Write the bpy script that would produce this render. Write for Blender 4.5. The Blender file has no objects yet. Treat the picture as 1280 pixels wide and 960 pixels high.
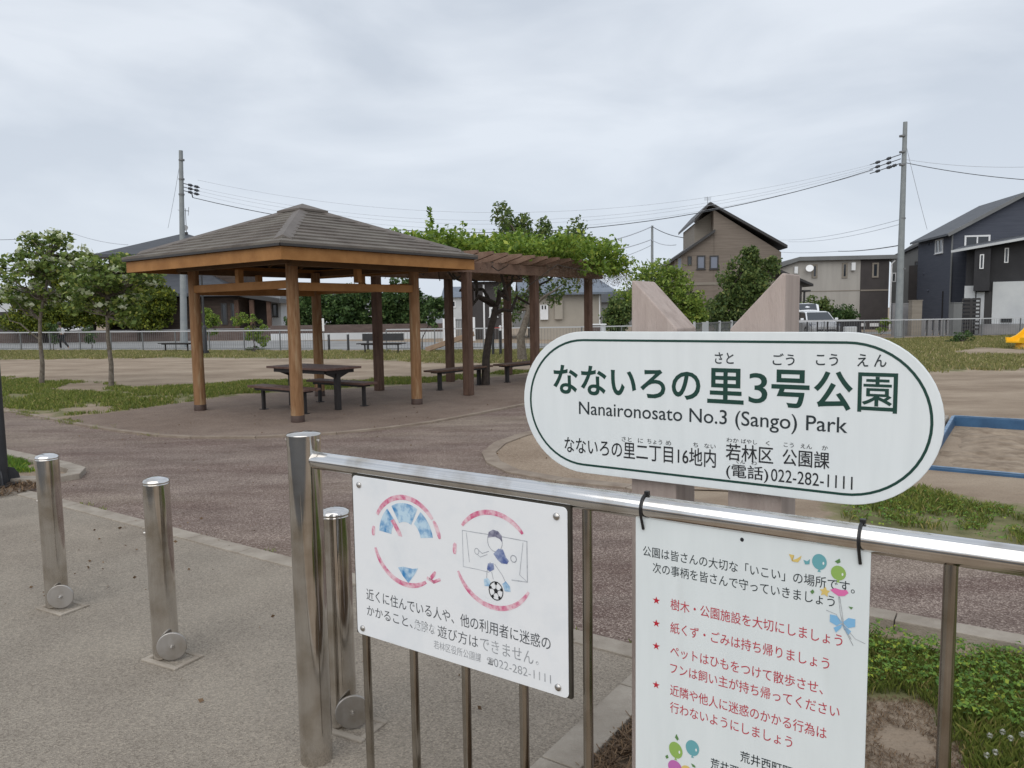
import bpy, bmesh, math, random
import numpy as np
from mathutils import Vector, Matrix, noise as mnoise

# ------------------------------------------------------------------ scene, camera, light
SC = bpy.context.scene
COL = SC.collection
R = math.radians
EYE = np.array([0.0, 0.0, 1.6])
FPX, PITCH, ROLL = 950.0, R(5.4), R(-0.86)

cam_d = bpy.data.cameras.new('camera')
cam = bpy.data.objects.new('camera', cam_d)
COL.objects.link(cam)
cam_d.sensor_fit = 'HORIZONTAL'
cam_d.sensor_width = 36.0
cam_d.lens = 36.0 * FPX / 1280.0
cam_d.clip_start = 0.05
cam_d.clip_end = 3000
CM = Matrix.Rotation(math.pi / 2 - PITCH, 4, 'X') @ Matrix.Rotation(ROLL, 4, 'Z')
cam.matrix_world = Matrix.Translation(EYE) @ CM
SC.camera = cam
CM3 = np.array(CM.to_3x3())

world = bpy.data.worlds.new('World')
SC.world = world
world.use_nodes = True
SUN_EL, SUN_AZ = R(46), R(196)          # high, behind the viewer's left shoulder
wn, wl = world.node_tree.nodes, world.node_tree.links
wn.clear()
w_out = wn.new('ShaderNodeOutputWorld')
w_bg = wn.new('ShaderNodeBackground')
w_bg.inputs['Strength'].default_value = 0.1
sky = wn.new('ShaderNodeTexSky')
sky.sky_type = 'NISHITA'
sky.sun_disc = False
sky.sun_elevation = SUN_EL
sky.sun_rotation = SUN_AZ
sky.air_density = 1.0
sky.dust_density = 3.0
w_tc = wn.new('ShaderNodeTexCoord')
w_map = wn.new('ShaderNodeMapping')
w_map.inputs['Scale'].default_value = (1.0, 1.0, 3.2)
w_n1 = wn.new('ShaderNodeTexNoise')
w_n1.inputs['Scale'].default_value = 2.5
w_n1.inputs['Detail'].default_value = 6
w_n1.inputs['Roughness'].default_value = 0.5
w_n1.inputs['Distortion'].default_value = 0.35
w_r = wn.new('ShaderNodeValToRGB')
w_r.color_ramp.elements[0].position = 0.40
w_r.color_ramp.elements[0].color = (4.85, 5.3, 5.95, 1)
w_r.color_ramp.elements[1].position = 0.62
w_r.color_ramp.elements[1].color = (6.3, 6.7, 7.25, 1)
w_sep = wn.new('ShaderNodeSeparateXYZ')
w_mr = wn.new('ShaderNodeMapRange')
w_mr.inputs['From Min'].default_value = 0.0
w_mr.inputs['From Max'].default_value = 0.28
w_mr.inputs['To Min'].default_value = 0.75
w_mr.inputs['To Max'].default_value = 0.0
w_hz = wn.new('ShaderNodeMix'); w_hz.data_type = 'RGBA'
w_hz.inputs['B'].default_value = (5.9, 6.45, 7.2, 1)
w_mx = wn.new('ShaderNodeMix'); w_mx.data_type = 'RGBA'
w_mx.inputs['Factor'].default_value = 0.92
wl.new(w_tc.outputs['Generated'], w_map.inputs['Vector'])
wl.new(w_map.outputs['Vector'], w_n1.inputs['Vector'])
wl.new(w_n1.outputs['Fac'], w_r.inputs['Fac'])
wl.new(w_tc.outputs['Generated'], w_sep.inputs['Vector'])
wl.new(w_sep.outputs['Z'], w_mr.inputs['Value'])
wl.new(w_mr.outputs['Result'], w_hz.inputs['Factor'])
wl.new(w_r.outputs['Color'], w_hz.inputs['A'])
wl.new(sky.outputs['Color'], w_mx.inputs['A'])
wl.new(w_hz.outputs['Result'], w_mx.inputs['B'])
wl.new(w_mx.outputs['Result'], w_bg.inputs['Color'])
wl.new(w_bg.outputs['Background'], w_out.inputs['Surface'])

sun_d = bpy.data.lights.new('sun', 'SUN')
sun_d.energy = 1.4
sun_d.angle = R(80)
sun_d.color = (1.0, 0.96, 0.9)
sun = bpy.data.objects.new('sun', sun_d)
COL.objects.link(sun)
_dir = Vector((math.sin(SUN_AZ) * math.cos(SUN_EL), math.cos(SUN_AZ) * math.cos(SUN_EL), math.sin(SUN_EL)))
sun.rotation_euler = _dir.to_track_quat('Z', 'Y').to_euler()

vs = SC.view_settings
vs.view_transform = 'Standard'
vs.look = 'None'
vs.exposure = 0.36
vs.gamma = 1.0
vs.use_curve_mapping = False
SC.render.engine = 'CYCLES'
SC.cycles.max_bounces = 6
SC.cycles.diffuse_bounces = 3
SC.cycles.transparent_max_bounces = 6

# ------------------------------------------------------------------ survey helpers (photo survey -> world metres)
def ray(px, py):
    v = CM3 @ np.array([(px - 640) / FPX, -(py - 480) / FPX, -1.0])
    return v / v[1]
def gp(px, py, z=0.0):                       # ground point
    r = ray(px, py); t = (z - EYE[2]) / r[2]
    p = EYE + t * r
    return np.array([p[0], p[1], z])
def at(px, py, Y):                           # point at distance Y ahead
    return EYE + Y * ray(px, py)
def onplane(px, py, p0, d):                  # hit of a vertical plane through p0 along direction d: (run, height)
    n = np.array([d[1], -d[0], 0.0]); r = ray(px, py)
    t = np.dot(np.array([p0[0], p0[1], 0]) - EYE, n) / np.dot(r, n)
    q = EYE + t * r
    return (q[0] - p0[0]) * d[0] + (q[1] - p0[1]) * d[1], q[2]

U = np.array([0.826, -0.5637, 0.0])          # along the railing, to the right
N = np.array([-0.5637, -0.826, 0.0])         # out of the railing, to the viewer
A0 = np.array([-0.665, 2.583, 0.0])
def sm(s, m, z=0.0):                         # run along the railing / distance behind it
    p = A0 + U * s - N * m
    return np.array([p[0], p[1], z])
def fr(s, z, off=0.0):
    p = A0 + U * s + N * off
    return np.array([p[0], p[1], z])
E1 = np.array([0.605, 0.796, 0.0]); E2 = np.array([-0.796, 0.605, 0.0])   # pavilion axes

# ------------------------------------------------------------------ materials
def nodes_of(name):
    m = bpy.data.materials.new(name)
    m.use_nodes = True
    nt = m.node_tree
    return m, nt, nt.nodes, nt.links, nt.nodes['Principled BSDF']

def lin(c):
    return tuple(((x / 255) / 12.92 if x / 255 <= 0.04045 else ((x / 255 + 0.055) / 1.055) ** 2.4) for x in c)

def mat(name, col, col2=None, scale=4.0, rough=0.7, metal=0.0, bump=0.0, bscale=None, detail=5, stretch=(1, 1, 1),
        lo=0.35, hi=0.65, spec=0.5, island=0.0, local=False, col3=None, scale3=0.6, lo3=0.45, hi3=0.65):
    m, nt, nn, ll, b = nodes_of(name)
    b.inputs['Roughness'].default_value = rough
    b.inputs['Metallic'].default_value = metal
    b.inputs['Specular IOR Level'].default_value = spec
    b.inputs['Base Color'].default_value = (*col, 1)
    if local:
        src = nn.new('ShaderNodeTexCoord').outputs['Object']
    else:
        src = nn.new('ShaderNodeNewGeometry').outputs['Position']
    mp = nn.new('ShaderNodeMapping'); mp.inputs['Scale'].default_value = stretch
    ll.new(src, mp.inputs['Vector'])
    out = None
    if col2 is not None:
        n = nn.new('ShaderNodeTexNoise'); n.inputs['Scale'].default_value = scale; n.inputs['Detail'].default_value = detail
        n.inputs['Roughness'].default_value = 0.62
        ll.new(mp.outputs[0], n.inputs['Vector'])
        r = nn.new('ShaderNodeValToRGB')
        r.color_ramp.elements[0].position = lo; r.color_ramp.elements[0].color = (*col, 1)
        r.color_ramp.elements[1].position = hi; r.color_ramp.elements[1].color = (*col2, 1)
        ll.new(n.outputs['Fac'], r.inputs['Fac'])
        out = r.outputs['Color']
        if col3 is not None:
            n3 = nn.new('ShaderNodeTexNoise'); n3.inputs['Scale'].default_value = scale3; n3.inputs['Detail'].default_value = 4
            ll.new(mp.outputs[0], n3.inputs['Vector'])
            mr = nn.new('ShaderNodeMapRange'); mr.inputs['From Min'].default_value = lo3; mr.inputs['From Max'].default_value = hi3
            ll.new(n3.outputs['Fac'], mr.inputs['Value'])
            mx = nn.new('ShaderNodeMix'); mx.data_type = 'RGBA'
            ll.new(mr.outputs[0], mx.inputs['Factor']); ll.new(out, mx.inputs['A']); mx.inputs['B'].default_value = (*col3, 1)
            out = mx.outputs['Result']
    if island:
        g = nn.new('ShaderNodeNewGeometry')
        mr = nn.new('ShaderNodeMapRange'); mr.inputs['To Min'].default_value = 1 - island; mr.inputs['To Max'].default_value = 1 + island
        ll.new(g.outputs['Random Per Island'], mr.inputs['Value'])
        hs = nn.new('ShaderNodeHueSaturation')
        if out is not None: ll.new(out, hs.inputs['Color'])
        else: hs.inputs['Color'].default_value = (*col, 1)
        ll.new(mr.outputs[0], hs.inputs['Value'])
        out = hs.outputs['Color']
    if out is not None:
        ll.new(out, b.inputs['Base Color'])
    if bump:
        n = nn.new('ShaderNodeTexNoise'); n.inputs['Scale'].default_value = bscale or scale * 6; n.inputs['Detail'].default_value = 4
        ll.new(mp.outputs[0], n.inputs['Vector'])
        bp = nn.new('ShaderNodeBump'); bp.inputs['Strength'].default_value = bump; bp.inputs['Distance'].default_value = 0.02
        ll.new(n.outputs['Fac'], bp.inputs['Height']); ll.new(bp.outputs['Normal'], b.inputs['Normal'])
    return m

def paving(name, c1, c2, chipl, chipd, blot=1.2, fine=140.0, stretch=(1, 1, 1), patch=None, patch_amt=0.7, chip=0.5):
    """aggregate surfacing: broad blotches, worn patches, then light and dark chips of stone"""
    m, nt, nn, ll, b = nodes_of(name)
    b.inputs['Roughness'].default_value = 0.92; b.inputs['Specular IOR Level'].default_value = 0.25
    geo = nn.new('ShaderNodeNewGeometry')
    mp = nn.new('ShaderNodeMapping'); mp.inputs['Scale'].default_value = stretch
    mp.inputs['Rotation'].default_value = (0, 0, R(34))
    ll.new(geo.outputs['Position'], mp.inputs['Vector'])
    n1 = nn.new('ShaderNodeTexNoise'); n1.inputs['Scale'].default_value = blot; n1.inputs['Detail'].default_value = 8; n1.inputs['Roughness'].default_value = 0.65
    ll.new(mp.outputs[0], n1.inputs['Vector'])
    r1 = nn.new('ShaderNodeValToRGB')
    r1.color_ramp.elements[0].position = 0.33; r1.color_ramp.elements[0].color = (*c1, 1)
    r1.color_ramp.elements[1].position = 0.67; r1.color_ramp.elements[1].color = (*c2, 1)
    ll.new(n1.outputs['Fac'], r1.inputs['Fac'])
    out = r1.outputs['Color']
    if patch is not None:
        n4 = nn.new('ShaderNodeTexNoise'); n4.inputs['Scale'].default_value = blot * 0.45; n4.inputs['Detail'].default_value = 5
        n4.inputs['Distortion'].default_value = 0.6
        ll.new(mp.outputs[0], n4.inputs['Vector'])
        mr = nn.new('ShaderNodeMapRange'); mr.inputs['From Min'].default_value = 0.44; mr.inputs['From Max'].default_value = 0.6; mr.inputs['To Max'].default_value = patch_amt
        ll.new(n4.outputs['Fac'], mr.inputs['Value'])
        mx = nn.new('ShaderNodeMix'); mx.data_type = 'RGBA'; mx.inputs['B'].default_value = (*patch, 1)
        ll.new(mr.outputs[0], mx.inputs['Factor']); ll.new(out, mx.inputs['A']); out = mx.outputs['Result']
    n2 = nn.new('ShaderNodeTexVoronoi'); n2.inputs['Scale'].default_value = fine
    ll.new(geo.outputs['Position'], n2.inputs['Vector'])
    sp = nn.new('ShaderNodeSeparateColor'); ll.new(n2.outputs['Color'], sp.inputs['Color'])
    n5 = nn.new('ShaderNodeTexNoise'); n5.inputs['Scale'].default_value = 2.3; n5.inputs['Detail'].default_value = 5; ll.new(mp.outputs[0], n5.inputs['Vector'])
    ad = nn.new('ShaderNodeMath'); ad.operation = 'MULTIPLY_ADD'; ll.new(n5.outputs['Fac'], ad.inputs[0]); ad.inputs[1].default_value = 0.9; ad.inputs[2].default_value = -0.45
    av = nn.new('ShaderNodeMath'); av.operation = 'ADD'; ll.new(sp.outputs['Red'], av.inputs[0]); ll.new(ad.outputs[0], av.inputs[1])
    for (a, z, c) in ((0.62, 0.95, chipl), (0.36, 0.06, chipd)):
        mr = nn.new('ShaderNodeMapRange'); mr.inputs['From Min'].default_value = a; mr.inputs['From Max'].default_value = z; mr.inputs['To Max'].default_value = chip
        ll.new(av.outputs[0], mr.inputs['Value'])
        mx = nn.new('ShaderNodeMix'); mx.data_type = 'RGBA'; mx.inputs['B'].default_value = (*c, 1)
        ll.new(mr.outputs[0], mx.inputs['Factor']); ll.new(out, mx.inputs['A']); out = mx.outputs['Result']
    ll.new(out, b.inputs['Base Color'])
    bp = nn.new('ShaderNodeBump'); bp.inputs['Strength'].default_value = 0.55; bp.inputs['Distance'].default_value = 0.006
    ll.new(n2.outputs['Distance'], bp.inputs['Height']); ll.new(bp.outputs['Normal'], b.inputs['Normal'])
    return m

def leafmat(name, c1, c2, trans=0.3, tip=None):
    m, nt, nn, ll, b = nodes_of(name)
    g = nn.new('ShaderNodeNewGeometry')
    r = nn.new('ShaderNodeValToRGB')
    r.color_ramp.elements[0].color = (*c1, 1); r.color_ramp.elements[1].color = (*c2, 1)
    if tip:
        e = r.color_ramp.elements.new(0.86); e.color = (*c2, 1)
        r.color_ramp.elements[2].color = (*tip, 1)
    ll.new(g.outputs['Random Per Island'], r.inputs['Fac'])
    ll.new(r.outputs['Color'], b.inputs['Base Color'])
    b.inputs['Roughness'].default_value = 0.55; b.inputs['Specular IOR Level'].default_value = 0.3
    t = nn.new('ShaderNodeBsdfTranslucent'); ll.new(r.outputs['Color'], t.inputs['Color'])
    mx = nn.new('ShaderNodeMixShader'); mx.inputs[0].default_value = trans
    ll.new(b.outputs[0], mx.inputs[1]); ll.new(t.outputs[0], mx.inputs[2])
    ll.new(mx.outputs[0], nn['Material Output'].inputs['Surface'])
    return m

def steel(name, col, rough, aniso=0.0, smudge=0.12, stretch=(40, 40, 2)):
    m, nt, nn, ll, b = nodes_of(name)
    b.inputs['Metallic'].default_value = 1.0
    b.inputs['Base Color'].default_value = (*col, 1)
    g = nn.new('ShaderNodeNewGeometry')
    mp = nn.new('ShaderNodeMapping'); mp.inputs['Scale'].default_value = stretch
    ll.new(g.outputs['Position'], mp.inputs['Vector'])
    n = nn.new('ShaderNodeTexNoise'); n.inputs['Scale'].default_value = 1.0; n.inputs['Detail'].default_value = 6
    ll.new(mp.outputs[0], n.inputs['Vector'])
    mr = nn.new('ShaderNodeMapRange'); mr.inputs['From Min'].default_value = 0.3; mr.inputs['From Max'].default_value = 0.7
    mr.inputs['To Min'].default_value = rough - smudge * 0.5; mr.inputs['To Max'].default_value = rough + smudge
    ll.new(n.outputs['Fac'], mr.inputs['Value']); ll.new(mr.outputs[0], b.inputs['Roughness'])
    n2 = nn.new('ShaderNodeTexNoise'); n2.inputs['Scale'].default_value = 9; n2.inputs['Detail'].default_value = 7
    ll.new(g.outputs['Position'], n2.inputs['Vector'])
    r = nn.new('ShaderNodeValToRGB')
    r.color_ramp.elements[0].position = 0.3; r.color_ramp.elements[0].color = (col[0] * .72, col[1] * .68, col[2] * .62, 1)
    r.color_ramp.elements[1].position = 0.55; r.color_ramp.elements[1].color = (*col, 1)
    ll.new(n2.outputs['Fac'], r.inputs['Fac']); ll.new(r.outputs['Color'], b.inputs['Base Color'])
    return m

M = {}
M['steel'] = steel('stainless_steel', (0.66, 0.64, 0.615), 0.10, smudge=0.05)
M['steel_rail'] = steel('stainless_rail', (0.74, 0.73, 0.72), 0.085, smudge=0.06, stretch=(6, 6, 40))
M['steel_bar'] = steel('baluster_steel', (0.42, 0.395, 0.36), 0.14, smudge=0.08)
M['steel_disc'] = steel('dull_steel', (0.45, 0.43, 0.41), 0.5)
M['steel_bolt'] = steel('bolt_steel', (0.55, 0.54, 0.53), 0.3)
M['entry'] = paving('entry_paving', (0.220, 0.190, 0.155), (0.290, 0.253, 0.210), (0.44, 0.385, 0.31), (0.095, 0.075, 0.057), 1.0, 170, patch=(0.255, 0.227, 0.190), chip=0.45)
M['path'] = paving('red_path_asphalt', (0.118, 0.074, 0.063), (0.188, 0.150, 0.128), (0.46, 0.385, 0.33), (0.058, 0.034, 0.029), 0.75, 140, stretch=(0.5, 1.5, 1), patch=(0.235, 0.192, 0.150), patch_amt=0.85, chip=0.62)
M['plaza'] = paving('plaza_paving', (0.165, 0.118, 0.092), (0.235, 0.182, 0.148), (0.32, 0.26, 0.21), (0.09, 0.07, 0.06), 0.5, 110, chip=0.5)
M['kerb'] = mat('kerb_concrete', (0.25, 0.215, 0.175), (0.36, 0.32, 0.27), 5, 0.9, bump=0.4, bscale=120)
M['kerb_brown'] = mat('kerb_brown_concrete', (0.20, 0.155, 0.12), (0.29, 0.24, 0.19), 4, 0.9, bump=0.4, bscale=90)
M['asphalt'] = mat('street_asphalt', (0.045, 0.045, 0.047), (0.07, 0.07, 0.07), 3, 0.9)
M['road'] = mat('road_asphalt', (0.20, 0.20, 0.20), (0.27, 0.27, 0.265), 0.6, 0.92)
M['dirtpad'] = paving('playground_dirt', (0.225, 0.168, 0.120), (0.33, 0.262, 0.196), (0.42, 0.35, 0.28), (0.13, 0.095, 0.07), 0.8, 70, chip=0.35)
M['sand'] = mat('box_sand', (0.17, 0.125, 0.085), (0.31, 0.245, 0.18), 5, 0.95, bump=0.9, bscale=7)
M['wood_fresh'] = mat('honey_stained_wood', (0.27, 0.122, 0.034), (0.36, 0.175, 0.056), 3, 0.6, bump=0.15, bscale=30, stretch=(1, 1, 1), spec=0.3)
M['wood_post'] = mat('weathered_post_wood', (0.195, 0.100, 0.045), (0.285, 0.162, 0.082), 9, 0.75, bump=0.35, bscale=60, stretch=(3, 3, 0.35), spec=0.25, col3=(0.33, 0.225, 0.13), scale3=6, lo3=0.52, hi3=0.7)
M['wood_dark'] = mat('pergola_wood', (0.080, 0.047, 0.034), (0.132, 0.080, 0.058), 6, 0.75, bump=0.3, bscale=50, stretch=(2, 2, 0.4), spec=0.25)
M['wood_beam'] = mat('pergola_beam_wood', (0.165, 0.102, 0.074), (0.225, 0.148, 0.110), 4, 0.75, bump=0.3, bscale=40, spec=0.25)
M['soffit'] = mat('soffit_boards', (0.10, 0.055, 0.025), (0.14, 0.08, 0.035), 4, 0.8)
M['bench_wood'] = mat('brown_bench_boards', (0.10, 0.052, 0.040), (0.150, 0.085, 0.066), 8, 0.65, bump=0.2, bscale=50)
M['iron'] = mat('black_brown_iron', (0.012, 0.010, 0.010), (0.022, 0.018, 0.017), 9, 0.6)
M['shingle'] = mat('grey_brown_shingles', (0.092, 0.078, 0.066), (0.145, 0.125, 0.108), 3.0, 0.85, bump=0.3, bscale=90, col3=(0.16, 0.145, 0.125), scale3=1.2)
M['shingle_dark'] = mat('ridge_metal', (0.105, 0.088, 0.075), (0.135, 0.115, 0.10), 3, 0.6)
M['roof_edge'] = mat('dark_drip_edge', (0.03, 0.027, 0.025), None, rough=0.5)
M['shoe'] = mat('brown_post_shoe', (0.045, 0.025, 0.018), (0.07, 0.04, 0.03), 20, 0.6)
M['signwhite'] = mat('white_enamel', (0.70, 0.74, 0.75), (0.74, 0.78, 0.79), 2.5, 0.30, spec=0.45, stretch=(9, 9, 1), col3=(0.66, 0.69, 0.69), scale3=3.2, lo3=0.66, hi3=1.05)
M['plate'] = mat('weathered_white_plate', (0.76, 0.78, 0.80), (0.70, 0.73, 0.76), 7, 0.42, lo=0.5, hi=0.72, spec=0.4, col3=(0.58, 0.60, 0.60), scale3=5, lo3=0.66, hi3=0.8)
M['notice'] = mat('pale_notice_board', (0.66, 0.71, 0.72), (0.70, 0.75, 0.76), 2.0, 0.32, spec=0.45, stretch=(7, 7, 1.2), col3=(0.62, 0.66, 0.66), scale3=3, lo3=0.64, hi3=1.0)
M['green_ink'] = mat('dark_green_ink', (0.003, 0.042, 0.030), None, rough=0.45)
M['slate_ink'] = mat('slate_ink', (0.014, 0.024, 0.029), None, rough=0.5)
M['black_ink'] = mat('black_ink', (0.012, 0.014, 0.017), None, rough=0.5)
M['red_ink'] = mat('red_ink', (0.42, 0.022, 0.045), (0.50, 0.06, 0.08), 60, 0.5)
M['star_ink'] = mat('star_red_ink', (0.46, 0.012, 0.03), None, rough=0.5)
M['faded_black'] = mat('faded_black_ink', (0.05, 0.055, 0.065), (0.10, 0.11, 0.12), 90, 0.5)
M['faded_grey'] = mat('peeling_grey_ink', (0.10, 0.11, 0.125), (0.66, 0.69, 0.71), 55, 0.5, lo=0.45, hi=0.62)
M['grey_ink'] = mat('thin_grey_ink', (0.20, 0.21, 0.23), (0.45, 0.47, 0.49), 70, 0.5)
M['pink_ink'] = mat('faded_pink_ink', (0.58, 0.12, 0.24), (0.74, 0.55, 0.60), 38, 0.5, lo=0.38, hi=0.60)
M['blue_ink'] = mat('faded_blue_ink', (0.04, 0.22, 0.48), (0.48, 0.64, 0.76), 26, 0.5, lo=0.36, hi=0.58)
M['navy_ink'] = mat('faded_navy_ink', (0.07, 0.11, 0.30), (0.30, 0.35, 0.50), 40, 0.5, lo=0.36, hi=0.60)
M['hair_ink'] = mat('faded_hair_ink', (0.10, 0.10, 0.17), (0.32, 0.32, 0.40), 60, 0.5, lo=0.36, hi=0.6)
M['line_ink'] = mat('pencil_grey_line', (0.30, 0.32, 0.36), (0.5, 0.52, 0.55), 60, 0.5)
M['pink_stone'] = mat('pink_cast_stone', (0.43, 0.358, 0.325), (0.485, 0.410, 0.372), 5, 0.9, bump=0.4, bscale=60, stretch=(9, 9, 0.6), spec=0.2, col3=(0.36, 0.295, 0.265), scale3=2.2, lo3=0.52, hi3=0.75)
M['plastic_black'] = mat('black_nylon', (0.012, 0.012, 0.013), None, rough=0.4)
M['frame_brown'] = mat('bronze_frame', (0.075, 0.070, 0.058), (0.10, 0.092, 0.078), 12, 0.4, metal=0.7)
M['lamp_black'] = mat('charcoal_lamp_paint', (0.020, 0.021, 0.024), (0.028, 0.029, 0.032), 9, 0.5)
M['fence_grey'] = mat('grey_fence_metal', (0.17, 0.175, 0.18), None, rough=0.5, metal=0.3)
M['fence_white'] = mat('pale_rail_paint', (0.46, 0.47, 0.49), None, rough=0.5)
M['pole'] = mat('concrete_pole', (0.215, 0.235, 0.245), (0.265, 0.285, 0.290), 3, 0.85)
M['cable'] = mat('black_cable', (0.045, 0.05, 0.06), None, rough=0.6)
M['cable_thin'] = mat('grey_wire', (0.42, 0.45, 0.50), None, rough=0.6)
M['bark'] = mat('grey_bark', (0.10, 0.08, 0.062), (0.19, 0.165, 0.135), 14, 0.9, bump=0.5, bscale=40)
M['bark_dark'] = mat('dark_bark', (0.028, 0.021, 0.017), (0.055, 0.042, 0.034), 14, 0.9, bump=0.5, bscale=40)
M['yellow'] = mat('yellow_plastic', (0.80, 0.42, 0.010), (0.85, 0.47, 0.015), 2, 0.35)
M['blue_paint'] = mat('blue_sandbox_paint', (0.022, 0.075, 0.16), (0.035, 0.105, 0.21), 5, 0.55)
M['blue_top'] = mat('worn_blue_edge', (0.10, 0.18, 0.29), (0.22, 0.31, 0.42), 8, 0.6)
M['white_paint'] = mat('white_paint', (0.74, 0.75, 0.76), (0.68, 0.69, 0.70), 2, 0.5)
M['carpaint'] = mat('white_car_paint', (0.70, 0.72, 0.75), None, rough=0.22, spec=0.6)
M['glass'] = mat('dark_window_glass', (0.028, 0.034, 0.042), None, rough=0.08, spec=0.7)
M['glass_pale'] = mat('curtained_glass', (0.16, 0.18, 0.23), None, rough=0.12, spec=0.7)
M['rubber'] = mat('black_rubber', (0.015, 0.015, 0.016), None, rough=0.8)
M['skin'] = mat('skin', (0.36, 0.21, 0.15), None, rough=0.6)
M['cloth_white'] = mat('white_cloth', (0.66, 0.66, 0.66), None, rough=0.9)
M['cloth_black'] = mat('black_cloth', (0.012, 0.012, 0.015), None, rough=0.9)
M['hair'] = mat('dark_hair', (0.012, 0.010, 0.009), None, rough=0.6)
M['brick_brown'] = mat('brown_tile_wall', (0.060, 0.042, 0.034), (0.105, 0.076, 0.060), 1.6, 0.85, stretch=(1, 1, 9), col3=(0.05, 0.036, 0.03), scale3=0.8)
M['tile_roof'] = mat('slate_roof', (0.042, 0.047, 0.056), (0.066, 0.071, 0.082), 1.2, 0.55, stretch=(1, 1, 7))
M['blue_roof'] = mat('blue_grey_roof', (0.10, 0.125, 0.165), (0.15, 0.175, 0.215), 2, 0.5)
M['brown_siding'] = mat('brown_siding', (0.158, 0.130, 0.106), (0.208, 0.174, 0.145), 1.2, 0.85, stretch=(0.6, 0.6, 12))
M['tan_siding'] = mat('tan_siding', (0.21, 0.185, 0.155), (0.25, 0.225, 0.19), 1.2, 0.85, stretch=(0.6, 0.6, 9))
M['trim_dark'] = mat('dark_roof_trim', (0.030, 0.029, 0.030), None, rough=0.5)
M['beige'] = mat('beige_siding', (0.34, 0.325, 0.30), (0.39, 0.372, 0.345), 0.8, 0.85, stretch=(3, 3, 0.3))
M['beige_warm'] = mat('warm_beige_wall', (0.33, 0.30, 0.255), (0.37, 0.335, 0.29), 1, 0.85)
M['umber'] = mat('umber_siding', (0.042, 0.037, 0.037), (0.058, 0.051, 0.05), 1, 0.8)
M['greyhouse'] = mat('grey_siding', (0.145, 0.150, 0.152), (0.175, 0.18, 0.182), 1, 0.85)
M['navy'] = mat('navy_siding', (0.052, 0.060, 0.082), (0.068, 0.076, 0.100), 1.5, 0.8, stretch=(0.6, 0.6, 8))
M['black_siding'] = mat('black_siding', (0.018, 0.018, 0.021), (0.027, 0.027, 0.031), 1.5, 0.75)
M['white_wall'] = mat('white_render', (0.46, 0.48, 0.50), (0.54, 0.56, 0.57), 0.9, 0.9)
M['block'] = mat('grey_block_wall', (0.19, 0.19, 0.20), (0.25, 0.25, 0.255), 1.5, 0.9)
M['brownwall'] = mat('brown_garden_wall', (0.085, 0.062, 0.056), (0.125, 0.094, 0.084), 1.3, 0.9, stretch=(1, 1, 4))
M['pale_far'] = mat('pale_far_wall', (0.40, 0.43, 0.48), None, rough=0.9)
M['tan_beam'] = mat('tan_timber', (0.24, 0.165, 0.115), (0.31, 0.22, 0.155), 5, 0.8)
M['red_paint'] = mat('red_paint', (0.36, 0.04, 0.03), None, rough=0.5)
M['leaf_dogwood'] = leafmat('dogwood_leaves', (0.070, 0.123, 0.031), (0.206, 0.272, 0.063), 0.3, tip=(0.399, 0.412, 0.122))
M['blossom'] = leafmat('cream_bracts', (0.50, 0.56, 0.34), (0.74, 0.77, 0.60), 0.3)
M['leaf_niwaki'] = leafmat('clipped_yew_leaves', (0.042, 0.069, 0.012), (0.165, 0.204, 0.025), 0.2, tip=(0.330, 0.329, 0.031))
M['leaf_dark'] = leafmat('evergreen_leaves', (0.025, 0.056, 0.017), (0.081, 0.143, 0.040), 0.25, tip=(0.171, 0.232, 0.078))
M['leaf_bright'] = leafmat('fresh_leaves', (0.094, 0.163, 0.029), (0.234, 0.317, 0.057), 0.35, tip=(0.374, 0.423, 0.082))
M['leaf_wisteria'] = leafmat('wisteria_leaves', (0.086, 0.161, 0.024), (0.245, 0.350, 0.051), 0.35, tip=(0.431, 0.477, 0.086))
M['raceme'] = leafmat('spent_racemes', (0.13, 0.10, 0.075), (0.24, 0.185, 0.145), 0.2)
M['leaf_house'] = leafmat('garden_tree_leaves', (0.047, 0.089, 0.028), (0.147, 0.201, 0.055), 0.3, tip=(0.256, 0.273, 0.086))
M['grass'] = leafmat('grass_blades', (0.089, 0.132, 0.028), (0.235, 0.271, 0.057), 0.3, tip=(0.449, 0.347, 0.152))
M['grass_far'] = leafmat('far_grass_blades', (0.148, 0.163, 0.057), (0.308, 0.288, 0.108), 0.3, tip=(0.540, 0.409, 0.259))
M['clover'] = leafmat('clover_leaves', (0.070, 0.155, 0.028), (0.186, 0.310, 0.046), 0.3, tip=(0.372, 0.419, 0.046))
M['straw'] = leafmat('dry_straw', (0.085, 0.050, 0.026), (0.23, 0.15, 0.085), 0.2)
M['flower_white'] = leafmat('clover_heads', (0.55, 0.55, 0.50), (0.72, 0.72, 0.66), 0.2)

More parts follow.
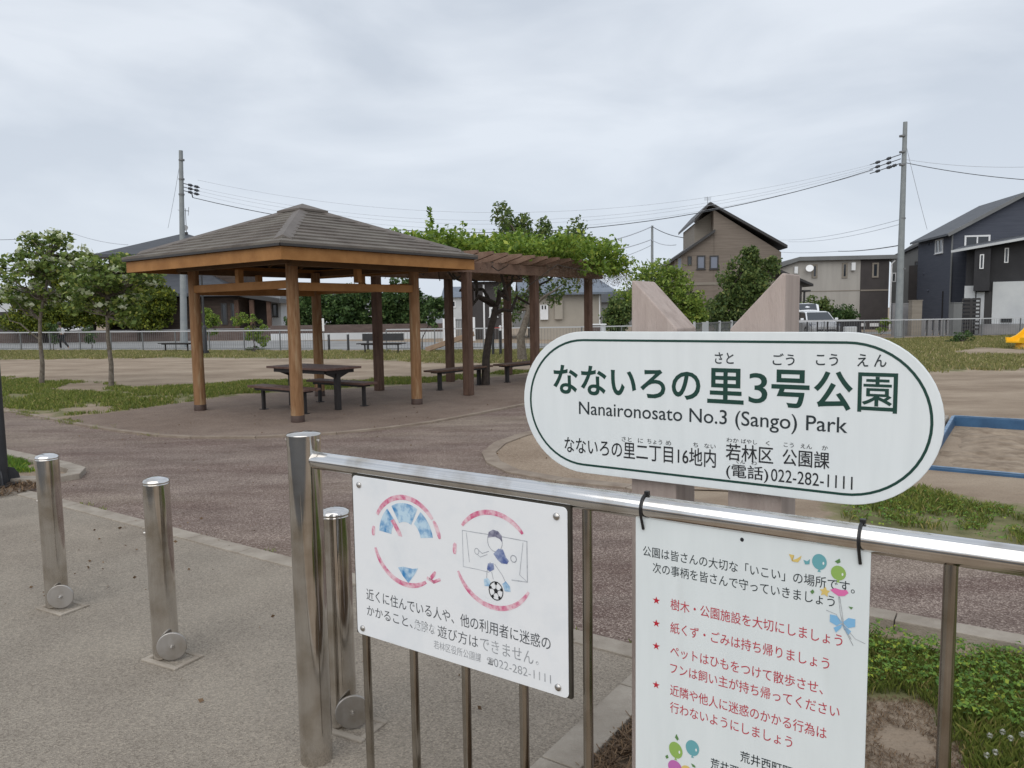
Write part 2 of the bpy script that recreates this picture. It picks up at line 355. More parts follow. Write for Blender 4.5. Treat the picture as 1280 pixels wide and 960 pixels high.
# ------------------------------------------------------------------ mesh builder
class MB:
    def __init__(s): s.v = []; s.f = []
    def add(s, verts, faces):
        o = len(s.v)
        s.v.extend([tuple(map(float, p)) for p in verts]); s.f.extend([tuple(i + o for i in q) for q in faces])
        return s
    def box(s, c, size, ax=(1, 0, 0), ay=None, az=(0, 0, 1)):
        c = np.array(c, float); ax = np.array(ax, float); az = np.array(az, float)
        if len(ax) == 2: ax = np.append(ax, 0)
        ay = np.cross(az, ax) if ay is None else np.array(ay, float)
        x, y, z = ax * size[0] / 2, ay * size[1] / 2, az * size[2] / 2
        V = [c + a * x + b * y + d * z for d in (-1, 1) for a, b in ((-1, -1), (1, -1), (1, 1), (-1, 1))]
        return s.add(V, [(3, 2, 1, 0), (4, 5, 6, 7), (0, 1, 5, 4), (1, 2, 6, 5), (2, 3, 7, 6), (3, 0, 4, 7)])
    def beam(s, p0, p1, w, h, up=(0, 0, 1)):
        p0 = np.array(p0, float); p1 = np.array(p1, float); d = p1 - p0; L = np.linalg.norm(d); d /= L
        side = np.cross(np.array(up, float), d); side /= np.linalg.norm(side); u2 = np.cross(d, side)
        return s.box((p0 + p1) / 2, (L, w, h), d, side, u2)
    def tube(s, pts, rad, seg=8, cap=True):
        pts = [np.array(p, float) for p in pts]; n = len(pts)
        if not hasattr(rad, '__len__'): rad = [rad] * n
        V = []; F = []
        ref = None
        for i in range(n):
            d = pts[min(i + 1, n - 1)] - pts[max(i - 1, 0)]; d /= (np.linalg.norm(d) + 1e-12)
            if ref is None:
                ref = np.array([0, 0, 1.0]) if abs(d[2]) < 0.9 else np.array([1.0, 0, 0])
            a = np.cross(d, ref); a /= (np.linalg.norm(a) + 1e-12); b = np.cross(d, a); ref = -b
            for k in range(seg):
                t = 2 * math.pi * k / seg
                V.append(pts[i] + rad[i] * (a * math.cos(t) + b * math.sin(t)))
        for i in range(n - 1):
            for k in range(seg):
                k2 = (k + 1) % seg
                F.append((i * seg + k, i * seg + k2, (i + 1) * seg + k2, (i + 1) * seg + k))
        if cap:
            F.append(tuple(range(seg - 1, -1, -1))); F.append(tuple((n - 1) * seg + k for k in range(seg)))
        return s.add(V, F)
    def lathe(s, prof, c, seg=24, axis=(0, 0, 1)):
        c = np.array(c, float); az = np.array(axis, float); az /= np.linalg.norm(az)
        ax = np.cross(az, [0, 1, 0] if abs(az[1]) < 0.9 else [1, 0, 0]); ax /= np.linalg.norm(ax); ay = np.cross(az, ax)
        V = []; F = []
        for (r, z) in prof:
            for k in range(seg):
                t = 2 * math.pi * k / seg
                V.append(c + az * z + max(r, 1e-4) * (ax * math.cos(t) + ay * math.sin(t)))
        n = len(prof)
        for i in range(n - 1):
            for k in range(seg):
                k2 = (k + 1) % seg
                F.append((i * seg + k, i * seg + k2, (i + 1) * seg + k2, (i + 1) * seg + k))
        F.append(tuple(range(seg - 1, -1, -1))); F.append(tuple((n - 1) * seg + k for k in range(seg)))
        return s.add(V, F)
    def prism(s, poly, ex):
        """closed polygon of 3-D points pushed along vector ex"""
        n = len(poly); ex = np.array(ex, float)
        V = [np.array(p, float) for p in poly] + [np.array(p, float) + ex for p in poly]
        F = [tuple(range(n - 1, -1, -1)), tuple(range(n, 2 * n))] + [(i, (i + 1) % n, n + (i + 1) % n, n + i) for i in range(n)]
        return s.add(V, F)
    def face(s, pts): return s.add(pts, [tuple(range(len(pts)))])
    def build(s, name, m, parent=None, smooth=False, bevel=0.0, world=True):
        me = bpy.data.meshes.new(name)
        off = np.zeros(3)
        if parent is not None and world:
            q = parent
            while q is not None:
                off += np.array(q.location); q = q.parent
        V = [tuple(np.array(p) - off) for p in s.v]
        me.from_pydata(V, [], s.f)
        me.update()
        bm = bmesh.new(); bm.from_mesh(me); bmesh.ops.recalc_face_normals(bm, faces=bm.faces); bm.to_mesh(me); bm.free()
        me.materials.append(m)
        o = bpy.data.objects.new(name, me)
        COL.objects.link(o)
        if parent is not None: o.parent = parent
        if smooth:
            me.polygons.foreach_set('use_smooth', [True] * len(me.polygons))
            me.set_sharp_from_angle(angle=R(40))
        if bevel:
            b = o.modifiers.new('bevel', 'BEVEL'); b.width = bevel; b.segments = 2; b.limit_method = 'ANGLE'
        return o

def rawmesh(name, V, nper, m, parent=None):
    """many small separate faces of nper corners each, straight from a numpy array (k*nper,3)"""
    V = np.asarray(V, dtype=np.float32)
    if parent is not None:
        V = V - np.array(parent.location, dtype=np.float32)
    k = len(V) // nper
    me = bpy.data.meshes.new(name)
    me.vertices.add(len(V)); me.vertices.foreach_set('co', V.ravel())
    me.loops.add(len(V)); me.loops.foreach_set('vertex_index', np.arange(len(V), dtype=np.int32))
    me.polygons.add(k)
    me.polygons.foreach_set('loop_start', np.arange(0, len(V), nper, dtype=np.int32))
    me.polygons.foreach_set('loop_total', np.full(k, nper, dtype=np.int32))
    me.update(calc_edges=True); me.validate()
    me.materials.append(m)
    o = bpy.data.objects.new(name, me); COL.objects.link(o)
    if parent is not None: o.parent = parent
    return o

def tag(o, label=None, cat=None, group=None, kind=None):
    if label: o['label'] = label
    if cat: o['category'] = cat
    if group: o['group'] = group
    if kind: o['kind'] = kind
    return o
def thing(name, label, cat, loc=(0, 0, 0), group=None, rz=0.0):
    o = bpy.data.objects.new(name, None); COL.objects.link(o)
    o.empty_display_size = 0.2
    o.location = [float(x) for x in loc]; o.rotation_euler = (0, 0, rz)
    return tag(o, label, cat, group)
def struct(o): o['kind'] = 'structure'; return o
def kids(o): return [c for c in bpy.data.objects if c.parent is o]
def copy_tree(o, parent=None):
    c = o.copy(); COL.objects.link(c)
    if parent is not None: c.parent = parent
    for ch in kids(o): copy_tree(ch, c)
    return c

def text_mesh(body, off=0.0):
    t = bpy.data.curves.new('text', 'FONT'); t.body = body; t.size = 1.0; t.offset = off; t.resolution_u = 4
    o = bpy.data.objects.new('text', t); COL.objects.link(o)
    bpy.context.view_layer.update()
    dg = bpy.context.evaluated_depsgraph_get()
    me = bpy.data.meshes.new_from_object(o.evaluated_get(dg))
    V = np.array([v.co[:] for v in me.vertices]); Fc = [tuple(p.vertices) for p in me.polygons]
    bpy.data.objects.remove(o); bpy.data.curves.remove(t); bpy.data.meshes.remove(me)
    return V, Fc

def letter(mb, body, s0, s1, z0, z1, off, bold=0.0):
    """writing fitted into the box s0..s1, z0..z1 on the railing-parallel plane at distance off"""
    V, Fc = text_mesh(body, bold)
    lo, hi = V.min(0), V.max(0)
    k = (s1 - s0) / (hi[0] - lo[0]); kz = k if z1 is None else (z1 - z0) / (hi[1] - lo[1])
    mb.add([fr(s0 + (v[0] - lo[0]) * k, z0 + (v[1] - lo[1]) * kz, off) for v in V], Fc)
def write(parent, m, off, lines, bold=0.0, name='lettering'):
    for ln in lines:
        mb = MB(); letter(mb, *ln[:5], off, ln[5] if len(ln) > 5 else bold); mb.build(name, m, parent)

rng = np.random.default_rng(11)
random.seed(5)

# ------------------------------------------------------------------ the ground
def pip(P, poly):
    x, y = P[:, 0], P[:, 1]; ins = np.zeros(len(P), bool); n = len(poly)
    for i in range(n):
        x0, y0 = poly[i][0], poly[i][1]; x1, y1 = poly[i - 1][0], poly[i - 1][1]
        c = ((y0 > y) != (y1 > y)) & (x < (x1 - x0) * (y - y0) / (y1 - y0 + 1e-12) + x0)
        ins ^= c
    return ins
def pdist(P, poly):
    d = np.full(len(P), 1e9); n = len(poly)
    for i in range(n):
        a = np.array(poly[i - 1][:2]); b = np.array(poly[i][:2]); ab = b - a
        t = np.clip(((P - a) @ ab) / (ab @ ab + 1e-12), 0, 1)
        d = np.minimum(d, np.linalg.norm(P - (a + t[:, None] * ab), axis=1))
    return d
def pnoise(P, sc, seed=0.0):
    return np.array([mnoise.noise(Vector((x * sc + seed, y * sc - seed, seed * 0.7))) for x, y in P])

PATHTOP = [(-22, 23.6), (-8.86, 13.26), (-7.78, 12.43), (-6.55, 11.41), (-5.58, 10.69), (-4.78, 10.2), (-4.27, 10.02), (-3.39, 9.94), (-2.39, 10.18), (-1.8, 10.54), (-1.19, 11.1), (-0.52, 12.0), (0.2, 13.07)]
L_NEAR = [(-22, 23.6), (-8.86, 13.26), (-7.78, 12.43), (-7.2, 12.3), (-6.87, 12.82), (-6.5, 13.5), (-6.06, 14.47), (-5.48, 15.6), (-4.0, 16.3), (-2.84, 16.81), (-1.86, 17.7), (0.0, 19.6), (1.5, 21.5),
          (-0.6, 20.6), (-2.05, 19.3), (-4.2, 19.0), (-6.68, 19.0), (-8.3, 17.6), (-9.3, 18.2), (-11.5, 19.6), (-14.5, 21.5), (-19, 24.5)]
L_FAR = [(-45, 40), (-30, 34), (-20.5, 30.6), (-14, 30.2), (-8.5, 28.4), (-5.6, 27.2), (-2.5, 24.6), (0.5, 23.4), (3, 24.5), (7, 20.0), (10, 18.3), (12.6, 18.7), (22, 17.5), (45, 22),
         (45, 47), (20, 38.2), (2.5, 33), (-2.8, 32.7), (-27, 40), (-45, 45)]
L_PATCH = [(2.35, 5.55), (2.85, 5.25), (3.1, 4.97), (3.45, 4.72), (6.2, 2.8), (7.5, 4.2), (4.6, 5.5), (3.95, 6.15), (3.75, 6.75), (3.2, 6.7), (2.5, 6.3)]
L_BED = [sm(1.25, 2.3)[:2], sm(2.2, 2.36)[:2], sm(6, 2.42)[:2], sm(6, -0.6)[:2], sm(2.0, -0.6)[:2], sm(1.85, 0.55)[:2], sm(1.35, 1.25)[:2]]
L_ISLE = [(-13, 13.4), gp(10, 573)[:2], gp(40, 579.5)[:2], gp(43, 590)[:2], gp(5, 593)[:2], (-13, 12.7)]
BARE = [gp(70, 483)[:2], gp(100, 478)[:2], gp(134, 478)[:2], gp(122, 487)[:2], gp(85, 489)[:2]]
BARE2 = [gp(90, 512)[:2], gp(105, 505)[:2], gp(145, 508)[:2], gp(130, 514)[:2]]
BEDBARE = [gp(1075, 880)[:2], gp(1130, 868)[:2], gp(1172, 885)[:2], gp(1188, 960)[:2], gp(1180, 1010)[:2], gp(1060, 1010)[:2]]
PADS = [gp(1185, 441)[:2], gp(1230, 434)[:2], gp(1300, 438)[:2], gp(1300, 444)[:2]]
LAWNS = [L_NEAR, L_FAR, L_PATCH, L_BED, L_ISLE]
SOFT = [0.55, 0.9, 0.28, 0.22, 0.15]

def grassy(P):
    g = np.full(len(P), -1.0)
    for poly, w in zip(LAWNS, SOFT):
        d = pdist(P, poly); sd = np.where(pip(P, poly), d, -d)
        g = np.maximum(g, np.clip(sd / w, -1, 1))
    for poly, w in ((BARE, .35), (BARE2, .35), (PADS, .35), (BEDBARE, .12)):
        d = pdist(P, poly); sd = np.where(pip(P, poly), d, -d)
        g = np.minimum(g, -np.clip(sd / w, -1, 1))
    return g

def axis_vals(bands):
    out = []
    for a, b, st in bands: out += list(np.arange(a, b - 1e-6, st))
    out.append(bands[-1][1]); return np.array(out)
gx = axis_vals([(-900, -300, 200), (-300, -60, 40), (-60, -24, 2.0), (-24, 0, 0.22), (0, 5, 0.08), (5, 14, 0.2), (14, 30, 0.5), (30, 60, 3), (60, 300, 40), (300, 900, 200)])
gy = axis_vals([(-500, -100, 100), (-100, -10, 15), (-10, 1.5, 1.0), (1.5, 7, 0.08), (7, 24, 0.2), (24, 40, 0.4), (40, 70, 2), (70, 300, 40), (300, 1200, 225)])
GX, GY = np.meshgrid(gx, gy)
GP_ = np.stack([GX.ravel(), GY.ravel()], 1)
ga = np.full(len(GP_), -1.0)
near = (GP_[:, 0] > -46) & (GP_[:, 0] < 46) & (GP_[:, 1] > -3) & (GP_[:, 1] < 48)
ga[near] = grassy(GP_[near])
nx, ny = len(gx), len(gy)
gf = [(j * nx + i, j * nx + i + 1, (j + 1) * nx + i + 1, (j + 1) * nx + i) for j in range(ny - 1) for i in range(nx - 1)]
gme = bpy.data.meshes.new('ground')
gz = np.full(len(GP_), -0.016)
gme.from_pydata([(a, b, c) for (a, b), c in zip(GP_, gz)], [], gf)
att = gme.attributes.new('grass', 'FLOAT', 'POINT'); att.data.foreach_set('value', ga.astype(np.float32))
gme.update()
def ground_material():
    m, nt, nn, ll, b = nodes_of('park_earth')
    b.inputs['Roughness'].default_value = 0.95; b.inputs['Specular IOR Level'].default_value = 0.2
    geo = nn.new('ShaderNodeNewGeometry')
    def noise(sc, det=5, st=(1, 1, 1)):
        mp = nn.new('ShaderNodeMapping'); mp.inputs['Scale'].default_value = st; ll.new(geo.outputs['Position'], mp.inputs['Vector'])
        n = nn.new('ShaderNodeTexNoise'); n.inputs['Scale'].default_value = sc; n.inputs['Detail'].default_value = det; n.inputs['Roughness'].default_value = 0.65
        ll.new(mp.outputs[0], n.inputs['Vector']); return n.outputs['Fac']
    def ramp(src, p0, c0, p1, c1):
        r = nn.new('ShaderNodeValToRGB'); r.color_ramp.elements[0].position = p0; r.color_ramp.elements[0].color = (*c0, 1)
        r.color_ramp.elements[1].position = p1; r.color_ramp.elements[1].color = (*c1, 1); ll.new(src, r.inputs['Fac']); return r.outputs['Color']
    dirt = ramp(noise(0.6, 10, (0.75, 1.3, 1)), 0.36, (0.225, 0.172, 0.125), 0.66, (0.375, 0.305, 0.232))
    sp = nn.new('ShaderNodeMapRange'); sp.inputs['From Min'].default_value = 0.5; sp.inputs['From Max'].default_value = 0.7; sp.inputs['To Max'].default_value = 0.45
    ll.new(noise(60, 3), sp.inputs['Value'])
    mx = nn.new('ShaderNodeMix'); mx.data_type = 'RGBA'; ll.new(sp.outputs[0], mx.inputs['Factor']); ll.new(dirt, mx.inputs['A']); mx.inputs['B'].default_value = (0.14, 0.10, 0.07, 1)
    turf = ramp(noise(3.0, 8), 0.35, (0.105, 0.115, 0.042), 0.68, (0.225, 0.205, 0.110))
    at_ = nn.new('ShaderNodeAttribute'); at_.attribute_name = 'grass'
    ad = nn.new('ShaderNodeMath'); ad.operation = 'MULTIPLY_ADD'; ll.new(noise(1.6, 8), ad.inputs[0]); ad.inputs[1].default_value = 4.2; ad.inputs[2].default_value = -2.25
    su = nn.new('ShaderNodeMath'); su.operation = 'ADD'; ll.new(at_.outputs['Fac'], su.inputs[0]); ll.new(ad.outputs[0], su.inputs[1])
    mr = nn.new('ShaderNodeMapRange'); mr.inputs['From Min'].default_value = 0.0; mr.inputs['From Max'].default_value = 0.45; mr.inputs['To Max'].default_value = 0.92
    ll.new(su.outputs[0], mr.inputs['Value'])
    m2 = nn.new('ShaderNodeMix'); m2.data_type = 'RGBA'; ll.new(mr.outputs[0], m2.inputs['Factor']); ll.new(mx.outputs['Result'], m2.inputs['A']); ll.new(turf, m2.inputs['B'])
    ll.new(m2.outputs['Result'], b.inputs['Base Color'])
    bp = nn.new('ShaderNodeBump'); bp.inputs['Strength'].default_value = 0.6; bp.inputs['Distance'].default_value = 0.03
    ll.new(noise(14, 6), bp.inputs['Height']); ll.new(bp.outputs['Normal'], b.inputs['Normal'])
    return m
gme.materials.append(ground_material())
ground = bpy.data.objects.new('ground', gme); COL.objects.link(ground); struct(ground)

def sheet(name, poly, z, m):
    mb = MB(); mb.face([(p[0], p[1], z) for p in poly])
    o = mb.build(name, m); struct(o)
    for p in o.data.polygons:
        if p.normal.z < 0: p.flip()
    return o
# the red path: from the entry up to the pavilion plaza and round behind the name sign
path_poly = PATHTOP + [(1.6, 15.0), (8.0, 23.4), (10.4, 21.6), (4.2, 13.6), (1.6, 11.3), (0.55, 10.4), (0.12, 9.81), (-0.16, 9.22), (-0.28, 8.59), (-0.21, 8.03), (-0.01, 7.56), (0.44, 7.13)] \
    + [tuple(sm(-0.95, 4.46)[:2]), tuple(sm(0.9, 3.75)[:2]), tuple(sm(14, 3.75)[:2])] + [tuple(sm(s, 2.40)[:2]) for s in (14, 2.2, 0.70)] + [tuple(sm(s, 1.42)[:2]) for s in (0.70, -7.0)] + [(-20, 12)]
sheet('path', path_poly, -0.008, M['path'])
sheet('pavement', [sm(0.71, 1.43)[:2], sm(-16, 1.43)[:2], sm(-16, -9)[:2], sm(0.71, -9)[:2]], -0.004, M['entry'])
# plaza under the pavilion and pergola, its far edges straight along the pavilion axes
plaza_poly = [(-7.29, 12.37)] + PATHTOP[3:] + [(1.6, 15.0), (5.2, 19.7), (2.4, 21.8), (0.3, 19.6), (-1.86, 17.55), (-2.84, 16.75), (-5.48, 15.55), (-6.06, 14.47), (-6.55, 13.43), (-6.87, 12.82)]
sheet('plaza', plaza_poly, -0.003, M['plaza'])
play_poly = [(0.55, 10.4), (0.12, 9.81), (-0.16, 9.22), (-0.28, 8.59), (-0.21, 8.03), (-0.01, 7.56), (0.44, 7.13)] + [tuple(sm(-0.95, 4.46)[:2]), (2.0, 6.6), (2.6, 8.0), (2.6, 11.5), (1.6, 11.3)]
sheet('playground_dirt', play_poly, -0.004, M['dirtpad'])
sheet('island_earth', [(-13, 13.6), (-5.94, 8.75), (-4.95, 8.05), (-4.62, 7.8), (-4.5, 7.56), (-4.64, 7.44), (-5.15, 7.5), (-13, 12.5)], -0.002, M['dirtpad'])
sheet('road', [(-70, 53), (-27, 40.9), (-2.8, 33.6), (2.5, 33.6), (2.5, 38), (-3, 41.5), (-14, 49.5), (-28, 52.5), (-70, 66)], -0.006, M['road'])
sheet('lane', [(1.5, 33.6), (9, 35.6), (16, 44), (30, 46), (30, 49), (9, 49), (2, 40)], -0.007, M['road'])

sheet('street', [sm(-90, -3.2)[:2], sm(90, -3.2)[:2], sm(90, -10)[:2], sm(-90, -10)[:2]], -0.002, M['asphalt'])  # unseen street behind the viewer, added to darken the reflections in the steel
def kerb(name, pts, w, h, m, step=0.6, gap=0.006, z0=-0.03):
    """a run of kerb blocks, each butted to the next with a fine joint"""
    mb = MB(); pts = [np.array(p[:2], float) for p in pts]
    L = MB()
    out = []
    for a, b in zip(pts[:-1], pts[1:]):
        n = max(1, int(round(np.linalg.norm(b - a) / step)))
        for i in range(n): out.append((a + (b - a) * i / n, a + (b - a) * (i + 1) / n))
    k = len(out)
    dirs = [(q - p) / (np.linalg.norm(q - p) + 1e-9) for p, q in out]
    for i, (p, q) in enumerate(out):
        def nrm(d): return np.array([-d[1], d[0]])
        n0 = nrm(dirs[i]) if i == 0 else nrm(dirs[i] + dirs[i - 1]); n1 = nrm(dirs[i]) if i == k - 1 else nrm(dirs[i] + dirs[i + 1])
        n0 /= np.linalg.norm(n0); n1 /= np.linalg.norm(n1)
        p2 = p + dirs[i] * gap / 2; q2 = q - dirs[i] * gap / 2
        c = [p2 - n0 * w / 2, q2 - n1 * w / 2, q2 + n1 * w / 2, p2 + n0 * w / 2]
        mb.prism([(x, y, z0) for x, y in c], (0, 0, h - z0))
    return struct(mb.build(name, m, bevel=0.004))
kerb('kerb_entry', [sm(-16, 1.40), sm(0.58, 1.40)], 0.13, 0.006, M['kerb'])
kerb('kerb_bed', [sm(0.71, -4.0), sm(0.71, 2.28)], 0.15, 0.035, M['kerb'], 0.62)
kerb('kerb_bed_front', [sm(0.80, 2.39), sm(2.2, 2.41), sm(14, 2.45)], 0.13, 0.04, M['kerb'])
kerb('kerb_plaza', [(-22, 23.64)] + PATHTOP[1:] + [(1.6, 15.0), (8, 23.4)], 0.085, 0.022, M['kerb_brown'])
kerb('kerb_playground', [(4.2, 13.6), (1.6, 11.3), (0.55, 10.4), (0.12, 9.81), (-0.16, 9.22), (-0.28, 8.59), (-0.21, 8.03), (-0.01, 7.56), (0.44, 7.13)] + [sm(-0.95, 4.46), sm(0.9, 3.75)], 0.16, 0.012, M['kerb_brown'])
kerb('kerb_island', [(-13, 13.75), (-5.94, 8.85), (-4.91, 8.12), (-4.55, 7.82), (-4.44, 7.55), (-4.62, 7.36), (-5.15, 7.42), (-13, 12.4)], 0.16, 0.05, M['kerb'], 0.7)

# ------------------------------------------------------------------ grass (uncountable: one object per lawn)
def blades(name, poly, dens, h, w, m, label, seed, thr=0.05, bunch=1, extra=None):
    rg = np.random.default_rng(seed)
    pl = np.array([p[:2] for p in poly]); lo, hi = pl.min(0), pl.max(0)
    lo = np.maximum(lo, [-27, -1]); hi = np.minimum(hi, [27, 42])
    n = int((hi[0] - lo[0]) * (hi[1] - lo[1]) * dens)
    P = lo + rg.random((n, 2)) * (hi - lo)
    fov = (np.abs(P[:, 0]) < 0.75 * P[:, 1] + 1.0)
    P = P[fov]
    P = P[pip(P, poly) | (pdist(P, poly) < 0.25)]
    g = grassy(P) + pnoise(P, 1.1, seed) * 1.2 + pnoise(P, 4.5, seed + 3) * 0.6
    P = P[g > thr]; g = g[g > thr]
    if bunch > 1:
        g = np.repeat(g, bunch); P = np.repeat(P, bunch, 0) + rg.normal(0, w * 2.2, (len(P) * bunch, 2))
    k = len(P)
    hh = h * (0.45 + 0.8 * rg.random(k)) * np.clip(0.5 + g * 0.6, 0.4, 1.2)
    a = rg.random(k) * 2 * math.pi; le = rg.normal(0, 0.45, (k, 2)) * hh[:, None]
    dx = np.stack([np.cos(a), np.sin(a)], 1) * (w * (0.6 + 0.7 * rg.random(k)))[:, None] * 0.5
    V = np.zeros((k, 4, 3))
    V[:, 0, :2] = P - dx; V[:, 1, :2] = P + dx
    V[:, 0, 2] = V[:, 1, 2] = -0.016
    V[:, 2, :2] = P + le * 0.45 + dx * 0.8; V[:, 2, 2] = hh * 0.6
    V[:, 3, :2] = P + le; V[:, 3, 2] = hh
    V2 = V[:, [0, 1, 2, 3], :]
    o = rawmesh(name, V2.reshape(-1, 3), 4, m)
    tag(o, label, 'grass', kind='stuff'); return o
blades('grass', L_NEAR, 420, 0.050, 0.014, M['grass'], 'ragged lawn under the two flowering trees left of the pavilion', 2, thr=0.5, bunch=3)
blades('grass', L_FAR, 80, 0.075, 0.028, M['grass_far'], 'long strip of rough grass along the far park fence', 3, thr=0.5, bunch=4)
blades('grass', L_PATCH, 1300, 0.050, 0.005, M['grass'], 'weedy grass patch on the dirt between path and blue sandbox', 4, thr=0.55, bunch=3)
blades('grass', L_BED, 5200, 0.042, 0.0022, M['grass'], 'grass bed behind the railing below the path on the right', 5, thr=0.30, bunch=3)
blades('grass', L_ISLE, 1600, 0.07, 0.008, M['clover'], 'small grass island inside the kerb behind the left bollard', 6, bunch=3)
def clover(name, poly, dens, m, label, seed, r=0.012, z0=0.02, z1=0.075, thr=0.2, cat='clover'):
    rg = np.random.default_rng(seed)
    pl = np.array([p[:2] for p in poly]); lo, hi = pl.min(0), pl.max(0)
    P = lo + rg.random((int((hi[0] - lo[0]) * (hi[1] - lo[1]) * dens), 2)) * (hi - lo)
    P = P[pip(P, poly)]
    if thr is not None:
        g = grassy(P) + pnoise(P, 2.2, seed); P = P[g > thr]
    k = len(P); z = z0 + (z1 - z0) * rg.random(k)
    th = rg.random(k) * 6.28; szr = rg.random(k); V = np.zeros((k, 3, 4, 3))
    for j in range(3):
        t = th + j * 2.094; d = np.stack([np.cos(t), np.sin(t)], 1); e = np.stack([-d[:, 1], d[:, 0]], 1); rr = (r * (0.4 + 1.1 * szr))[:, None]
        V[:, j, 0, :2] = P; V[:, j, 1, :2] = P + d * rr + e * rr * 0.75; V[:, j, 2, :2] = P + d * rr * 1.6; V[:, j, 3, :2] = P + d * rr - e * rr * 0.75
        V[:, j, 0, 2] = z; V[:, j, 2, 2] = z - rr[:, 0] * 0.3 + rg.normal(0, 0.004, k); V[:, j, 1, 2] = z + rg.normal(0, 0.004, k); V[:, j, 3, 2] = z + rg.normal(0, 0.004, k)
    o = rawmesh(name, V.reshape(-1, 3), 4, m); tag(o, label, cat, kind='stuff'); return o
CL = [sm(0.85, 2.3)[:2], sm(6, 2.38)[:2], sm(6, 1.5)[:2], sm(3, 1.35)[:2], sm(1.5, 1.55)[:2], sm(0.9, 1.9)[:2]]
clover('clover_patch', CL, 2000, M['clover'], 'clover leaves growing along the kerb on the right', 7, r=0.0085, thr=0.45)
clover('clover_patch', L_PATCH, 420, M['clover'], 'clover leaves among the grass beside the sandbox', 8, r=0.010, z1=0.045, thr=0.6)
# dead grass clippings in the corner between the railing and the kerb
rg = np.random.default_rng(9)
MUL = [sm(0.80, 1.15)[:2], sm(1.5, 1.1)[:2], sm(1.6, 0.1)[:2], sm(1.2, -0.3)[:2], sm(0.80, -0.3)[:2]]
P = np.array(MUL).min(0) + rg.random((42000, 2)) * (np.array(MUL).max(0) - np.array(MUL).min(0)); P = P[pip(P, MUL)]
P = P[pnoise(P, 3.0, 2.0) > -0.35]
k = len(P); a = rg.random(k) * 6.28; d = np.stack([np.cos(a), np.sin(a)], 1) * (0.02 + 0.03 * rg.random(k))[:, None]; e = np.stack([-np.sin(a), np.cos(a)], 1) * 0.002
z = rg.random(k) * 0.03; V = np.zeros((k, 4, 3)); V[:, 0, :2] = P - e; V[:, 1, :2] = P + e; V[:, 2, :2] = P + d + e; V[:, 3, :2] = P + d - e
V[:, :2, 2] = z[:, None]; V[:, 2:, 2] = (z + rg.random(k) * 0.025)[:, None]
tag(rawmesh('dry_grass', V.reshape(-1, 3), 4, M['straw']), 'brown dry grass clippings in the bed corner below the signs', 'dry grass', kind='stuff')
ISL2 = [(-13, 11.6), gp(0, 608)[:2], gp(38, 604)[:2], gp(52, 596)[:2], gp(70, 592)[:2], gp(66, 604)[:2], gp(44, 613)[:2], gp(0, 623)[:2], (-13, 10.8)]
P = np.array([-6.5, 6.5]) + rg.random((16000, 2)) * np.array([2.5, 2.5]); P = P[pip(P, ISL2)]; k = len(P)
if k:
    a = rg.random(k) * 6.28; d = np.stack([np.cos(a), np.sin(a)], 1) * (0.03 + 0.04 * rg.random(k))[:, None]; e = np.stack([-np.sin(a), np.cos(a)], 1) * 0.004
    V = np.zeros((k, 4, 3)); V[:, 0, :2] = P - e; V[:, 1, :2] = P + e; V[:, 2, :2] = P + d + e; V[:, 3, :2] = P + d - e; V[:, :2, 2] = 0.012; V[:, 2:, 2] = (0.01 + rg.random(k) * 0.035)[:, None]
    tag(rawmesh('dry_grass', V.reshape(-1, 3), 4, M['straw']), 'brown straw litter at the foot of the dark lamp post', 'dry grass', kind='stuff')
# white clover heads near the right railing post
for i, (px, py) in enumerate(((1236, 927), (1262, 930), (1252, 922), (1276, 925), (1243, 948), (1232, 952))):
    b = gp(px, py + 10)
    t = thing('clover_flower', 'round white clover head in the grass by the right railing bar', 'flower', b, 'white clover heads')
    MB().tube([b + [0, 0, -0.02], b + [0.002, 0.001, 0.045]], 0.0012, 5).build('stem', M['clover'], t)
    hd = []
    for q in range(60):
        v = rng.normal(0, 1, 3); v /= np.linalg.norm(v); c = b + np.array([0.002, 0.001, 0.052]) + v * 0.006; w = np.cross(v, [0.3, 0.5, 0.8]); w /= np.linalg.norm(w)
        hd += [c - w * 0.0028, c + v * 0.005 - w * 0.001, c + v * 0.005 + w * 0.001, c + w * 0.0028]
    rawmesh('flower_head', hd, 4, M['flower_white'], t)

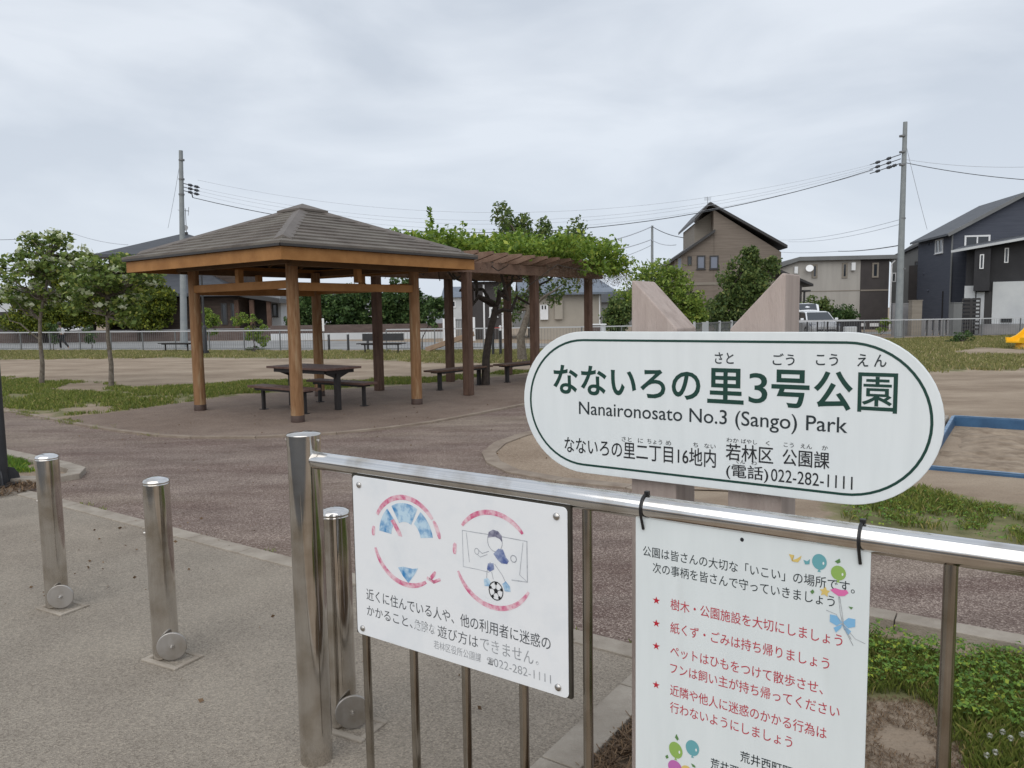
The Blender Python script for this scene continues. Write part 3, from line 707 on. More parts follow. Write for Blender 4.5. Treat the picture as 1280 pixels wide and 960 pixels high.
# ------------------------------------------------------------------ stainless bollards and railing
def bollard_proto():
    t = thing('bollard', 'x', 'bollard', (0, 0, 0), 'steel bollards across the park entrance')
    r, h = 0.0585, 0.845
    MB().lathe([(r, 0.0), (r, 0.3), (r, h - 0.0125), (r, h - 0.012), (r - 0.002, h - 0.008)], (0, 0, 0), 40).build('post', M['steel'], t, smooth=True)
    MB().lathe([(r - 0.001, h - 0.008), (r + 0.0005, h - 0.006), (r + 0.0005, h), (r * 0.9, h + 0.009), (r * 0.6, h + 0.016), (r * 0.25, h + 0.02), (0, h + 0.0205)], (0, 0, 0), 40).build('domed_cap', M['steel_rail'], t, smooth=True)
    c = np.array([0.077, -0.026, 0.074]); ax = np.array([0.676, -0.739, 0.0])
    d = MB().lathe([(0.0, -0.006), (0.064, -0.006), (0.066, -0.004), (0.066, 0.004), (0.064, 0.006), (0, 0.006)], c, 36, ax).build('lock_disc', M['steel_disc'], t, smooth=True)
    MB().lathe([(0.006, 0.006), (0.006, 0.022), (0, 0.023)], c, 10, ax).lathe([(0.012, 0.006), (0.012, 0.010), (0, 0.010)], c, 6, ax).build('bolt', M['steel_bolt'], d)
    # pale mortar frame round the ground socket
    mb = MB(); a, b = 0.235, 0.14
    for (x, y, sx, sy) in ((0.045, -b / 2, a, 0.026), (0.045, b / 2, a, 0.026), (0.045 - a / 2 + 0.013, 0, 0.026, b - 0.026), (0.045 + a / 2 - 0.013, 0, 0.026, b - 0.026)):
        mb.box((x, y, 0.0), (sx, sy, 0.012))
    mb.build('socket_frame', M['kerb'], t, bevel=0.004)
    MB().box((0.045, 0, -0.001), (a - 0.054, b - 0.028, 0.006)).build('socket_plate', M['entry'], t)
    MB().tube([(-0.052, -0.030, 0.60), (-0.06, -0.036, 0.60)], 0.006, 8).build('key_pin', M['steel_bolt'], t)
    return t
B0 = bollard_proto()
BOL = [(-2.566, 4.13, 'steel bollard farthest left in the entrance row, nearest the lamp post'), (-1.659, 3.472, 'middle steel bollard standing alone on the grey paving'), (-0.690, 2.862, 'steel bollard partly hidden behind the railing end post')]
for i, (x, y, lb) in enumerate(BOL):
    o = B0 if i == 0 else copy_tree(B0)
    o.location = (x, y, 0.0); o.rotation_euler = (0, 0, R(-28) + R(40) * 0); o['label'] = lb

railing = thing('railing', 'stainless steel entrance railing carrying the park signs', 'railing', sm(0, 0))
pr = 0.0575; PC = fr(-0.075, 0, 0.004)
post = MB().lathe([(pr, -0.05), (pr, 1.150)], PC, 48).build('end_post', M['steel'], railing, smooth=True)
MB().lathe([(pr + 0.0015, 1.150), (pr + 0.0015, 1.1505), (pr + 0.0015, 1.1865), (pr + 0.0015, 1.187), (pr + 0.0012, 1.1876), (pr * 0.97, 1.191), (pr * 0.6, 1.195), (0, 1.197)], PC, 48).build('post_cap', M['steel'], post, smooth=True)
for a in (R(176), R(-22)):
    d = np.array([math.cos(a), math.sin(a), 0])
    MB().lathe([(0.0045, -0.002), (0.0045, 0.006), (0.003, 0.008), (0, 0.008)], PC + d * pr + np.array([0, 0, 1.168]), 10, d).build('cap_screw', M['steel_bolt'], post)
rr = 0.0302
MB().tube([fr(-0.045, 1.1), fr(-0.02, 1.1), fr(1.3, 1.1), fr(2.6, 1.1), fr(3.9, 1.1)], rr, 40).build('handrail', M['steel_rail'], railing, smooth=True)
for s in [0.1950 + 0.2119 * i for i in range(18)]:
    MB().tube([fr(s, -0.03), fr(s, 0.6), fr(s, 1.085)], 0.0140, 16).build('baluster', M['steel_bar'], railing, smooth=True)
PC2 = fr(3.94, 0, 0)
post = MB().lathe([(pr, -0.05), (pr, 1.150)], PC2, 40).build('end_post', M['steel'], railing, smooth=True)
MB().lathe([(pr + 0.0015, 1.150), (pr + 0.0015, 1.187), (pr * 0.6, 1.201), (0, 1.204)], PC2, 40).build('post_cap', M['steel_rail'], post, smooth=True)

# ------------------------------------------------------------------ the park name sign on two cast-stone pillars
sign = thing('park_name_sign', 'white oval park name sign on two pink slanted pillars', 'sign', fr(1.26, 0, -0.3))
OFF = -0.25
def stadium(s0, s1, z0, z1, off, seg=28):
    r = (z1 - z0) / 2; zc = (z0 + z1) / 2; P = []
    for k in range(seg + 1):
        a = -math.pi / 2 + math.pi * k / seg; P.append(fr(s1 - r + r * math.cos(a), zc + r * math.sin(a), off))
    for k in range(seg + 1):
        a = math.pi / 2 + math.pi * k / seg; P.append(fr(s0 + r + r * math.cos(a), zc + r * math.sin(a), off))
    return P
S0, S1, Z0, Z1 = 0.680, 1.849, 1.108, 1.539
panel = MB().prism(stadium(S0, S1, Z0, Z1, OFF), -N * 0.012).build('panel', M['signwhite'], sign, bevel=0.0015)
def ring_band(mb, outer, inner):
    n = len(outer)
    for i in range(n):
        j = (i + 1) % n; mb.face([outer[i], outer[j], inner[j], inner[i]])
mb = MB(); g = 0.0225; w = 0.0065
ring_band(mb, stadium(S0 + g, S1 - g, Z0 + g, Z1 - g, OFF + 0.0006), stadium(S0 + g + w, S1 - g - w, Z0 + g + w, Z1 - g - w, OFF + 0.0006))
mb.build('border_line', M['green_ink'], sign)
o6 = OFF + 0.0007
mb = MB()
for body, s0, s1, z0, z1, bo in (('なないろの', 0.790, 1.2615, 1.348, 1.437, .020), ('里', 1.281, 1.381, 1.345, 1.441, .018), ('3', 1.394, 1.443, 1.351, 1.431, .006), ('号', 1.453, 1.548, 1.344, 1.442, .020), ('公', 1.558, 1.650, 1.344, 1.442, .020), ('園', 1.661, 1.749, 1.344, 1.441, .008)):
    letter(mb, body, s0, s1, z0, z1, o6, bo)
mb.build('lettering', M['green_ink'], sign)
write(sign, M['slate_ink'], o6, [('Nanaironosato No.3 (Sango) Park', 0.880, 1.640, 1.276, 1.328, .004)])
write(sign, M['slate_ink'], o6, [('さと', 1.301, 1.353, 1.453, 1.484), ('ごう', 1.455, 1.510, 1.453, 1.484), ('こう', 1.562, 1.614, 1.455, 1.485), ('え ん', 1.658, 1.723, 1.455, 1.486)], 0.010, 'reading')
write(sign, M['black_ink'], o6, [('なないろの里二丁目16地内', 0.828, 1.307, 1.166, 1.2165), ('若林区', 1.334, 1.461, 1.192, 1.238), ('公園課', 1.484, 1.6, 1.193, 1.237), ('(電話)', 1.336, 1.449, 1.140, 1.183), ('022-282-1111', 1.456, 1.655, 1.147, 1.1805, .002)], 0.008)
write(sign, M['black_ink'], o6, [('さと', 1.023, 1.055, 1.217, 1.231), ('に', 1.075, 1.091, 1.217, 1.230), ('ちょう', 1.104, 1.150, 1.217, 1.231), ('め', 1.161, 1.177, 1.217, 1.231), ('ち', 1.242, 1.256, 1.219, 1.232), ('ない', 1.274, 1.306, 1.219, 1.232),
        ('わか', 1.336, 1.369, 1.241, 1.253), ('ばやし', 1.376, 1.418, 1.241, 1.253), ('く', 1.441, 1.451, 1.241, 1.253), ('こう', 1.487, 1.512, 1.241, 1.253), ('えん', 1.529, 1.557, 1.241, 1.253), ('か', 1.581, 1.595, 1.241, 1.253),
        ('でん', 1.360, 1.387, 1.185, 1.197), ('わ', 1.404, 1.418, 1.185, 1.197)], 0.004, 'reading')
PO = -0.28
def pillar(prof):
    return MB().prism([fr(s, z, PO) for s, z in prof], -N * 0.15).build('pillar', M['pink_stone'], sign, bevel=0.004)
pillar([(1.040, -0.2), (1.180, -0.2), (1.180, 1.546), (1.047, 1.686), (1.040, 1.686)])
pillar([(1.331, -0.2), (1.476, -0.2), (1.476, 1.690), (1.466, 1.690), (1.331, 1.546)])
for s in (1.11, 1.40):
    MB().box(fr(s, 1.32, -0.271), (0.05, 0.018, 0.30), U, -N, (0, 0, 1)).build('bracket', M['steel_disc'], sign)

# ------------------------------------------------------------------ plate on the railing: no ball games / kites
ban = thing('prohibition_plate', 'weathered white plate with faded pink circles bolted to the railing', 'sign', fr(0.59, 0.54, 0.03))
BO = 0.030
def rrect(s0, s1, z0, z1, off, r=0.014, seg=5):
    P = []
    for (cs, cz, a0) in ((s1 - r, z0 + r, -90), (s1 - r, z1 - r, 0), (s0 + r, z1 - r, 90), (s0 + r, z0 + r, 180)):
        for k in range(seg + 1):
            a = R(a0 + 90 * k / seg); P.append(fr(cs + r * math.cos(a), cz + r * math.sin(a), off))
    return P
MB().prism(rrect(0.186, 0.998, 0.540, 1.076, BO), -N * 0.003).build('plate', M['plate'], ban, bevel=0.0008)
fb = MB()
for (s0, s1, z0, z1) in ((0.180, 1.006, 1.062, 1.080), (0.180, 1.006, 0.540, 0.556), (0.180, 0.196, 0.556, 1.062), (0.988, 1.006, 0.556, 1.062)):
    fb.box(fr((s0 + s1) / 2, (z0 + z1) / 2, BO - 0.0095), (s1 - s0, 0.012, z1 - z0), U, -N, (0, 0, 1))
fb.build('backing_frame', M['frame_brown'], ban)
for s, z in ((0.216, 1.047), (0.965, 1.048), (0.965, 0.565), (0.211, 0.562)):
    MB().lathe([(0.0105, 0), (0.0100, 0.003), (0.006, 0.006), (0, 0.007)], fr(s, z, BO), 16, N).build('rivet', M['steel_bolt'], ban, smooth=True)
for s in (0.34, 0.55, 0.72, 0.88):
    MB().box(fr(s, 1.0765, BO - 0.016), (0.03, 0.012, 0.012), U, -N, (0, 0, 1)).build('clip', M['iron'], ban)
q = BO + 0.0005
def arc(mb, cs, cz, r0, r1, a0, a1, off, n=24, rag=0.0):
    P = []
    for k in range(n + 1):
        a = R(a0 + (a1 - a0) * k / n); e = 1.0
        if rag: e = 1 - rag * max(0, (abs(k / n - 0.5) * 2) ** 4)
        rm = (r0 + r1) / 2; hw = (r1 - r0) / 2 * e
        P.append((cs + (rm - hw) * math.cos(a), cz + (rm - hw) * math.sin(a), cs + (rm + hw) * math.cos(a), cz + (rm + hw) * math.sin(a)))
    for a, b in zip(P[:-1], P[1:]):
        mb.face([fr(a[0], a[1], off), fr(b[0], b[1], off), fr(b[2], b[3], off), fr(a[2], a[3], off)])
def flat(mb, pts, off): mb.face([fr(s, z, off) for s, z in pts])
def stroke(mb, pts, w, off, closed=False):
    pts = [np.array(p, float) for p in pts]
    if closed: pts = pts + [pts[0]]
    for a, b in zip(pts[:-1], pts[1:]):
        d = b - a; d /= np.linalg.norm(d) + 1e-9; nrm = np.array([-d[1], d[0]]) * w / 2; e = d * w * 0.3
        flat(mb, [a - nrm - e, b - nrm + e, b + nrm + e, a + nrm - e], off)
def ell(cs, cz, rs, rz, n=24, tilt=0.0):
    return [(cs + rs * math.cos(t) * math.cos(tilt) - rz * math.sin(t) * math.sin(tilt), cz + rs * math.cos(t) * math.sin(tilt) + rz * math.sin(t) * math.cos(tilt)) for t in [2 * math.pi * k / n for k in range(n)]]
# left pictogram (kite-like fan) and right pictogram (boy, ball, goal); the paint is worn away as on the plate
c1 = (0.415, 0.890)
mb = MB()
arc(mb, *c1, 0.132, 0.148, 38, 150, q, rag=0.3); arc(mb, *c1, 0.133, 0.148, 12, 36, q, rag=0.6)
arc(mb, *c1, 0.132, 0.148, 197, 304, q, rag=0.4); arc(mb, *c1, 0.134, 0.146, 311, 327, q, rag=0.6); arc(mb, *c1, 0.134, 0.148, 168, 181, q, rag=0.5)
flat(mb, [(0.352, 0.948), (0.366, 0.955), (0.394, 0.918), (0.400, 0.903), (0.385, 0.903)], q + 0.0004)
stroke(mb, [(0.500, 0.788), (0.524, 0.780), (0.548, 0.792)], 0.010, q)
mb.build('printed_ring', M['pink_ink'], ban)
mb = MB()
c2 = (0.750, 0.888)
arc(mb, *c2, 0.133, 0.148, 42, 142, q, rag=0.4); arc(mb, *c2, 0.133, 0.148, 203, 330, q, rag=0.5); arc(mb, *c2, 0.134, 0.148, 168, 182, q, rag=0.5)
mb.build('printed_ring', M['pink_ink'], ban)
mb = MB()
def fan(a0, a1, r0, r1, c=(0.415, 0.900)):
    P = [(c[0] + r1 * math.cos(R(a)), c[1] + r1 * math.sin(R(a))) for a in np.linspace(a0, a1, 12)] + [(c[0] + r0 * math.cos(R(a)), c[1] + r0 * math.sin(R(a))) for a in np.linspace(a1, a0, 12)]
    flat(mb, P, q)
fan(63, 121, 0.052, 0.112); fan(10, 56, 0.062, 0.112); fan(132, 176, 0.062, 0.114)
mb.build('printed_fan', M['blue_ink'], ban)
mb = MB()
flat(mb, [(0.378, 0.800), (0.400, 0.806), (0.440, 0.806), (0.462, 0.812), (0.448, 0.790), (0.420, 0.757), (0.398, 0.775)], q)
mb.build('printed_tail', M['blue_ink'], ban)
mb = MB()
stroke(mb, [(0.640, 0.960), (0.690, 0.961), (0.760, 0.963), (0.868, 0.963)], 0.0022, q)
stroke(mb, [(0.640, 0.960), (0.641, 0.850), (0.690, 0.851), (0.735, 0.850)], 0.0018, q); stroke(mb, [(0.868, 0.963), (0.868, 0.846), (0.815, 0.842)], 0.0030, q)
stroke(mb, [(0.655, 0.955), (0.664, 0.868)], 0.0018, q); stroke(mb, [(0.855, 0.957), (0.842, 0.862)], 0.0018, q)
stroke(mb, [(0.868, 0.846), (0.842, 0.862)], 0.0018, q)
stroke(mb, ell(0.758, 0.945, 0.026, 0.030), 0.0022, q, True)                       # face
stroke(mb, [(0.735, 0.912), (0.712, 0.902), (0.698, 0.910)], 0.0022, q); stroke(mb, [(0.730, 0.902), (0.705, 0.890), (0.694, 0.896)], 0.002, q)
stroke(mb, ell(0.692, 0.905, 0.008, 0.009, 10), 0.002, q, True); stroke(mb, ell(0.822, 0.905, 0.010, 0.010, 10), 0.0025, q, True)
stroke(mb, [(0.740, 0.880), (0.728, 0.852), (0.726, 0.828)], 0.0022, q); stroke(mb, [(0.756, 0.878), (0.782, 0.850), (0.796, 0.826)], 0.0022, q); stroke(mb, [(0.745, 0.852), (0.750, 0.832)], 0.002, q)
mb.build('printed_outline', M['line_ink'], ban)
mb = MB(); flat(mb, [(0.732, 0.952), (0.737, 0.970), (0.752, 0.979), (0.770, 0.977), (0.782, 0.966), (0.784, 0.946), (0.776, 0.955), (0.760, 0.959), (0.744, 0.956)], q + 0.0002); mb.build('printed_hair', M['hair_ink'], ban)
mb = MB(); flat(mb, [(0.752, 0.908), (0.770, 0.926), (0.786, 0.926), (0.800, 0.902), (0.806, 0.896), (0.812, 0.902), (0.806, 0.912), (0.796, 0.886), (0.776, 0.884), (0.766, 0.894)][:3] + [(0.796, 0.905), (0.806, 0.896), (0.800, 0.886), (0.780, 0.884), (0.766, 0.893)], q + 0.0002)
flat(mb, [(0.732, 0.876), (0.752, 0.880), (0.754, 0.862), (0.738, 0.852), (0.728, 0.858)], q + 0.0002); mb.build('printed_shirt', M['navy_ink'], ban)
mb = MB(); flat(mb, [(0.716, 0.826), (0.730, 0.832), (0.740, 0.822), (0.736, 0.808), (0.718, 0.806)], q + 0.0002); flat(mb, [(0.782, 0.824), (0.794, 0.834), (0.808, 0.822), (0.810, 0.806), (0.790, 0.804)], q + 0.0002); mb.build('printed_shoes', M['blue_ink'], ban)
mb = MB(); stroke(mb, ell(0.759, 0.799, 0.0245, 0.027), 0.0028, q + 0.0004, True)
flat(mb, ell(0.759, 0.799, 0.008, 0.0085, 5, 0.3), q + 0.0004)
for a in (90, 162, 234, 306, 18):
    c = (0.759 + 0.0205 * math.cos(R(a)), 0.799 + 0.0225 * math.sin(R(a))); flat(mb, ell(c[0], c[1], 0.0055, 0.0050, 6, R(a)), q + 0.0004)
    stroke(mb, [(0.759 + 0.008 * math.cos(R(a)), 0.799 + 0.008 * math.sin(R(a))), c], 0.0014, q + 0.0003)
mb.build('printed_ball', M['black_ink'], ban)
write(ban, M['faded_black'], q, [('近くに住んでいる人や、他の利用者に迷惑の', 0.233, 0.942, 0.664, 0.704, .002), ('かかること、', 0.233, 0.432, 0.612, 0.646), ('遊び方は', 0.535, 0.690, 0.609, 0.648, -.004)])
write(ban, M['grey_ink'], q, [('できません', 0.698, 0.885, 0.609, 0.648, -.002)])
write(ban, M['faded_grey'], q, [('危険な', 0.440, 0.525, 0.611, 0.646, -.004), ('。', 0.893, 0.902, 0.612, 0.622)])
write(ban, M['grey_ink'], q, [('若林区役所公園課', 0.518, 0.700, 0.568, 0.595, -.004), ('022-282-1111', 0.747, 0.942, 0.569, 0.594, -.006)])
write(ban, M['black_ink'], q, [('☎', 0.722, 0.746, 0.570, 0.592)], 0, 'phone_mark')

# ------------------------------------------------------------------ rules notice hung from the rail with cable ties
rules = thing('rules_notice', 'pale park rules notice with red stars hung below the rail', 'sign', fr(1.467, 0.3, 0))
NB = 0.018
MB().prism(rrect(1.193, 1.742, 0.285, 1.078, NB, 0.004, 2), -N * 0.004).build('board', M['notice'], rules)
q = NB + 0.0005
write(rules, M['slate_ink'], q, [('公園は皆さんの大切な「いこい」の場所です。', 1.213, 1.712, 0.978, 1.005, .002), ('次の事柄を皆さんで守っていきましょう', 1.240, 1.672, 0.939, 0.966, .002), ('荒井西町町内会', 1.468, 1.640, 0.512, 0.540, .006), ('荒井西町公園愛護協力会', 1.395, 1.655, 0.470, 0.498, .006)])
write(rules, M['red_ink'], q, [(body, 1.288, s1, z - 0.0145, z + 0.0145) for body, s1, z in (('樹木・公園施設を大切にしましょう', 1.690, 0.867), ('紙くず・ごみは持ち帰りましょう', 1.664, 0.807), ('ペットはひもをつけて散歩させ、', 1.652, 0.746), ('フンは飼い主が持ち帰ってください', 1.688, 0.701), ('近隣や他人に迷惑のかかる行為は', 1.662, 0.643), ('行わないようにしましょう', 1.588, 0.598))], 0.003)
for z in (0.868, 0.808, 0.748, 0.645):
    mb = MB()
    flat(mb, [(1.250 + (0.0105 if k % 2 == 0 else 0.0042) * math.sin(math.pi * k / 5), z + (0.0105 if k % 2 == 0 else 0.0042) * math.cos(math.pi * k / 5)) for k in range(10)], q)
    mb.build('star_mark', M['star_ink'], rules)
def pm(name, c): 
    if name not in M: M[name] = mat(name, c, None, rough=0.5)
    return M[name]
def balloon(cs, cz, rs, rz, m, tilt=0.0):
    mb = MB(); flat(mb, ell(cs, cz, rs, rz, 24, tilt), q + 0.0003); flat(mb, [(cs - 0.004, cz - rz - 0.005), (cs + 0.004, cz - rz - 0.005), (cs, cz - rz + 0.002)], q + 0.0002)
    o = mb.build('printed_balloon', m, rules)
    mb = MB(); flat(mb, ell(cs + rs * 0.55, cz - rz * 0.1, rs * 0.12, rz * 0.2, 10), q + 0.0005); mb.build('highlight', pm('pale_print', (0.72, 0.76, 0.74)), o)
tq, gr_, pk_, yl_, mg_ = pm('turquoise_print', (0.13, 0.36, 0.40)), pm('leaf_green_print', (0.26, 0.42, 0.10)), pm('pink_print', (0.68, 0.15, 0.38)), pm('yellow_print', (0.66, 0.50, 0.16)), pm('mauve_print', (0.48, 0.14, 0.40))
balloon(1.638, 1.037, 0.0155, 0.0180, tq); balloon(1.678, 1.019, 0.0155, 0.0165, gr_)
balloon(1.304, 0.487, 0.0180, 0.0215, gr_, 0.2); balloon(1.348, 0.507, 0.0175, 0.0205, tq, -0.1); balloon(1.302, 0.440, 0.0185, 0.0190, mg_, 0.2); balloon(1.333, 0.436, 0.0165, 0.0195, yl_)
mb = MB(); flat(mb, [(1.662, 0.978), (1.672, 0.984), (1.684, 0.982), (1.696, 0.984), (1.700, 0.978), (1.692, 0.970), (1.680, 0.967), (1.670, 0.972)], q + 0.0006); mb.build('printed_flower', pk_, rules)
mb = MB(); flat(mb, [(1.640, 0.975), (1.647, 0.976), (1.652, 0.983), (1.655, 0.976), (1.662, 0.975), (1.657, 0.969), (1.657, 0.961), (1.650, 0.965), (1.643, 0.962), (1.645, 0.970)], q + 0.0006); flat(mb, [(1.572, 1.044), (1.584, 1.043), (1.578, 1.030), (1.590, 1.036), (1.600, 1.045), (1.597, 1.035), (1.592, 1.028), (1.580, 1.028)], q + 0.0006)
mb.build('printed_bird', yl_, rules)
mb = MB(); flat(mb, [(1.604, 1.036), (1.612, 1.034), (1.618, 1.040), (1.617, 1.028), (1.608, 1.026)], q + 0.0006); mb.build('printed_bird', tq, rules)
mb = MB()
for p in ([(1.670, 1.044), (1.680, 1.052), (1.682, 1.044), (1.676, 1.040)], [(1.620, 0.966), (1.626, 0.972), (1.629, 0.966), (1.624, 0.960)], [(1.700, 0.948), (1.710, 0.948), (1.706, 0.942)], [(1.302, 0.521), (1.306, 0.531), (1.312, 0.519), (1.308, 0.514)], [(1.276, 0.462), (1.282, 0.468), (1.285, 0.460), (1.279, 0.456)], [(1.345, 0.466), (1.354, 0.464), (1.357, 0.458), (1.349, 0.458)]): flat(mb, p, q + 0.0007)
mb.build('printed_leaves', pm('dark_leaf_print', (0.10, 0.22, 0.07)), rules)
mb = MB()
for sg in (-1, 1):
    c = 1.689; flat(mb, [(c, 0.909), (c + sg * 0.012, 0.922), (c + sg * 0.026, 0.922), (c + sg * 0.026, 0.905), (c + sg * 0.012, 0.899)], q + 0.0006); flat(mb, [(c, 0.906), (c + sg * 0.018, 0.893), (c + sg * 0.013, 0.883), (c + sg * 0.003, 0.895)], q + 0.0005)
mb.build('printed_bow', pm('sky_blue_print', (0.20, 0.44, 0.68)), rules)
mb = MB()
for p in ([(1.680, 0.966), (1.684, 0.930), (1.690, 0.905), (1.716, 0.878), (1.736, 0.872)], [(1.655, 0.930), (1.676, 0.925), (1.688, 0.905), (1.702, 0.880), (1.712, 0.862)], [(1.682, 0.966), (1.688, 0.93), (1.692, 0.902), (1.708, 0.875)]): stroke(mb, p, 0.0010, q + 0.0008)
mb.build('printed_strings', M['grey_ink'], rules)
mb = MB(); flat(mb, ell(1.465, 1.060, 0.0045, 0.0050, 12), q); mb.build('hole', M['black_ink'], rules)
for s in (1.212, 1.719):
    c = fr(s, 1.1, 0); r2 = rr + 0.0030; L = []
    for k in range(17):
        a = R(205 - 225 * k / 16)                           # from behind, over the top and down the viewer's side
        L.append(c + N * (r2 * math.cos(a)) + np.array([0, 0, r2 * math.sin(a)]))
    L += [fr(s + 0.001, 1.075, NB + 0.010), fr(s + 0.002, 1.058, NB + 0.005), fr(s + 0.003, 1.048, NB + 0.003)]
    t = MB().tube(L, 0.0036, 8).build('cable_tie', M['plastic_black'], rules, smooth=True)
    MB().box(fr(s + 0.002, 1.1 + r2 + 0.003, -0.004), (0.012, 0.012, 0.010), U, -N, (0, 0, 1)).build('tie_head', M['plastic_black'], t, bevel=0.001)

# ------------------------------------------------------------------ pavilion
PCN = np.array([-3.535, 13.215, 0.0]); HP, HE = 1.30, 2.10
def pv(a, b, z): return PCN + E1 * a * 0.985 + E2 * b * 1.03 + np.array([0, 0, z])      # a: towards right-back, b: towards left-back
pav = thing('pavilion', 'square wooden pavilion with a grey shingled hip roof over the picnic table', 'pavilion', PCN)
for a, b in ((-1, -1), (1, -1), (1, 1), (-1, 1)):
    p = pv(a * HP, b * HP, 0)
    o = MB().tube([p + [0, 0, 0.0], p + [0, 0, 0.8], p + [0, 0, 1.6], p + [0, 0, 2.42]], [0.098, 0.095, 0.092, 0.088], 20).build('post', M['wood_post'], pav, smooth=True)
    MB().lathe([(0.102, 0), (0.102, 0.095), (0.098, 0.10)], p, 20).build('post_shoe', M['shoe'], o, smooth=True)
ZB = 2.03
for (a0, b0, a1, b1) in ((-1, -1, 1, -1), (1, -1, 1, 1), (1, 1, -1, 1), (-1, 1, -1, -1)):
    dz = 0.0 if a0 != a1 else 0.035
    MB().beam(pv(a0 * HP, b0 * HP, ZB + dz), pv(a1 * HP, b1 * HP, ZB + dz), 0.09, 0.125).build('tie_beam', M['wood_fresh'], pav, bevel=0.006)
    c = pv((a0 + a1) / 2 * HP, (b0 + b1) / 2 * HP, 0)
    MB().box(c + [0, 0, (ZB + 0.10 + 2.32) / 2], (0.095, 0.095, 2.32 - ZB - 0.06), E1, E2).build('strut', M['wood_fresh'], pav, bevel=0.004)
    e = 1.62 / HP
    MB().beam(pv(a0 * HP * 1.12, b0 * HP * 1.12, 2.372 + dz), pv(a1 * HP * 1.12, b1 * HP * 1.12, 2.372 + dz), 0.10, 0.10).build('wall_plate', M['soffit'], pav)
ZE, ZA = 2.57, 3.42
for k in range(4):
    a0, b0 = ((-1, -1), (1, -1), (1, 1), (-1, 1))[k]; a1, b1 = ((1, -1), (1, 1), (-1, 1), (-1, -1))[k]
    e = HE - 0.05
    # fascia board, mitred
    p0, p1 = pv(a0 * e, b0 * e, 0), pv(a1 * e, b1 * e, 0); i0, i1 = pv(a0 * (e - .035), b0 * (e - .035), 0), pv(a1 * (e - .035), b1 * (e - .035), 0)
    mb = MB()
    mb.prism([p0 + [0, 0, 2.355], p1 + [0, 0, 2.355], i1 + [0, 0, 2.355], i0 + [0, 0, 2.355]], (0, 0, 0.175)); mb.build('fascia', M['wood_fresh'], pav)
    # small seams where the fascia boards meet
    # shingle courses
    mb = MB(); n = 12
    for i in range(n):
        t0, t1 = i / n, (i + 1) / n + 0.012
        h0, h1 = HE * (1 - t0) + 0.0, HE * (1 - min(t1, 0.985))
        z0, z1 = ZE + (ZA - ZE) * t0, ZE + (ZA - ZE) * min(t1, 0.985)
        q0, q1, q2, q3 = pv(a0 * h0, b0 * h0, z0 + 0.036), pv(a1 * h0, b1 * h0, z0 + 0.036), pv(a1 * h1, b1 * h1, z1 + 0.010), pv(a0 * h1, b0 * h1, z1 + 0.010)
        d0, d1 = q0 - [0, 0, 0.036], q1 - [0, 0, 0.036]
        mb.add([q0, q1, q2, q3, d0, d1], [(0, 1, 2, 3), (4, 5, 1, 0)])
    mb.build('shingles', M['shingle'], pav)
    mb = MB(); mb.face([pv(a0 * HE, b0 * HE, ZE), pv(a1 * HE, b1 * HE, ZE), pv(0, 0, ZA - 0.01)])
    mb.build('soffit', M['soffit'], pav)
    mb = MB().beam(pv(a0 * (HE - .012), b0 * (HE - .012), ZE - 0.018), pv(a1 * (HE - .012), b1 * (HE - .012), ZE - 0.018), 0.03, 0.034); mb.build('drip_edge', M['roof_edge'], pav)
    # hip capping: a flat folded metal ridge
    up = np.array([0, 0, 1.0])
    h0, h1 = pv(a0 * HE * 0.90, b0 * HE * 0.90, ZE + (ZA - ZE) * 0.10), pv(a0 * 0.16, b0 * 0.16, ZE + (ZA - ZE) * 0.92)
    dd = (h1 - h0) / np.linalg.norm(h1 - h0); sd = np.cross(dd, up); sd /= np.linalg.norm(sd)
    dwn = np.array([0, 0, -0.105 * 0.72])
    w = 0.125
    mb = MB()
    for (x, y) in ((h0, h1),):
        V = [x + up * .052, y + up * .052, x + sd * w + dwn * .62 + up * .040, y + sd * w + dwn * .62 + up * .040, x - sd * w + dwn * .62 + up * .040, y - sd * w + dwn * .62 + up * .040]
        V2 = [v - up * 0.035 for v in V]
        mb.add(V + V2, [(0, 1, 3, 2), (1, 0, 4, 5), (6, 8, 9, 7), (7, 11, 10, 6), (2, 3, 9, 8), (5, 4, 10, 11), (0, 2, 8, 6), (4, 0, 6, 10), (3, 1, 7, 9), (1, 5, 11, 7)])
    mb.build('hip_capping', M['shingle_dark'], pav)
    # rafters under the soffit
    for j in (-0.75, -0.375, 0.0, 0.375, 0.75):
        m0 = (np.array([a0 + a1, b0 + b1]) / 2); al = np.array([a1 - a0, b1 - b0]) / 2
        o0 = m0 * (HE - 0.09) + al * j * HE * 0.95; t_ = 1 - abs(j) * 0.95
        o1 = m0 * (HE - 0.09) * (1 - t_ * 0.92) + al * j * HE * 0.95
        r0 = pv(*o0, ZE - 0.045 + (ZA - ZE) * 0.045); r1 = pv(*o1, ZE - 0.045 + (ZA - ZE) * (1 - (1 - t_ * 0.92) * 0.955))
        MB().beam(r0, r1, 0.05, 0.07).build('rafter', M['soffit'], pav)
mb = MB()
c = 0.30; zc = ZA - 0.045
mb.add([pv(-c, -c, zc), pv(c, -c, zc), pv(c, c, zc), pv(-c, c, zc), pv(0, 0, zc + 0.125), pv(-c, -c, zc - 0.035), pv(c, -c, zc - 0.035), pv(c, c, zc - 0.035), pv(-c, c, zc - 0.035)],
    [(0, 1, 4), (1, 2, 4), (2, 3, 4), (3, 0, 4), (5, 6, 1, 0), (6, 7, 2, 1), (7, 8, 3, 2), (8, 5, 0, 3), (8, 7, 6, 5)])
mb.build('roof_cap', M['shingle_dark'], pav)

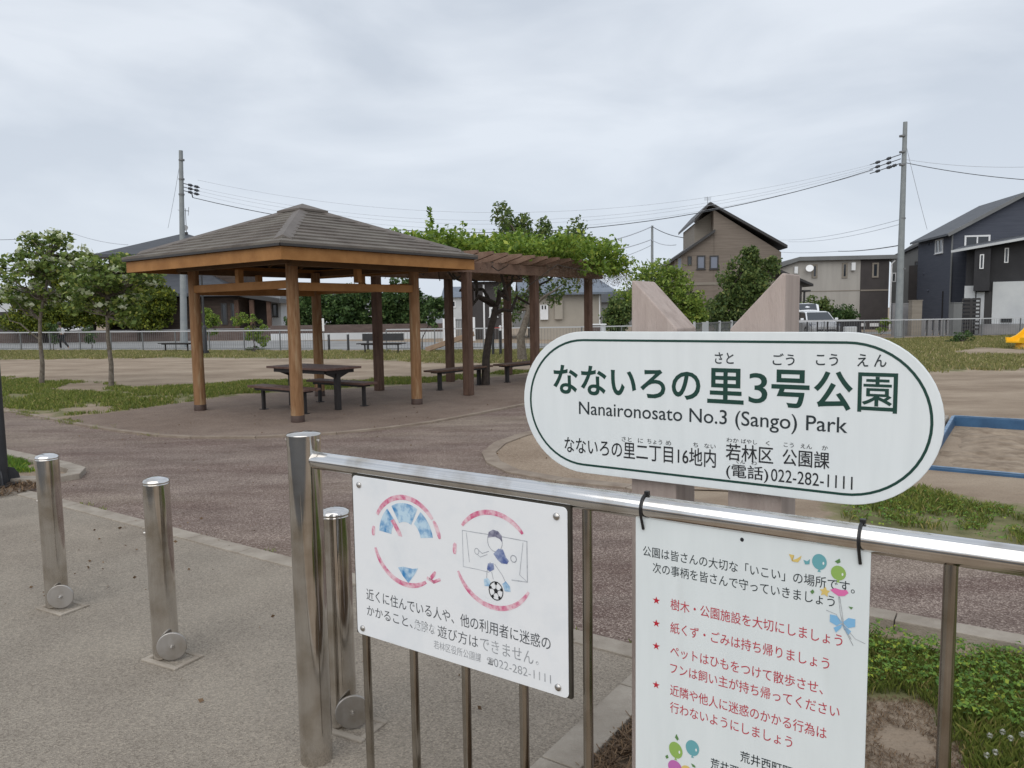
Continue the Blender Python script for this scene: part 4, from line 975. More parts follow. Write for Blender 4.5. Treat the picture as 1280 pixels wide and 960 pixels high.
# ------------------------------------------------------------------ picnic table and benches
TC = np.array([-3.44, 13.14, 0.0])
def tb(a, b, z): return TC - E2 * a + E1 * b + np.array([0, 0, z])       # a: long way (towards the right), b: across (towards the back)
tab = thing('picnic_table', 'brown slatted picnic table under the pavilion roof', 'table', TC)
top = None
mb = MB()
for i in range(6):
    b = (i - 2.5) * 0.128; mb.box(tb(0, b, 0.705), (1.62, 0.120, 0.035), -E2, E1)
mb.build('tabletop', M['bench_wood'], tab, bevel=0.004)
mb = MB(); mb.box(tb(0, 0.30, 0.655), (1.36, 0.04, 0.065), -E2, E1); mb.box(tb(0, -0.30, 0.655), (1.36, 0.04, 0.065), -E2, E1); mb.box(tb(-0.68, 0, 0.655), (0.04, 0.56, 0.065), -E2, E1); mb.box(tb(0.68, 0, 0.655), (0.04, 0.56, 0.065), -E2, E1); mb.build('apron', M['iron'], tab)
for a in (-0.62, 0.62):
    l = MB(); l.box(tb(a, 0, 0.33), (0.085, 0.085, 0.66), -E2, E1); l.build('leg', M['iron'], tab, bevel=0.004)
    b_ = MB(); b_.prism([tb(a - 0.02, -0.30, 0.64), tb(a - 0.02, 0.30, 0.64), tb(a - 0.02, 0.05, 0.54), tb(a - 0.02, -0.05, 0.54)], -E2 * 0.04); b_.build('bracket', M['iron'], tab)
def plank_bench(name, label, C, ax, ay, L, W, H, legs, m, group=None, nb=3, cat='bench', leg=0.05):
    t = thing(name, label, cat, C, group)
    mb = MB()
    for i in range(nb):
        b = (i - (nb - 1) / 2) * (W / nb); mb.box(C + ay * b + np.array([0, 0, H - 0.02]), (L, W / nb - 0.008, 0.038), ax, ay)
    mb.build('seat', m, t, bevel=0.004)
    mb = MB()
    for s_ in (-1, 1): mb.box(C + ay * s_ * (W / 2 - 0.05) + np.array([0, 0, H - 0.058]), (L * 0.8, 0.03, 0.035), ax, ay)
    mb.build('seat_frame', M['iron'], t)
    for a in legs:
        MB().box(C + ax * a + np.array([0, 0, (H - 0.04) / 2]), (leg, leg, H - 0.04), ax, ay).box(C + ax * a + np.array([0, 0, H - 0.062]), (leg, W * 0.8, 0.04), ax, ay).build('leg', M['iron'], t)
        MB().box(C + ax * a + np.array([0, 0, 0.004]), (0.11, 0.11, 0.012), ax, ay).build('foot_plate', M['iron'], t)
    return t
G_ = 'slatted benches at the picnic table'
plank_bench('picnic_bench', 'slatted bench on the near left side of the picnic table', TC - E1 * 0.62 + E2 * 0.02, -E2, E1, 1.56, 0.33, 0.42, (-0.56, 0.56), M['bench_wood'], G_)
plank_bench('picnic_bench', 'slatted bench on the far right side of the picnic table', TC + E1 * 0.60 - E2 * 0.0, -E2, E1, 1.56, 0.33, 0.42, (-0.60, 0.60), M['bench_wood'], G_)
G_ = 'long benches under the pergola'
plank_bench('pergola_bench', 'dark long bench under the pergola right of the pavilion', np.array([-1.12, 16.30, 0]), E1, -E2, 1.85, 0.38, 0.43, (-0.64, 0.64), M['wood_dark'], G_, leg=0.07)
plank_bench('pergola_bench', 'dark long bench under the pergola touching the oval sign edge', np.array([0.28, 17.86, 0]), E1, -E2, 1.85, 0.38, 0.43, (-0.64, 0.64), M['wood_dark'], G_, leg=0.07)
plank_bench('park_bench', 'low backless bench far off left of the pavilion post', np.array([-15.5, 35.2, 0]), np.array([.957, -.29, 0]), np.array([.29, .957, 0]), 1.75, 0.4, 0.42, (-0.62, 0.62), M['iron'], None)
t = plank_bench('park_bench', 'far bench with a backrest seen through the pavilion', np.array([-5.30, 31.0, 0]), np.array([.99, -.14, 0]), np.array([.14, .99, 0]), 2.0, 0.42, 0.43, (-0.70, 0.70), M['iron'], None)
C_ = np.array([-5.30, 31.0, 0]); ax_ = np.array([.99, -.14, 0]); ay_ = np.array([.14, .99, 0])
MB().box(C_ + ay_ * 0.24 + np.array([0, 0, 0.66]), (1.75, 0.05, 0.30), ax_, ay_).build('backrest', M['lamp_black'], t)

# ------------------------------------------------------------------ pergola
PG = np.array([-0.846, 14.74, 0.0]); V1 = np.array([0.597, 0.802, 0.0]); W1 = np.array([-0.852, 0.523, 0.0])   # along / across
perg = thing('pergola', 'brown timber pergola overgrown with wisteria beside the pavilion', 'pergola', PG)
def pg(a, b, z): return PG + V1 * a + W1 * b + np.array([0, 0, z])
for a in (0, 2.27, 4.54):
    for b in (0, 2.29):
        p = pg(a, b, 0); 
        MB().box(p + [0, 0, 1.19], (0.15, 0.15, 2.38), V1, W1).build('post', M['wood_dark'], perg, bevel=0.008)
for b in (0, 2.29):
    MB().beam(pg(-0.55, b, 2.475), pg(5.15, b, 2.475), 0.11, 0.20).build('main_beam', M['wood_beam'], perg, bevel=0.006)
for i in range(13):
    a = -0.40 + i * 0.455
    MB().prism([pg(a - .03, -0.58, 2.745), pg(a - .03, 2.9, 2.745), pg(a - .03, 2.8, 2.62), pg(a - .03, -0.18, 2.58), pg(a - .03, -0.58, 2.69)], V1 * .06).build('rafter', M['wood_beam'], perg, bevel=0.004)

# ------------------------------------------------------------------ foliage tools
def leaf_quads(P, size, rg, flat_=0.0, droop=0.0, aspect=0.62):
    """a small pointed leaf (one bent quad) at every point"""
    k = len(P)
    d = rg.normal(0, 1, (k, 3)); d[:, 2] *= (1 - flat_); d[:, 2] -= droop
    d /= np.linalg.norm(d, axis=1)[:, None]
    r = rg.normal(0, 1, (k, 3)); e = np.cross(d, r); e /= np.linalg.norm(e, axis=1)[:, None]
    L = (size * (0.45 + 1.1 * rg.random(k)))[:, None]
    nrm = np.cross(d, e)
    V = np.zeros((k, 4, 3))
    V[:, 0] = P - d * L * 0.5; V[:, 2] = P + d * L * 0.5
    V[:, 1] = P + e * L * aspect * 0.5 + nrm * L * 0.08; V[:, 3] = P - e * L * aspect * 0.5 + nrm * L * 0.08
    return V.reshape(-1, 3)
def clump_points(centers, radii, counts, rg, shell=0.45, squash=1.0):
    out = []
    for c, r, n in zip(centers, radii, counts):
        v = rg.normal(0, 1, (n, 3)); v /= np.linalg.norm(v, axis=1)[:, None]
        rad = r * (shell + (1 - shell) * rg.random(n)) ** 0.8
        q = v * rad[:, None]; q[:, 2] *= squash
        out.append(np.asarray(c) + q)
    return np.concatenate(out)
def ellipsoid_clumps(C, rx, ry, rz, n, rg, lo=0.35, zmin=-1.0):
    out = []
    while len(out) < n:
        v = rg.normal(0, 1, 3); v /= np.linalg.norm(v); v *= lo + (1 - lo) * rg.random() ** 0.6
        if v[2] < zmin: continue
        out.append(np.asarray(C) + v * np.array([rx, ry, rz]))
    return out
def limb(mb, p0, p1, r0, r1, rg, n=6, wob=0.06, sag=0.0, seg=7):
    p0 = np.array(p0, float); p1 = np.array(p1, float); L = np.linalg.norm(p1 - p0); pts = []
    w = rg.normal(0, wob * L, (n + 1, 3)); w[0] = 0; w[-1] = 0
    for i in range(n + 1):
        t = i / n; pts.append(p0 + (p1 - p0) * t + w[i] * (1 - abs(2 * t - 1)) + np.array([0, 0, -sag * L * math.sin(math.pi * t)]))
    mb.tube(pts, [r0 + (r1 - r0) * i / n for i in range(n + 1)], seg); return pts
def tree(name, label, cat, base, trunk, clumps, rads, counts, leaf, lm, bm_, seed, r0=0.06, r1=0.02, group=None, squash=0.8, shell=0.45, limbs=None, flat_=0.0, droop=0.0, rough=0.0, blossom=None):
    """trunk: list of points; clumps: crown clump centres; every clump is reached by its own limb"""
    rg = np.random.default_rng(seed)
    t = thing(name, label, cat, base, group)
    mb = MB()
    n = len(trunk); mb.tube(trunk, [r0 + (r1 - r0) * (i / (n - 1)) ** 0.8 for i in range(n)], 10)
    T = [np.array(p, float) for p in trunk]
    for c in clumps[:(limbs if limbs is not None else len(clumps))]:
        k = int(np.clip(np.searchsorted([p[2] for p in T], c[2] - np.linalg.norm((np.array(c) - T[-1])[:2]) * 0.7), 1, n - 1))
        limb(mb, T[k], c, max(r1, r0 * 0.38), 0.006, rg, 5, 0.05, 0.0, 5)
    mb.build('trunk', bm_, t, smooth=True)
    P = clump_points(clumps, rads, counts, rg, shell, squash)
    rawmesh('crown', leaf_quads(P, leaf, rg, flat_, droop), 4, lm, t)
    if blossom:
        cs, num, sz = blossom
        Q = clump_points(cs, [0.16] * len(cs), [num] * len(cs), rg, 0.2, 0.5); rawmesh('blossom', leaf_quads(Q, sz, rg, 0.8, 0, 0.9), 4, M['blossom'], t)
    return t

# wisteria over the pergola
wis = thing('wisteria', 'wisteria vine with fresh green leaves covering the pergola roof', 'vine', pg(2.0, 1.5, 0))
rg = np.random.default_rng(21)
P = []
for i in range(1900):
    a = rg.uniform(-1.6, 5.3); b = rg.uniform(-0.9, 3.1)
    edge = -0.75 + 1.75 * np.clip((2.4 - a) / 2.4, 0, 1.0)        # bare rafters near the pavilion on the front side
    if b < edge + rg.normal(0, 0.12): continue
    if a < -0.6 and b < 1.9: continue
    if rg.random() < 0.18: continue
    hump = mnoise.noise(Vector((a * 0.8, b * 0.8, 3)))
    if hump < -0.22 and rg.random() < 0.6: continue
    z = 2.76 + 0.18 * rg.random() + 0.50 * max(0, hump + 0.10) + 0.07 * (b > 1.0) + 0.04 * min(a, 3.0)
    n = int(rg.integers(10, 21)); r = rg.uniform(0.16, 0.36)
    P.append(clump_points([pg(a, b, z)], [r], [n], rg, 0.3, 0.75))
SPR = [(rg.uniform(-1.2, 5.3), rg.uniform(0.2, 2.8), rg.uniform(0.18, 0.42), rg.normal(0, .25)) for _ in range(46)]
for (a, b, h, lean) in SPR + list(((1.9, 2.3, 1.15, -.10), (2.3, 1.9, 0.85, .05), (2.55, 2.4, 0.8, .10), (3.2, 2.0, 0.65, -.05), (3.9, 1.6, 0.85, .12), (4.3, 1.3, 0.55, .05), (5.15, 1.2, 0.9, .06), (5.35, 0.9, 0.6, .15), (0.6, 2.5, 0.45, .1), (-0.5, 2.6, 0.35, 0), (-1.3, 2.7, .3, -.1), (1.2, 2.6, .5, 0), (2.1, 2.7, .9, 0), (4.9, 0.4, .35, .1), (0.2, 1.8, .3, .1), (0.9, 2.2, .42, -.1), (1.5, 1.9, .36, .2), (2.7, 1.2, .3, -.1), (3.4, 1.4, .5, .1), (3.0, 2.7, .62, 0), (3.6, 2.5, .7, -.1), (4.4, 2.2, .5, .2), (4.0, 0.4, .3, .1), (-0.9, 2.3, .28, .2), (5.1, 2.0, .45, .1))):
    for j in range(int(h / 0.06)):
        t = j * 0.06; P.append(clump_points([pg(a + lean * t * 2, b, 2.85 + t)], [0.11 * (1.25 - t / h * 0.6)], [7], rg, 0.2, 1.0))
for i in range(70):
    a = rg.uniform(3.0, 5.2); b = rg.uniform(-0.85, -0.25); P.append(clump_points([pg(a, b, 2.48 + 0.40 * rg.random())], [rg.uniform(0.08, 0.2)], [14], rg, 0.3, 1.1))
for i in range(120):                                                # ragged overhang at the far end
    a = rg.uniform(4.0, 5.35); b = rg.uniform(-0.9, 2.6); z = 2.55 + 0.52 * rg.random() - max(0, a - 5.0) * 0.35
    P.append(clump_points([pg(a, b, z)], [rg.uniform(0.14, 0.30)], [13], rg, 0.3, 0.9))
P = np.concatenate(P)
rawmesh('foliage', leaf_quads(P, 0.100, rg, 0.2, 0.25, 0.55), 4, M['leaf_wisteria'], wis)
Q = []
for i in range(700):
    a = 5.8 - 6.4 * rg.random() ** 1.5; b = rg.choice([rg.uniform(-0.55, 0.2), rg.uniform(-0.4, 2.9)]); L = rg.uniform(0.10, 0.34) * (1.25 if a > 3.3 else 0.8)
    if a < 2.2 and b < -0.15: continue
    n = int(L / 0.018)
    q = np.zeros((n, 3)); q[:] = pg(a, b, 2.60); q[:, 2] -= np.linspace(0, L, n); q[:, :2] += rg.normal(0, 0.022, (n, 2)); Q.append(q)
Q = np.concatenate(Q); rawmesh('spent_racemes', leaf_quads(Q, 0.030, rg, 0, 0.8, 0.35), 4, M['raceme'], wis)
mb = MB()
b0 = pg(1.93, 1.05, 0)
tp = [b0, b0 + [0.02, 0, 0.6], b0 + [0.10, 0.03, 1.1], b0 + [0.22, 0.02, 1.55], b0 + [0.26, 0.05, 1.75]]
mb.tube(tp, [0.10, 0.088, 0.08, 0.075, 0.065], 9)
for e in (pg(3.4, 0.25, 2.42), pg(0.9, 1.2, 2.5), pg(1.4, 0.2, 2.55), pg(2.2, 2.1, 2.5), pg(1.6, 1.6, 2.6), pg(2.8, 0.9, 2.55)):
    limb(mb, tp[3] if e[2] < 2.5 else tp[4], e, 0.05, 0.022, rg, 7, 0.10, 0.06, 6)
for i in range(26):
    a, b = rg.uniform(0, 5.2), rg.uniform(0, 2.4); limb(mb, pg(a, b, 2.56), pg(a + rg.normal(0, .6), b + rg.normal(0, .5), 2.52 + rg.normal(0, 0.08)), 0.014, 0.008, rg, 5, 0.12, 0.08, 5)
mb.build('trunk', M['bark_dark'], wis, smooth=True)

# ------------------------------------------------------------------ trees in the park
def zt(px, py, Y): return at(px, py, Y)
def flowering(name, base, Y, trunkpx, crown, n, seed, label, leafn=46):
    rg = np.random.default_rng(seed)
    T = [base - np.array([0, 0, 0.03])] + [zt(x, y, Y) for x, y in trunkpx]
    cl = []
    for (cx, cy, rx, ry, k) in crown:
        C = zt(cx, cy, Y); sx = rx * Y / FPX; sz = ry * Y / FPX
        cl += ellipsoid_clumps(C, sx, sx * 0.9, sz, k, rg, 0.3)
    rads = [rg.uniform(0.16, 0.34) for c in cl]
    bl = [c + np.array([rg.normal(0, .12), rg.normal(0, .12), -0.05 + rg.random() * 0.28]) for c in cl if rg.random() < 0.5]
    return tree(name, label, 'tree', base, T, cl, rads, [leafn] * len(cl), 0.105, M['leaf_dogwood'], M['bark'], seed, 0.062, 0.022, 'young flowering trees on the lawn', 0.55, 0.35, flat_=0.45, droop=0.15, blossom=(bl, 14, 0.10))
flowering('dogwood_tree', gp(52, 480), 18.8, ((53, 455), (50, 425), (50, 400), (54, 375), (60, 345), (64, 318)),
    [(58, 318, 40, 24, 20), (22, 340, 48, 24, 24), (80, 345, 44, 28, 22), (95, 325, 22, 12, 7), (20, 372, 30, 14, 8), (55, 378, 32, 14, 9), (38, 300, 16, 6, 3), (72, 298, 18, 6, 4)], 0, 31, 'left flowering tree with cream blossom and a crooked slim trunk')
flowering('dogwood_tree', gp(139, 484), 17.6, ((139, 455), (135, 425), (134, 395), (133, 370), (134, 345)),
    [(140, 348, 56, 22, 30), (128, 376, 48, 20, 18), (175, 338, 34, 10, 8), (160, 384, 24, 16, 8), (150, 326, 30, 8, 6), (105, 362, 20, 16, 6), (158, 405, 12, 12, 3)], 0, 32, 'right flowering tree with cream blossom just left of the pavilion')

G_ = 'clipped garden trees beyond the fence'
def niwaki(base, trunk, pads, seed, label, dens=230, leaf=0.17, lm='leaf_niwaki'):
    rg = np.random.default_rng(seed)
    cl, rd = [], []
    for (cx, cy, Y, rx, ry) in pads:
        C = zt(cx, cy, Y); sx, sz = 1.2 * rx * Y / FPX, 1.2 * ry * Y / FPX
        k = max(4, int(12 * sx * sz))
        cl += ellipsoid_clumps(C, sx * 0.8, sx * 0.7, sz * 0.8, k, rg, 0.45, -0.5); rd += [rg.uniform(0.42, 0.72)] * k
    return tree('clipped_tree', label, 'tree', base, trunk, cl, rd, [dens] * len(cl), leaf, M[lm], M['bark_dark'], seed, 0.22, 0.08, G_, 0.72, 0.55, limbs=10, droop=-0.2)
b = gp(48, 428); b[1] = 52; b[0] = -32.0
niwaki(b, [b, b + [0.1, 0, 1.2], b + [0.3, 0, 2.0], b + [0.3, 0, 3.0]], [(30, 400, 52, 24, 16), (58, 404, 52, 24, 12), (62, 392, 52, 22, 18), (48, 378, 52, 22, 12)], 41, 'dark clipped tree at the far left behind the fence')
b = np.array([-29.0, 52.5, 0.0])
niwaki(b, [b, b + [0.3, 0, 1.1], b + [-0.2, 0, 1.9], b + [0.4, 0, 3.0], b + [0.3, 0, 4.2]], [(118, 390, 52.5, 44, 17), (92, 396, 52.5, 26, 14), (138, 398, 52.5, 20, 12), (100, 362, 52.5, 32, 22), (130, 352, 52.5, 34, 20), (80, 345, 52.5, 22, 14), (142, 378, 52.5, 26, 14)], 42, 'clipped tree with a twisted dark trunk and yellow green pads')
b = np.array([-25.3, 52.0, 0.0])
niwaki(b, [b, b + [0.0, 0, 1.2], b + [0.1, 0, 2.2], b + [0.1, 0, 3.4]], [(186, 372, 52, 28, 26), (195, 386, 52, 22, 18), (172, 358, 52, 22, 14), (178, 340, 52, 12, 8), (185, 404, 52, 20, 9), (165, 395, 52, 16, 12)], 43, 'rounded yellow green clipped tree just left of the pavilion')

def bush(name, label, base, blobs, seed, lm, leaf=0.10, dens=120, group=None, cat='shrub', bark='bark_dark', trunk_h=0.4, r0=0.035, perm=5.0, rad=(0.16, 0.34)):
    """blobs: centre px, py, distance, rx px, ry px"""
    rg = np.random.default_rng(seed); cl, rd = [], []
    for (cx, cy, Y, rx, ry) in blobs:
        C = zt(cx, cy, Y); sx, sz = rx * Y / FPX, ry * Y / FPX
        k = max(4, int(perm * 2.3 * (sx * sz) ** 0.75 * 4)); k = min(k, 80)
        new = ellipsoid_clumps(C, sx, sx * 0.9, sz, k, rg, 0.25); cl += new; rd += [rg.uniform(rad[0] * .55, rad[1]) * (0.55 + 0.45 * min(sx, 1.2)) for _ in range(k)]
    top = max(c[2] for c in cl); base = np.array(base, float)
    mid = np.mean(cl, 0)
    T = [base, base + [0.02, 0, trunk_h * 0.5], base * 0.6 + np.array([mid[0], mid[1], 0]) * 0.4 + [0, 0, trunk_h], np.array([mid[0], mid[1], base[2] + (top - base[2]) * 0.75])]
    return tree(name, label, cat, base, T, cl, rd, [dens] * len(cl), leaf, M[lm], M[bark], seed, r0, r0 * 0.35, group, 0.85, 0.35, limbs=16)
bush('shrub', 'light green shrub growing in the grass seen through the pavilion', gp(318, 438), [(318, 412, 37, 15, 18), (300, 402, 37, 12, 8), (326, 424, 37, 9, 12)], 51, 'leaf_bright', 0.10, 60)
bush('shrub', 'low grey green tuft at the foot of the shrub in the pavilion view', gp(318, 441), [(318, 437, 36, 14, 5)], 52, 'leaf_dark', 0.07, 60, trunk_h=0.1)
bush('shrub', 'yellowish shrub behind the park lamp beyond the fence', np.array([-17.2, 42.5, 0]), [(262, 402, 42.5, 11, 20)], 53, 'leaf_bright', 0.12, 70)
bush('shrub', 'small dark shrub behind the fence right of the walking person', gp(115, 436), [(113, 420, 39.6, 9, 12)], 54, 'leaf_dark', 0.09, 60, r0=0.03)
bush('shrub', 'small dark shrub behind the fence left of the walking person', gp(67, 437.5), [(66, 418, 39.6, 8, 16)], 55, 'leaf_dark', 0.09, 50, r0=0.03)
bush('street_tree', 'dark reddish small tree between the right pavilion post and the pergola', np.array([-4.0, 34.0, 0]), [(543, 390, 34, 14, 22), (548, 376, 34, 9, 10)], 56, 'leaf_dark', 0.12, 80, cat='tree', trunk_h=1.0)
# the grey-stemmed tree standing behind the pergola
b = gp(653, 451)
rgx = np.random.default_rng(57)
cl = [zt(x, y, 25 + rgx.normal(0, .5)) for x, y in ((640, 392), (652, 375), (668, 362), (690, 366), (712, 352), (630, 370), (660, 345), (628, 300), (640, 290), (652, 288), (664, 300), (682, 298), (700, 308), (712, 300), (722, 290), (634, 276), (655, 278), (680, 284), (722, 300), (645, 315), (668, 318), (690, 322), (627, 268), (737, 306))]
tree('street_tree', 'grey stemmed tree behind the pergola with shoots above the wisteria', 'tree', b, [b, b + [-0.05, 0, 0.8], zt(655, 408, 25), zt(662, 385, 25), zt(668, 350, 25), zt(660, 310, 25)], cl, [rgx.uniform(0.26, 0.44) for _ in cl], [210] * len(cl), 0.115, M['leaf_house'], M['bark'], 57, 0.17, 0.05, None, 1.25, 0.25, droop=-0.3)

# trees beyond the road, each its own crown
G_ = 'street trees beyond the park'
def big(name, label, base, blobs, seed, lm, leaf, dens, bark='bark_dark', r0=0.12, trunk_h=1.2, perm=5.0, rad=(0.28, 0.6)):
    return bush(name, label, base, blobs, seed, lm, leaf, dens, G_, 'tree', bark, trunk_h, r0, perm, rad)
big('evergreen_tree', 'dark evergreen seen between the left and front pavilion posts', [-13.6, 52, 0], [(392, 385, 52, 20, 26), (375, 398, 52, 14, 16)], 61, 'leaf_dark', 0.20, 110)
big('evergreen_tree', 'broad dark evergreen mass right behind the front pavilion post', [-10.6, 52, 0], [(445, 382, 52, 34, 30), (430, 396, 52, 26, 18)], 62, 'leaf_dark', 0.20, 120)
big('evergreen_tree', 'dense evergreen left of the right pavilion post', [-7.3, 52, 0], [(500, 380, 52, 30, 30), (518, 392, 52, 20, 22), (486, 396, 52, 22, 18)], 63, 'leaf_dark', 0.20, 120)
big('broadleaf_tree', 'airy light green tree between the pergola and the left pillar', [7.6, 41, 0], [(812, 350, 41, 32, 24), (790, 372, 41, 26, 16), (838, 352, 41, 24, 26), (850, 380, 41, 22, 26)], 64, 'leaf_bright', 0.16, 44, r0=0.1, trunk_h=1.6, perm=3.4, rad=(0.3, 0.75))
big('broadleaf_tree', 'dark leafy shrub at the foot of the beige garage beside the pillar', [5.6, 38, 0], [(776, 392, 38, 18, 22), (768, 404, 38, 15, 14)], 65, 'leaf_house', 0.15, 80)
big('broadleaf_tree', 'light green slim tree standing between the two sign pillars', [8.7, 40, 0], [(860, 375, 40, 18, 24), (868, 395, 40, 16, 18)], 66, 'leaf_bright', 0.16, 56)
big('broadleaf_tree', 'tall dark green tree in front of the brown gabled house', [13.4, 44.5, 0], [(932, 352, 44.5, 27, 30), (942, 336, 44.5, 17, 20), (915, 387, 44.5, 28, 24), (948, 374, 44.5, 18, 26), (900, 395, 44.5, 18, 16), (938, 318, 44.5, 8, 12), (965, 330, 44.5, 8, 10), (912, 352, 44.5, 10, 8)], 67, 'leaf_house', 0.18, 66, r0=0.14, perm=4.0, rad=(0.3, 0.75))
big('garden_shrub', 'rounded dark shrub behind the white hatchback', [18.6, 47, 0], [(1020, 388, 47, 18, 14), (1005, 392, 47, 12, 10)], 68, 'leaf_house', 0.15, 90, trunk_h=0.5)
big('garden_shrub', 'low dark shrub against the beige house wall behind the black fence', [21.5, 47, 0], [(1050, 396, 47, 22, 10)], 69, 'leaf_dark', 0.15, 90, trunk_h=0.4)
bush('shrub', 'yellow green weed clump by the foot of the right utility pole', gp(1106, 414.5), [(1106, 405, 40, 7, 8), (1103, 412, 40, 6, 4)], 70, 'leaf_bright', 0.09, 60, trunk_h=0.2)
bush('shrub', 'dark weedy shrub in the grass left of the yellow slide', gp(1203, 428.5), [(1203, 423, 33, 15, 7), (1190, 427, 33, 9, 3)], 71, 'leaf_dark', 0.09, 70, trunk_h=0.15)

# ------------------------------------------------------------------ park furniture far off
def park_fence(name, label, pts, seed, h=0.95, bay=2.0):
    t = thing(name, label, 'fence', np.array([pts[0][0], pts[0][1], 0]))
    for (x0, y0), (x1, y1) in zip(pts[:-1], pts[1:]):
        a = np.array([x0, y0, 0.0]); b = np.array([x1, y1, 0.0]); L = np.linalg.norm(b - a); n = max(1, round(L / bay)); d = (b - a) / L
        for i in range(n):
            p = a + d * L * i / n; q = a + d * L * (i + 1) / n
            MB().box(p + [0, 0, (h - 0.03) / 2], (0.05, 0.05, h - 0.03), d).build('post', M['fence_grey'], t)
            mb = MB()
            k = 16
            for j in range(1, k):
                c = p + (q - p) * j / k; mb.tube([c + [0, 0, 0.10], c + [0, 0, h - 0.06]], 0.0065, 5)
            mb.beam(p + d * 0.03 + [0, 0, 0.11], q - d * 0.03 + [0, 0, 0.11], 0.025, 0.03)
            mb.build('bar_panel', M['fence_grey'], t)
            MB().beam(p + [0, 0, h - 0.02], q + [0, 0, h - 0.02], 0.05, 0.05).build('top_rail', M['fence_white'], t)
    return t
park_fence('park_fence', 'grey bar fence with a pale rail along the left edge of the park', [(-29, 40.4), (-8.75, 34.3)], 1)
park_fence('park_fence', 'grey bar fence with a pale rail behind the pergola', [(-5.4, 32.9), (3.0, 32.4), (6.5, 33.2)], 2)
park_fence('park_fence', 'grey bar fence with a pale rail below the dark houses on the right', [(13.3, 37.2), (32, 39.2)], 3)
for i, (px, lb) in enumerate(((411.5, 'left small bollard in the far fence gap, below the white notice'), (435.5, 'middle small bollard in the far fence gap'), (460, 'right small bollard in the far fence gap, beside the dark pergola post'))):
    b = gp(px, 437.8)
    t = thing('gate_bollard', lb, 'bollard', b, 'grey bollards in the far park entrance')
    MB().lathe([(0.055, -0.02), (0.055, 0.70), (0.05, 0.71)], b, 12).build('post', M['lamp_black'], t, smooth=True)
    MB().lathe([(0.057, 0.71), (0.057, 0.755), (0.03, 0.775), (0, 0.778)], b, 12).build('cap', M['fence_white'], t, smooth=True)
def lamp_post(label, b, hlow=1.35, htop=4.2, r=0.09, seg=20):
    t = thing('lamp_post', label, 'lamp post', b, 'dark park lamps')
    b = np.array(b, float)
    MB().lathe([(r, 0.0), (r, hlow), (r * 0.9, hlow + 0.03), (r * 0.62, hlow + 0.09)], b, seg).build('base_column', M['lamp_black'], t, smooth=True)
    MB().lathe([(r * 0.55, hlow + 0.09), (r * 0.45, htop)], b, seg).build('pole', M['lamp_black'], t, smooth=True)
    MB().box(b + [0, 0, 0.012], (0.36, 0.36, 0.024)).build('base_plate', M['lamp_black'], t)
    for k in range(4):
        a = R(45 + 90 * k); d = np.array([math.cos(a), math.sin(a), 0]); e = np.array([-d[1], d[0], 0])
        P = [b + d * r * 0.95 + [0, 0, 0.024], b + d * (r + 0.10) + [0, 0, 0.024], b + d * (r + 0.085) + [0, 0, 0.10], b + d * (r + 0.05) + [0, 0, 0.155], b + d * r * 0.95 + [0, 0, 0.175]]
        MB().prism([p - e * 0.006 for p in P], e * 0.012).build('base_fin', M['lamp_black'], t)
    MB().lathe([(0.06, htop), (0.16, htop + 0.05), (0.17, htop + 0.30), (0.09, htop + 0.36), (0, htop + 0.38)], b, 16).build('lantern', M['white_paint'], t, smooth=True)
    return t
lb = gp(-2, 607); lamp_post('dark lamp post at the left edge, its finned base on the grass island', lb, 3.3, 4.3)
lb2 = gp(257, 443); lamp_post('dark lamp post far off beside the left pavilion post', lb2, 1.15, 3.7, 0.085)
# white notice beside the far gate
nb = np.array([-8.62, 34.5, 0.0])
t = thing('notice_board', 'small white notice board on posts by the far park gate', 'notice board', nb)
MB().box(nb + [0, 0, 1.16], (0.32, 0.02, 0.58)).build('board', M['white_paint'], t)
for dx in (-0.12, 0.12): MB().tube([nb + [dx, 0.03, -0.02], nb + [dx, 0.03, 1.3]], 0.018, 8).build('post', M['fence_grey'], t)
# sloping timber beam and exercise bar
p0, p1 = gp(533, 437, 0.12), at(592, 417, 30.5)
t = thing('sloping_beam', 'tan timber beam rising out of the grass behind the right pavilion post', 'beam', p0 * [1, 1, 0])
MB().beam(p0, p1, 0.16, 0.20).build('beam', M['tan_beam'], t, bevel=0.01)
MB().box((p1 + [-.15, 0, 0]) * [1, 1, .5] - [0, 0, 0.04], (0.12, 0.12, p1[2] - 0.12)).build('leg', M['tan_beam'], t)
MB().box((p0 * .45 + p1 * .55) * [1, 1, .5] - [0, 0, 0.06], (0.12, 0.12, (p0 * .45 + p1 * .55)[2] - 0.12)).build('leg', M['tan_beam'], t)
bb = gp(616.5, 444); be = gp(626, 443); be[1] = bb[1] + 0.1
t = thing('exercise_bar', 'dark two post exercise bar with white ends left of the pergola post', 'exercise bar', bb)
for p, h in ((bb, 1.0), (be, 0.92)):
    o = MB().lathe([(0.05, -0.02), (0.05, h)], p, 12).build('post', M['lamp_black'], t, smooth=True)
    MB().lathe([(0.054, h), (0.054, h + 0.16), (0.02, h + 0.19), (0, h + 0.19)], p, 12).build('post_cap', M['white_paint'], o, smooth=True)
MB().tube([bb + [-0.12, -0.02, 1.02], be + [0.05, -0.02, 1.02]], 0.022, 8).build('bar', M['red_paint'], t)

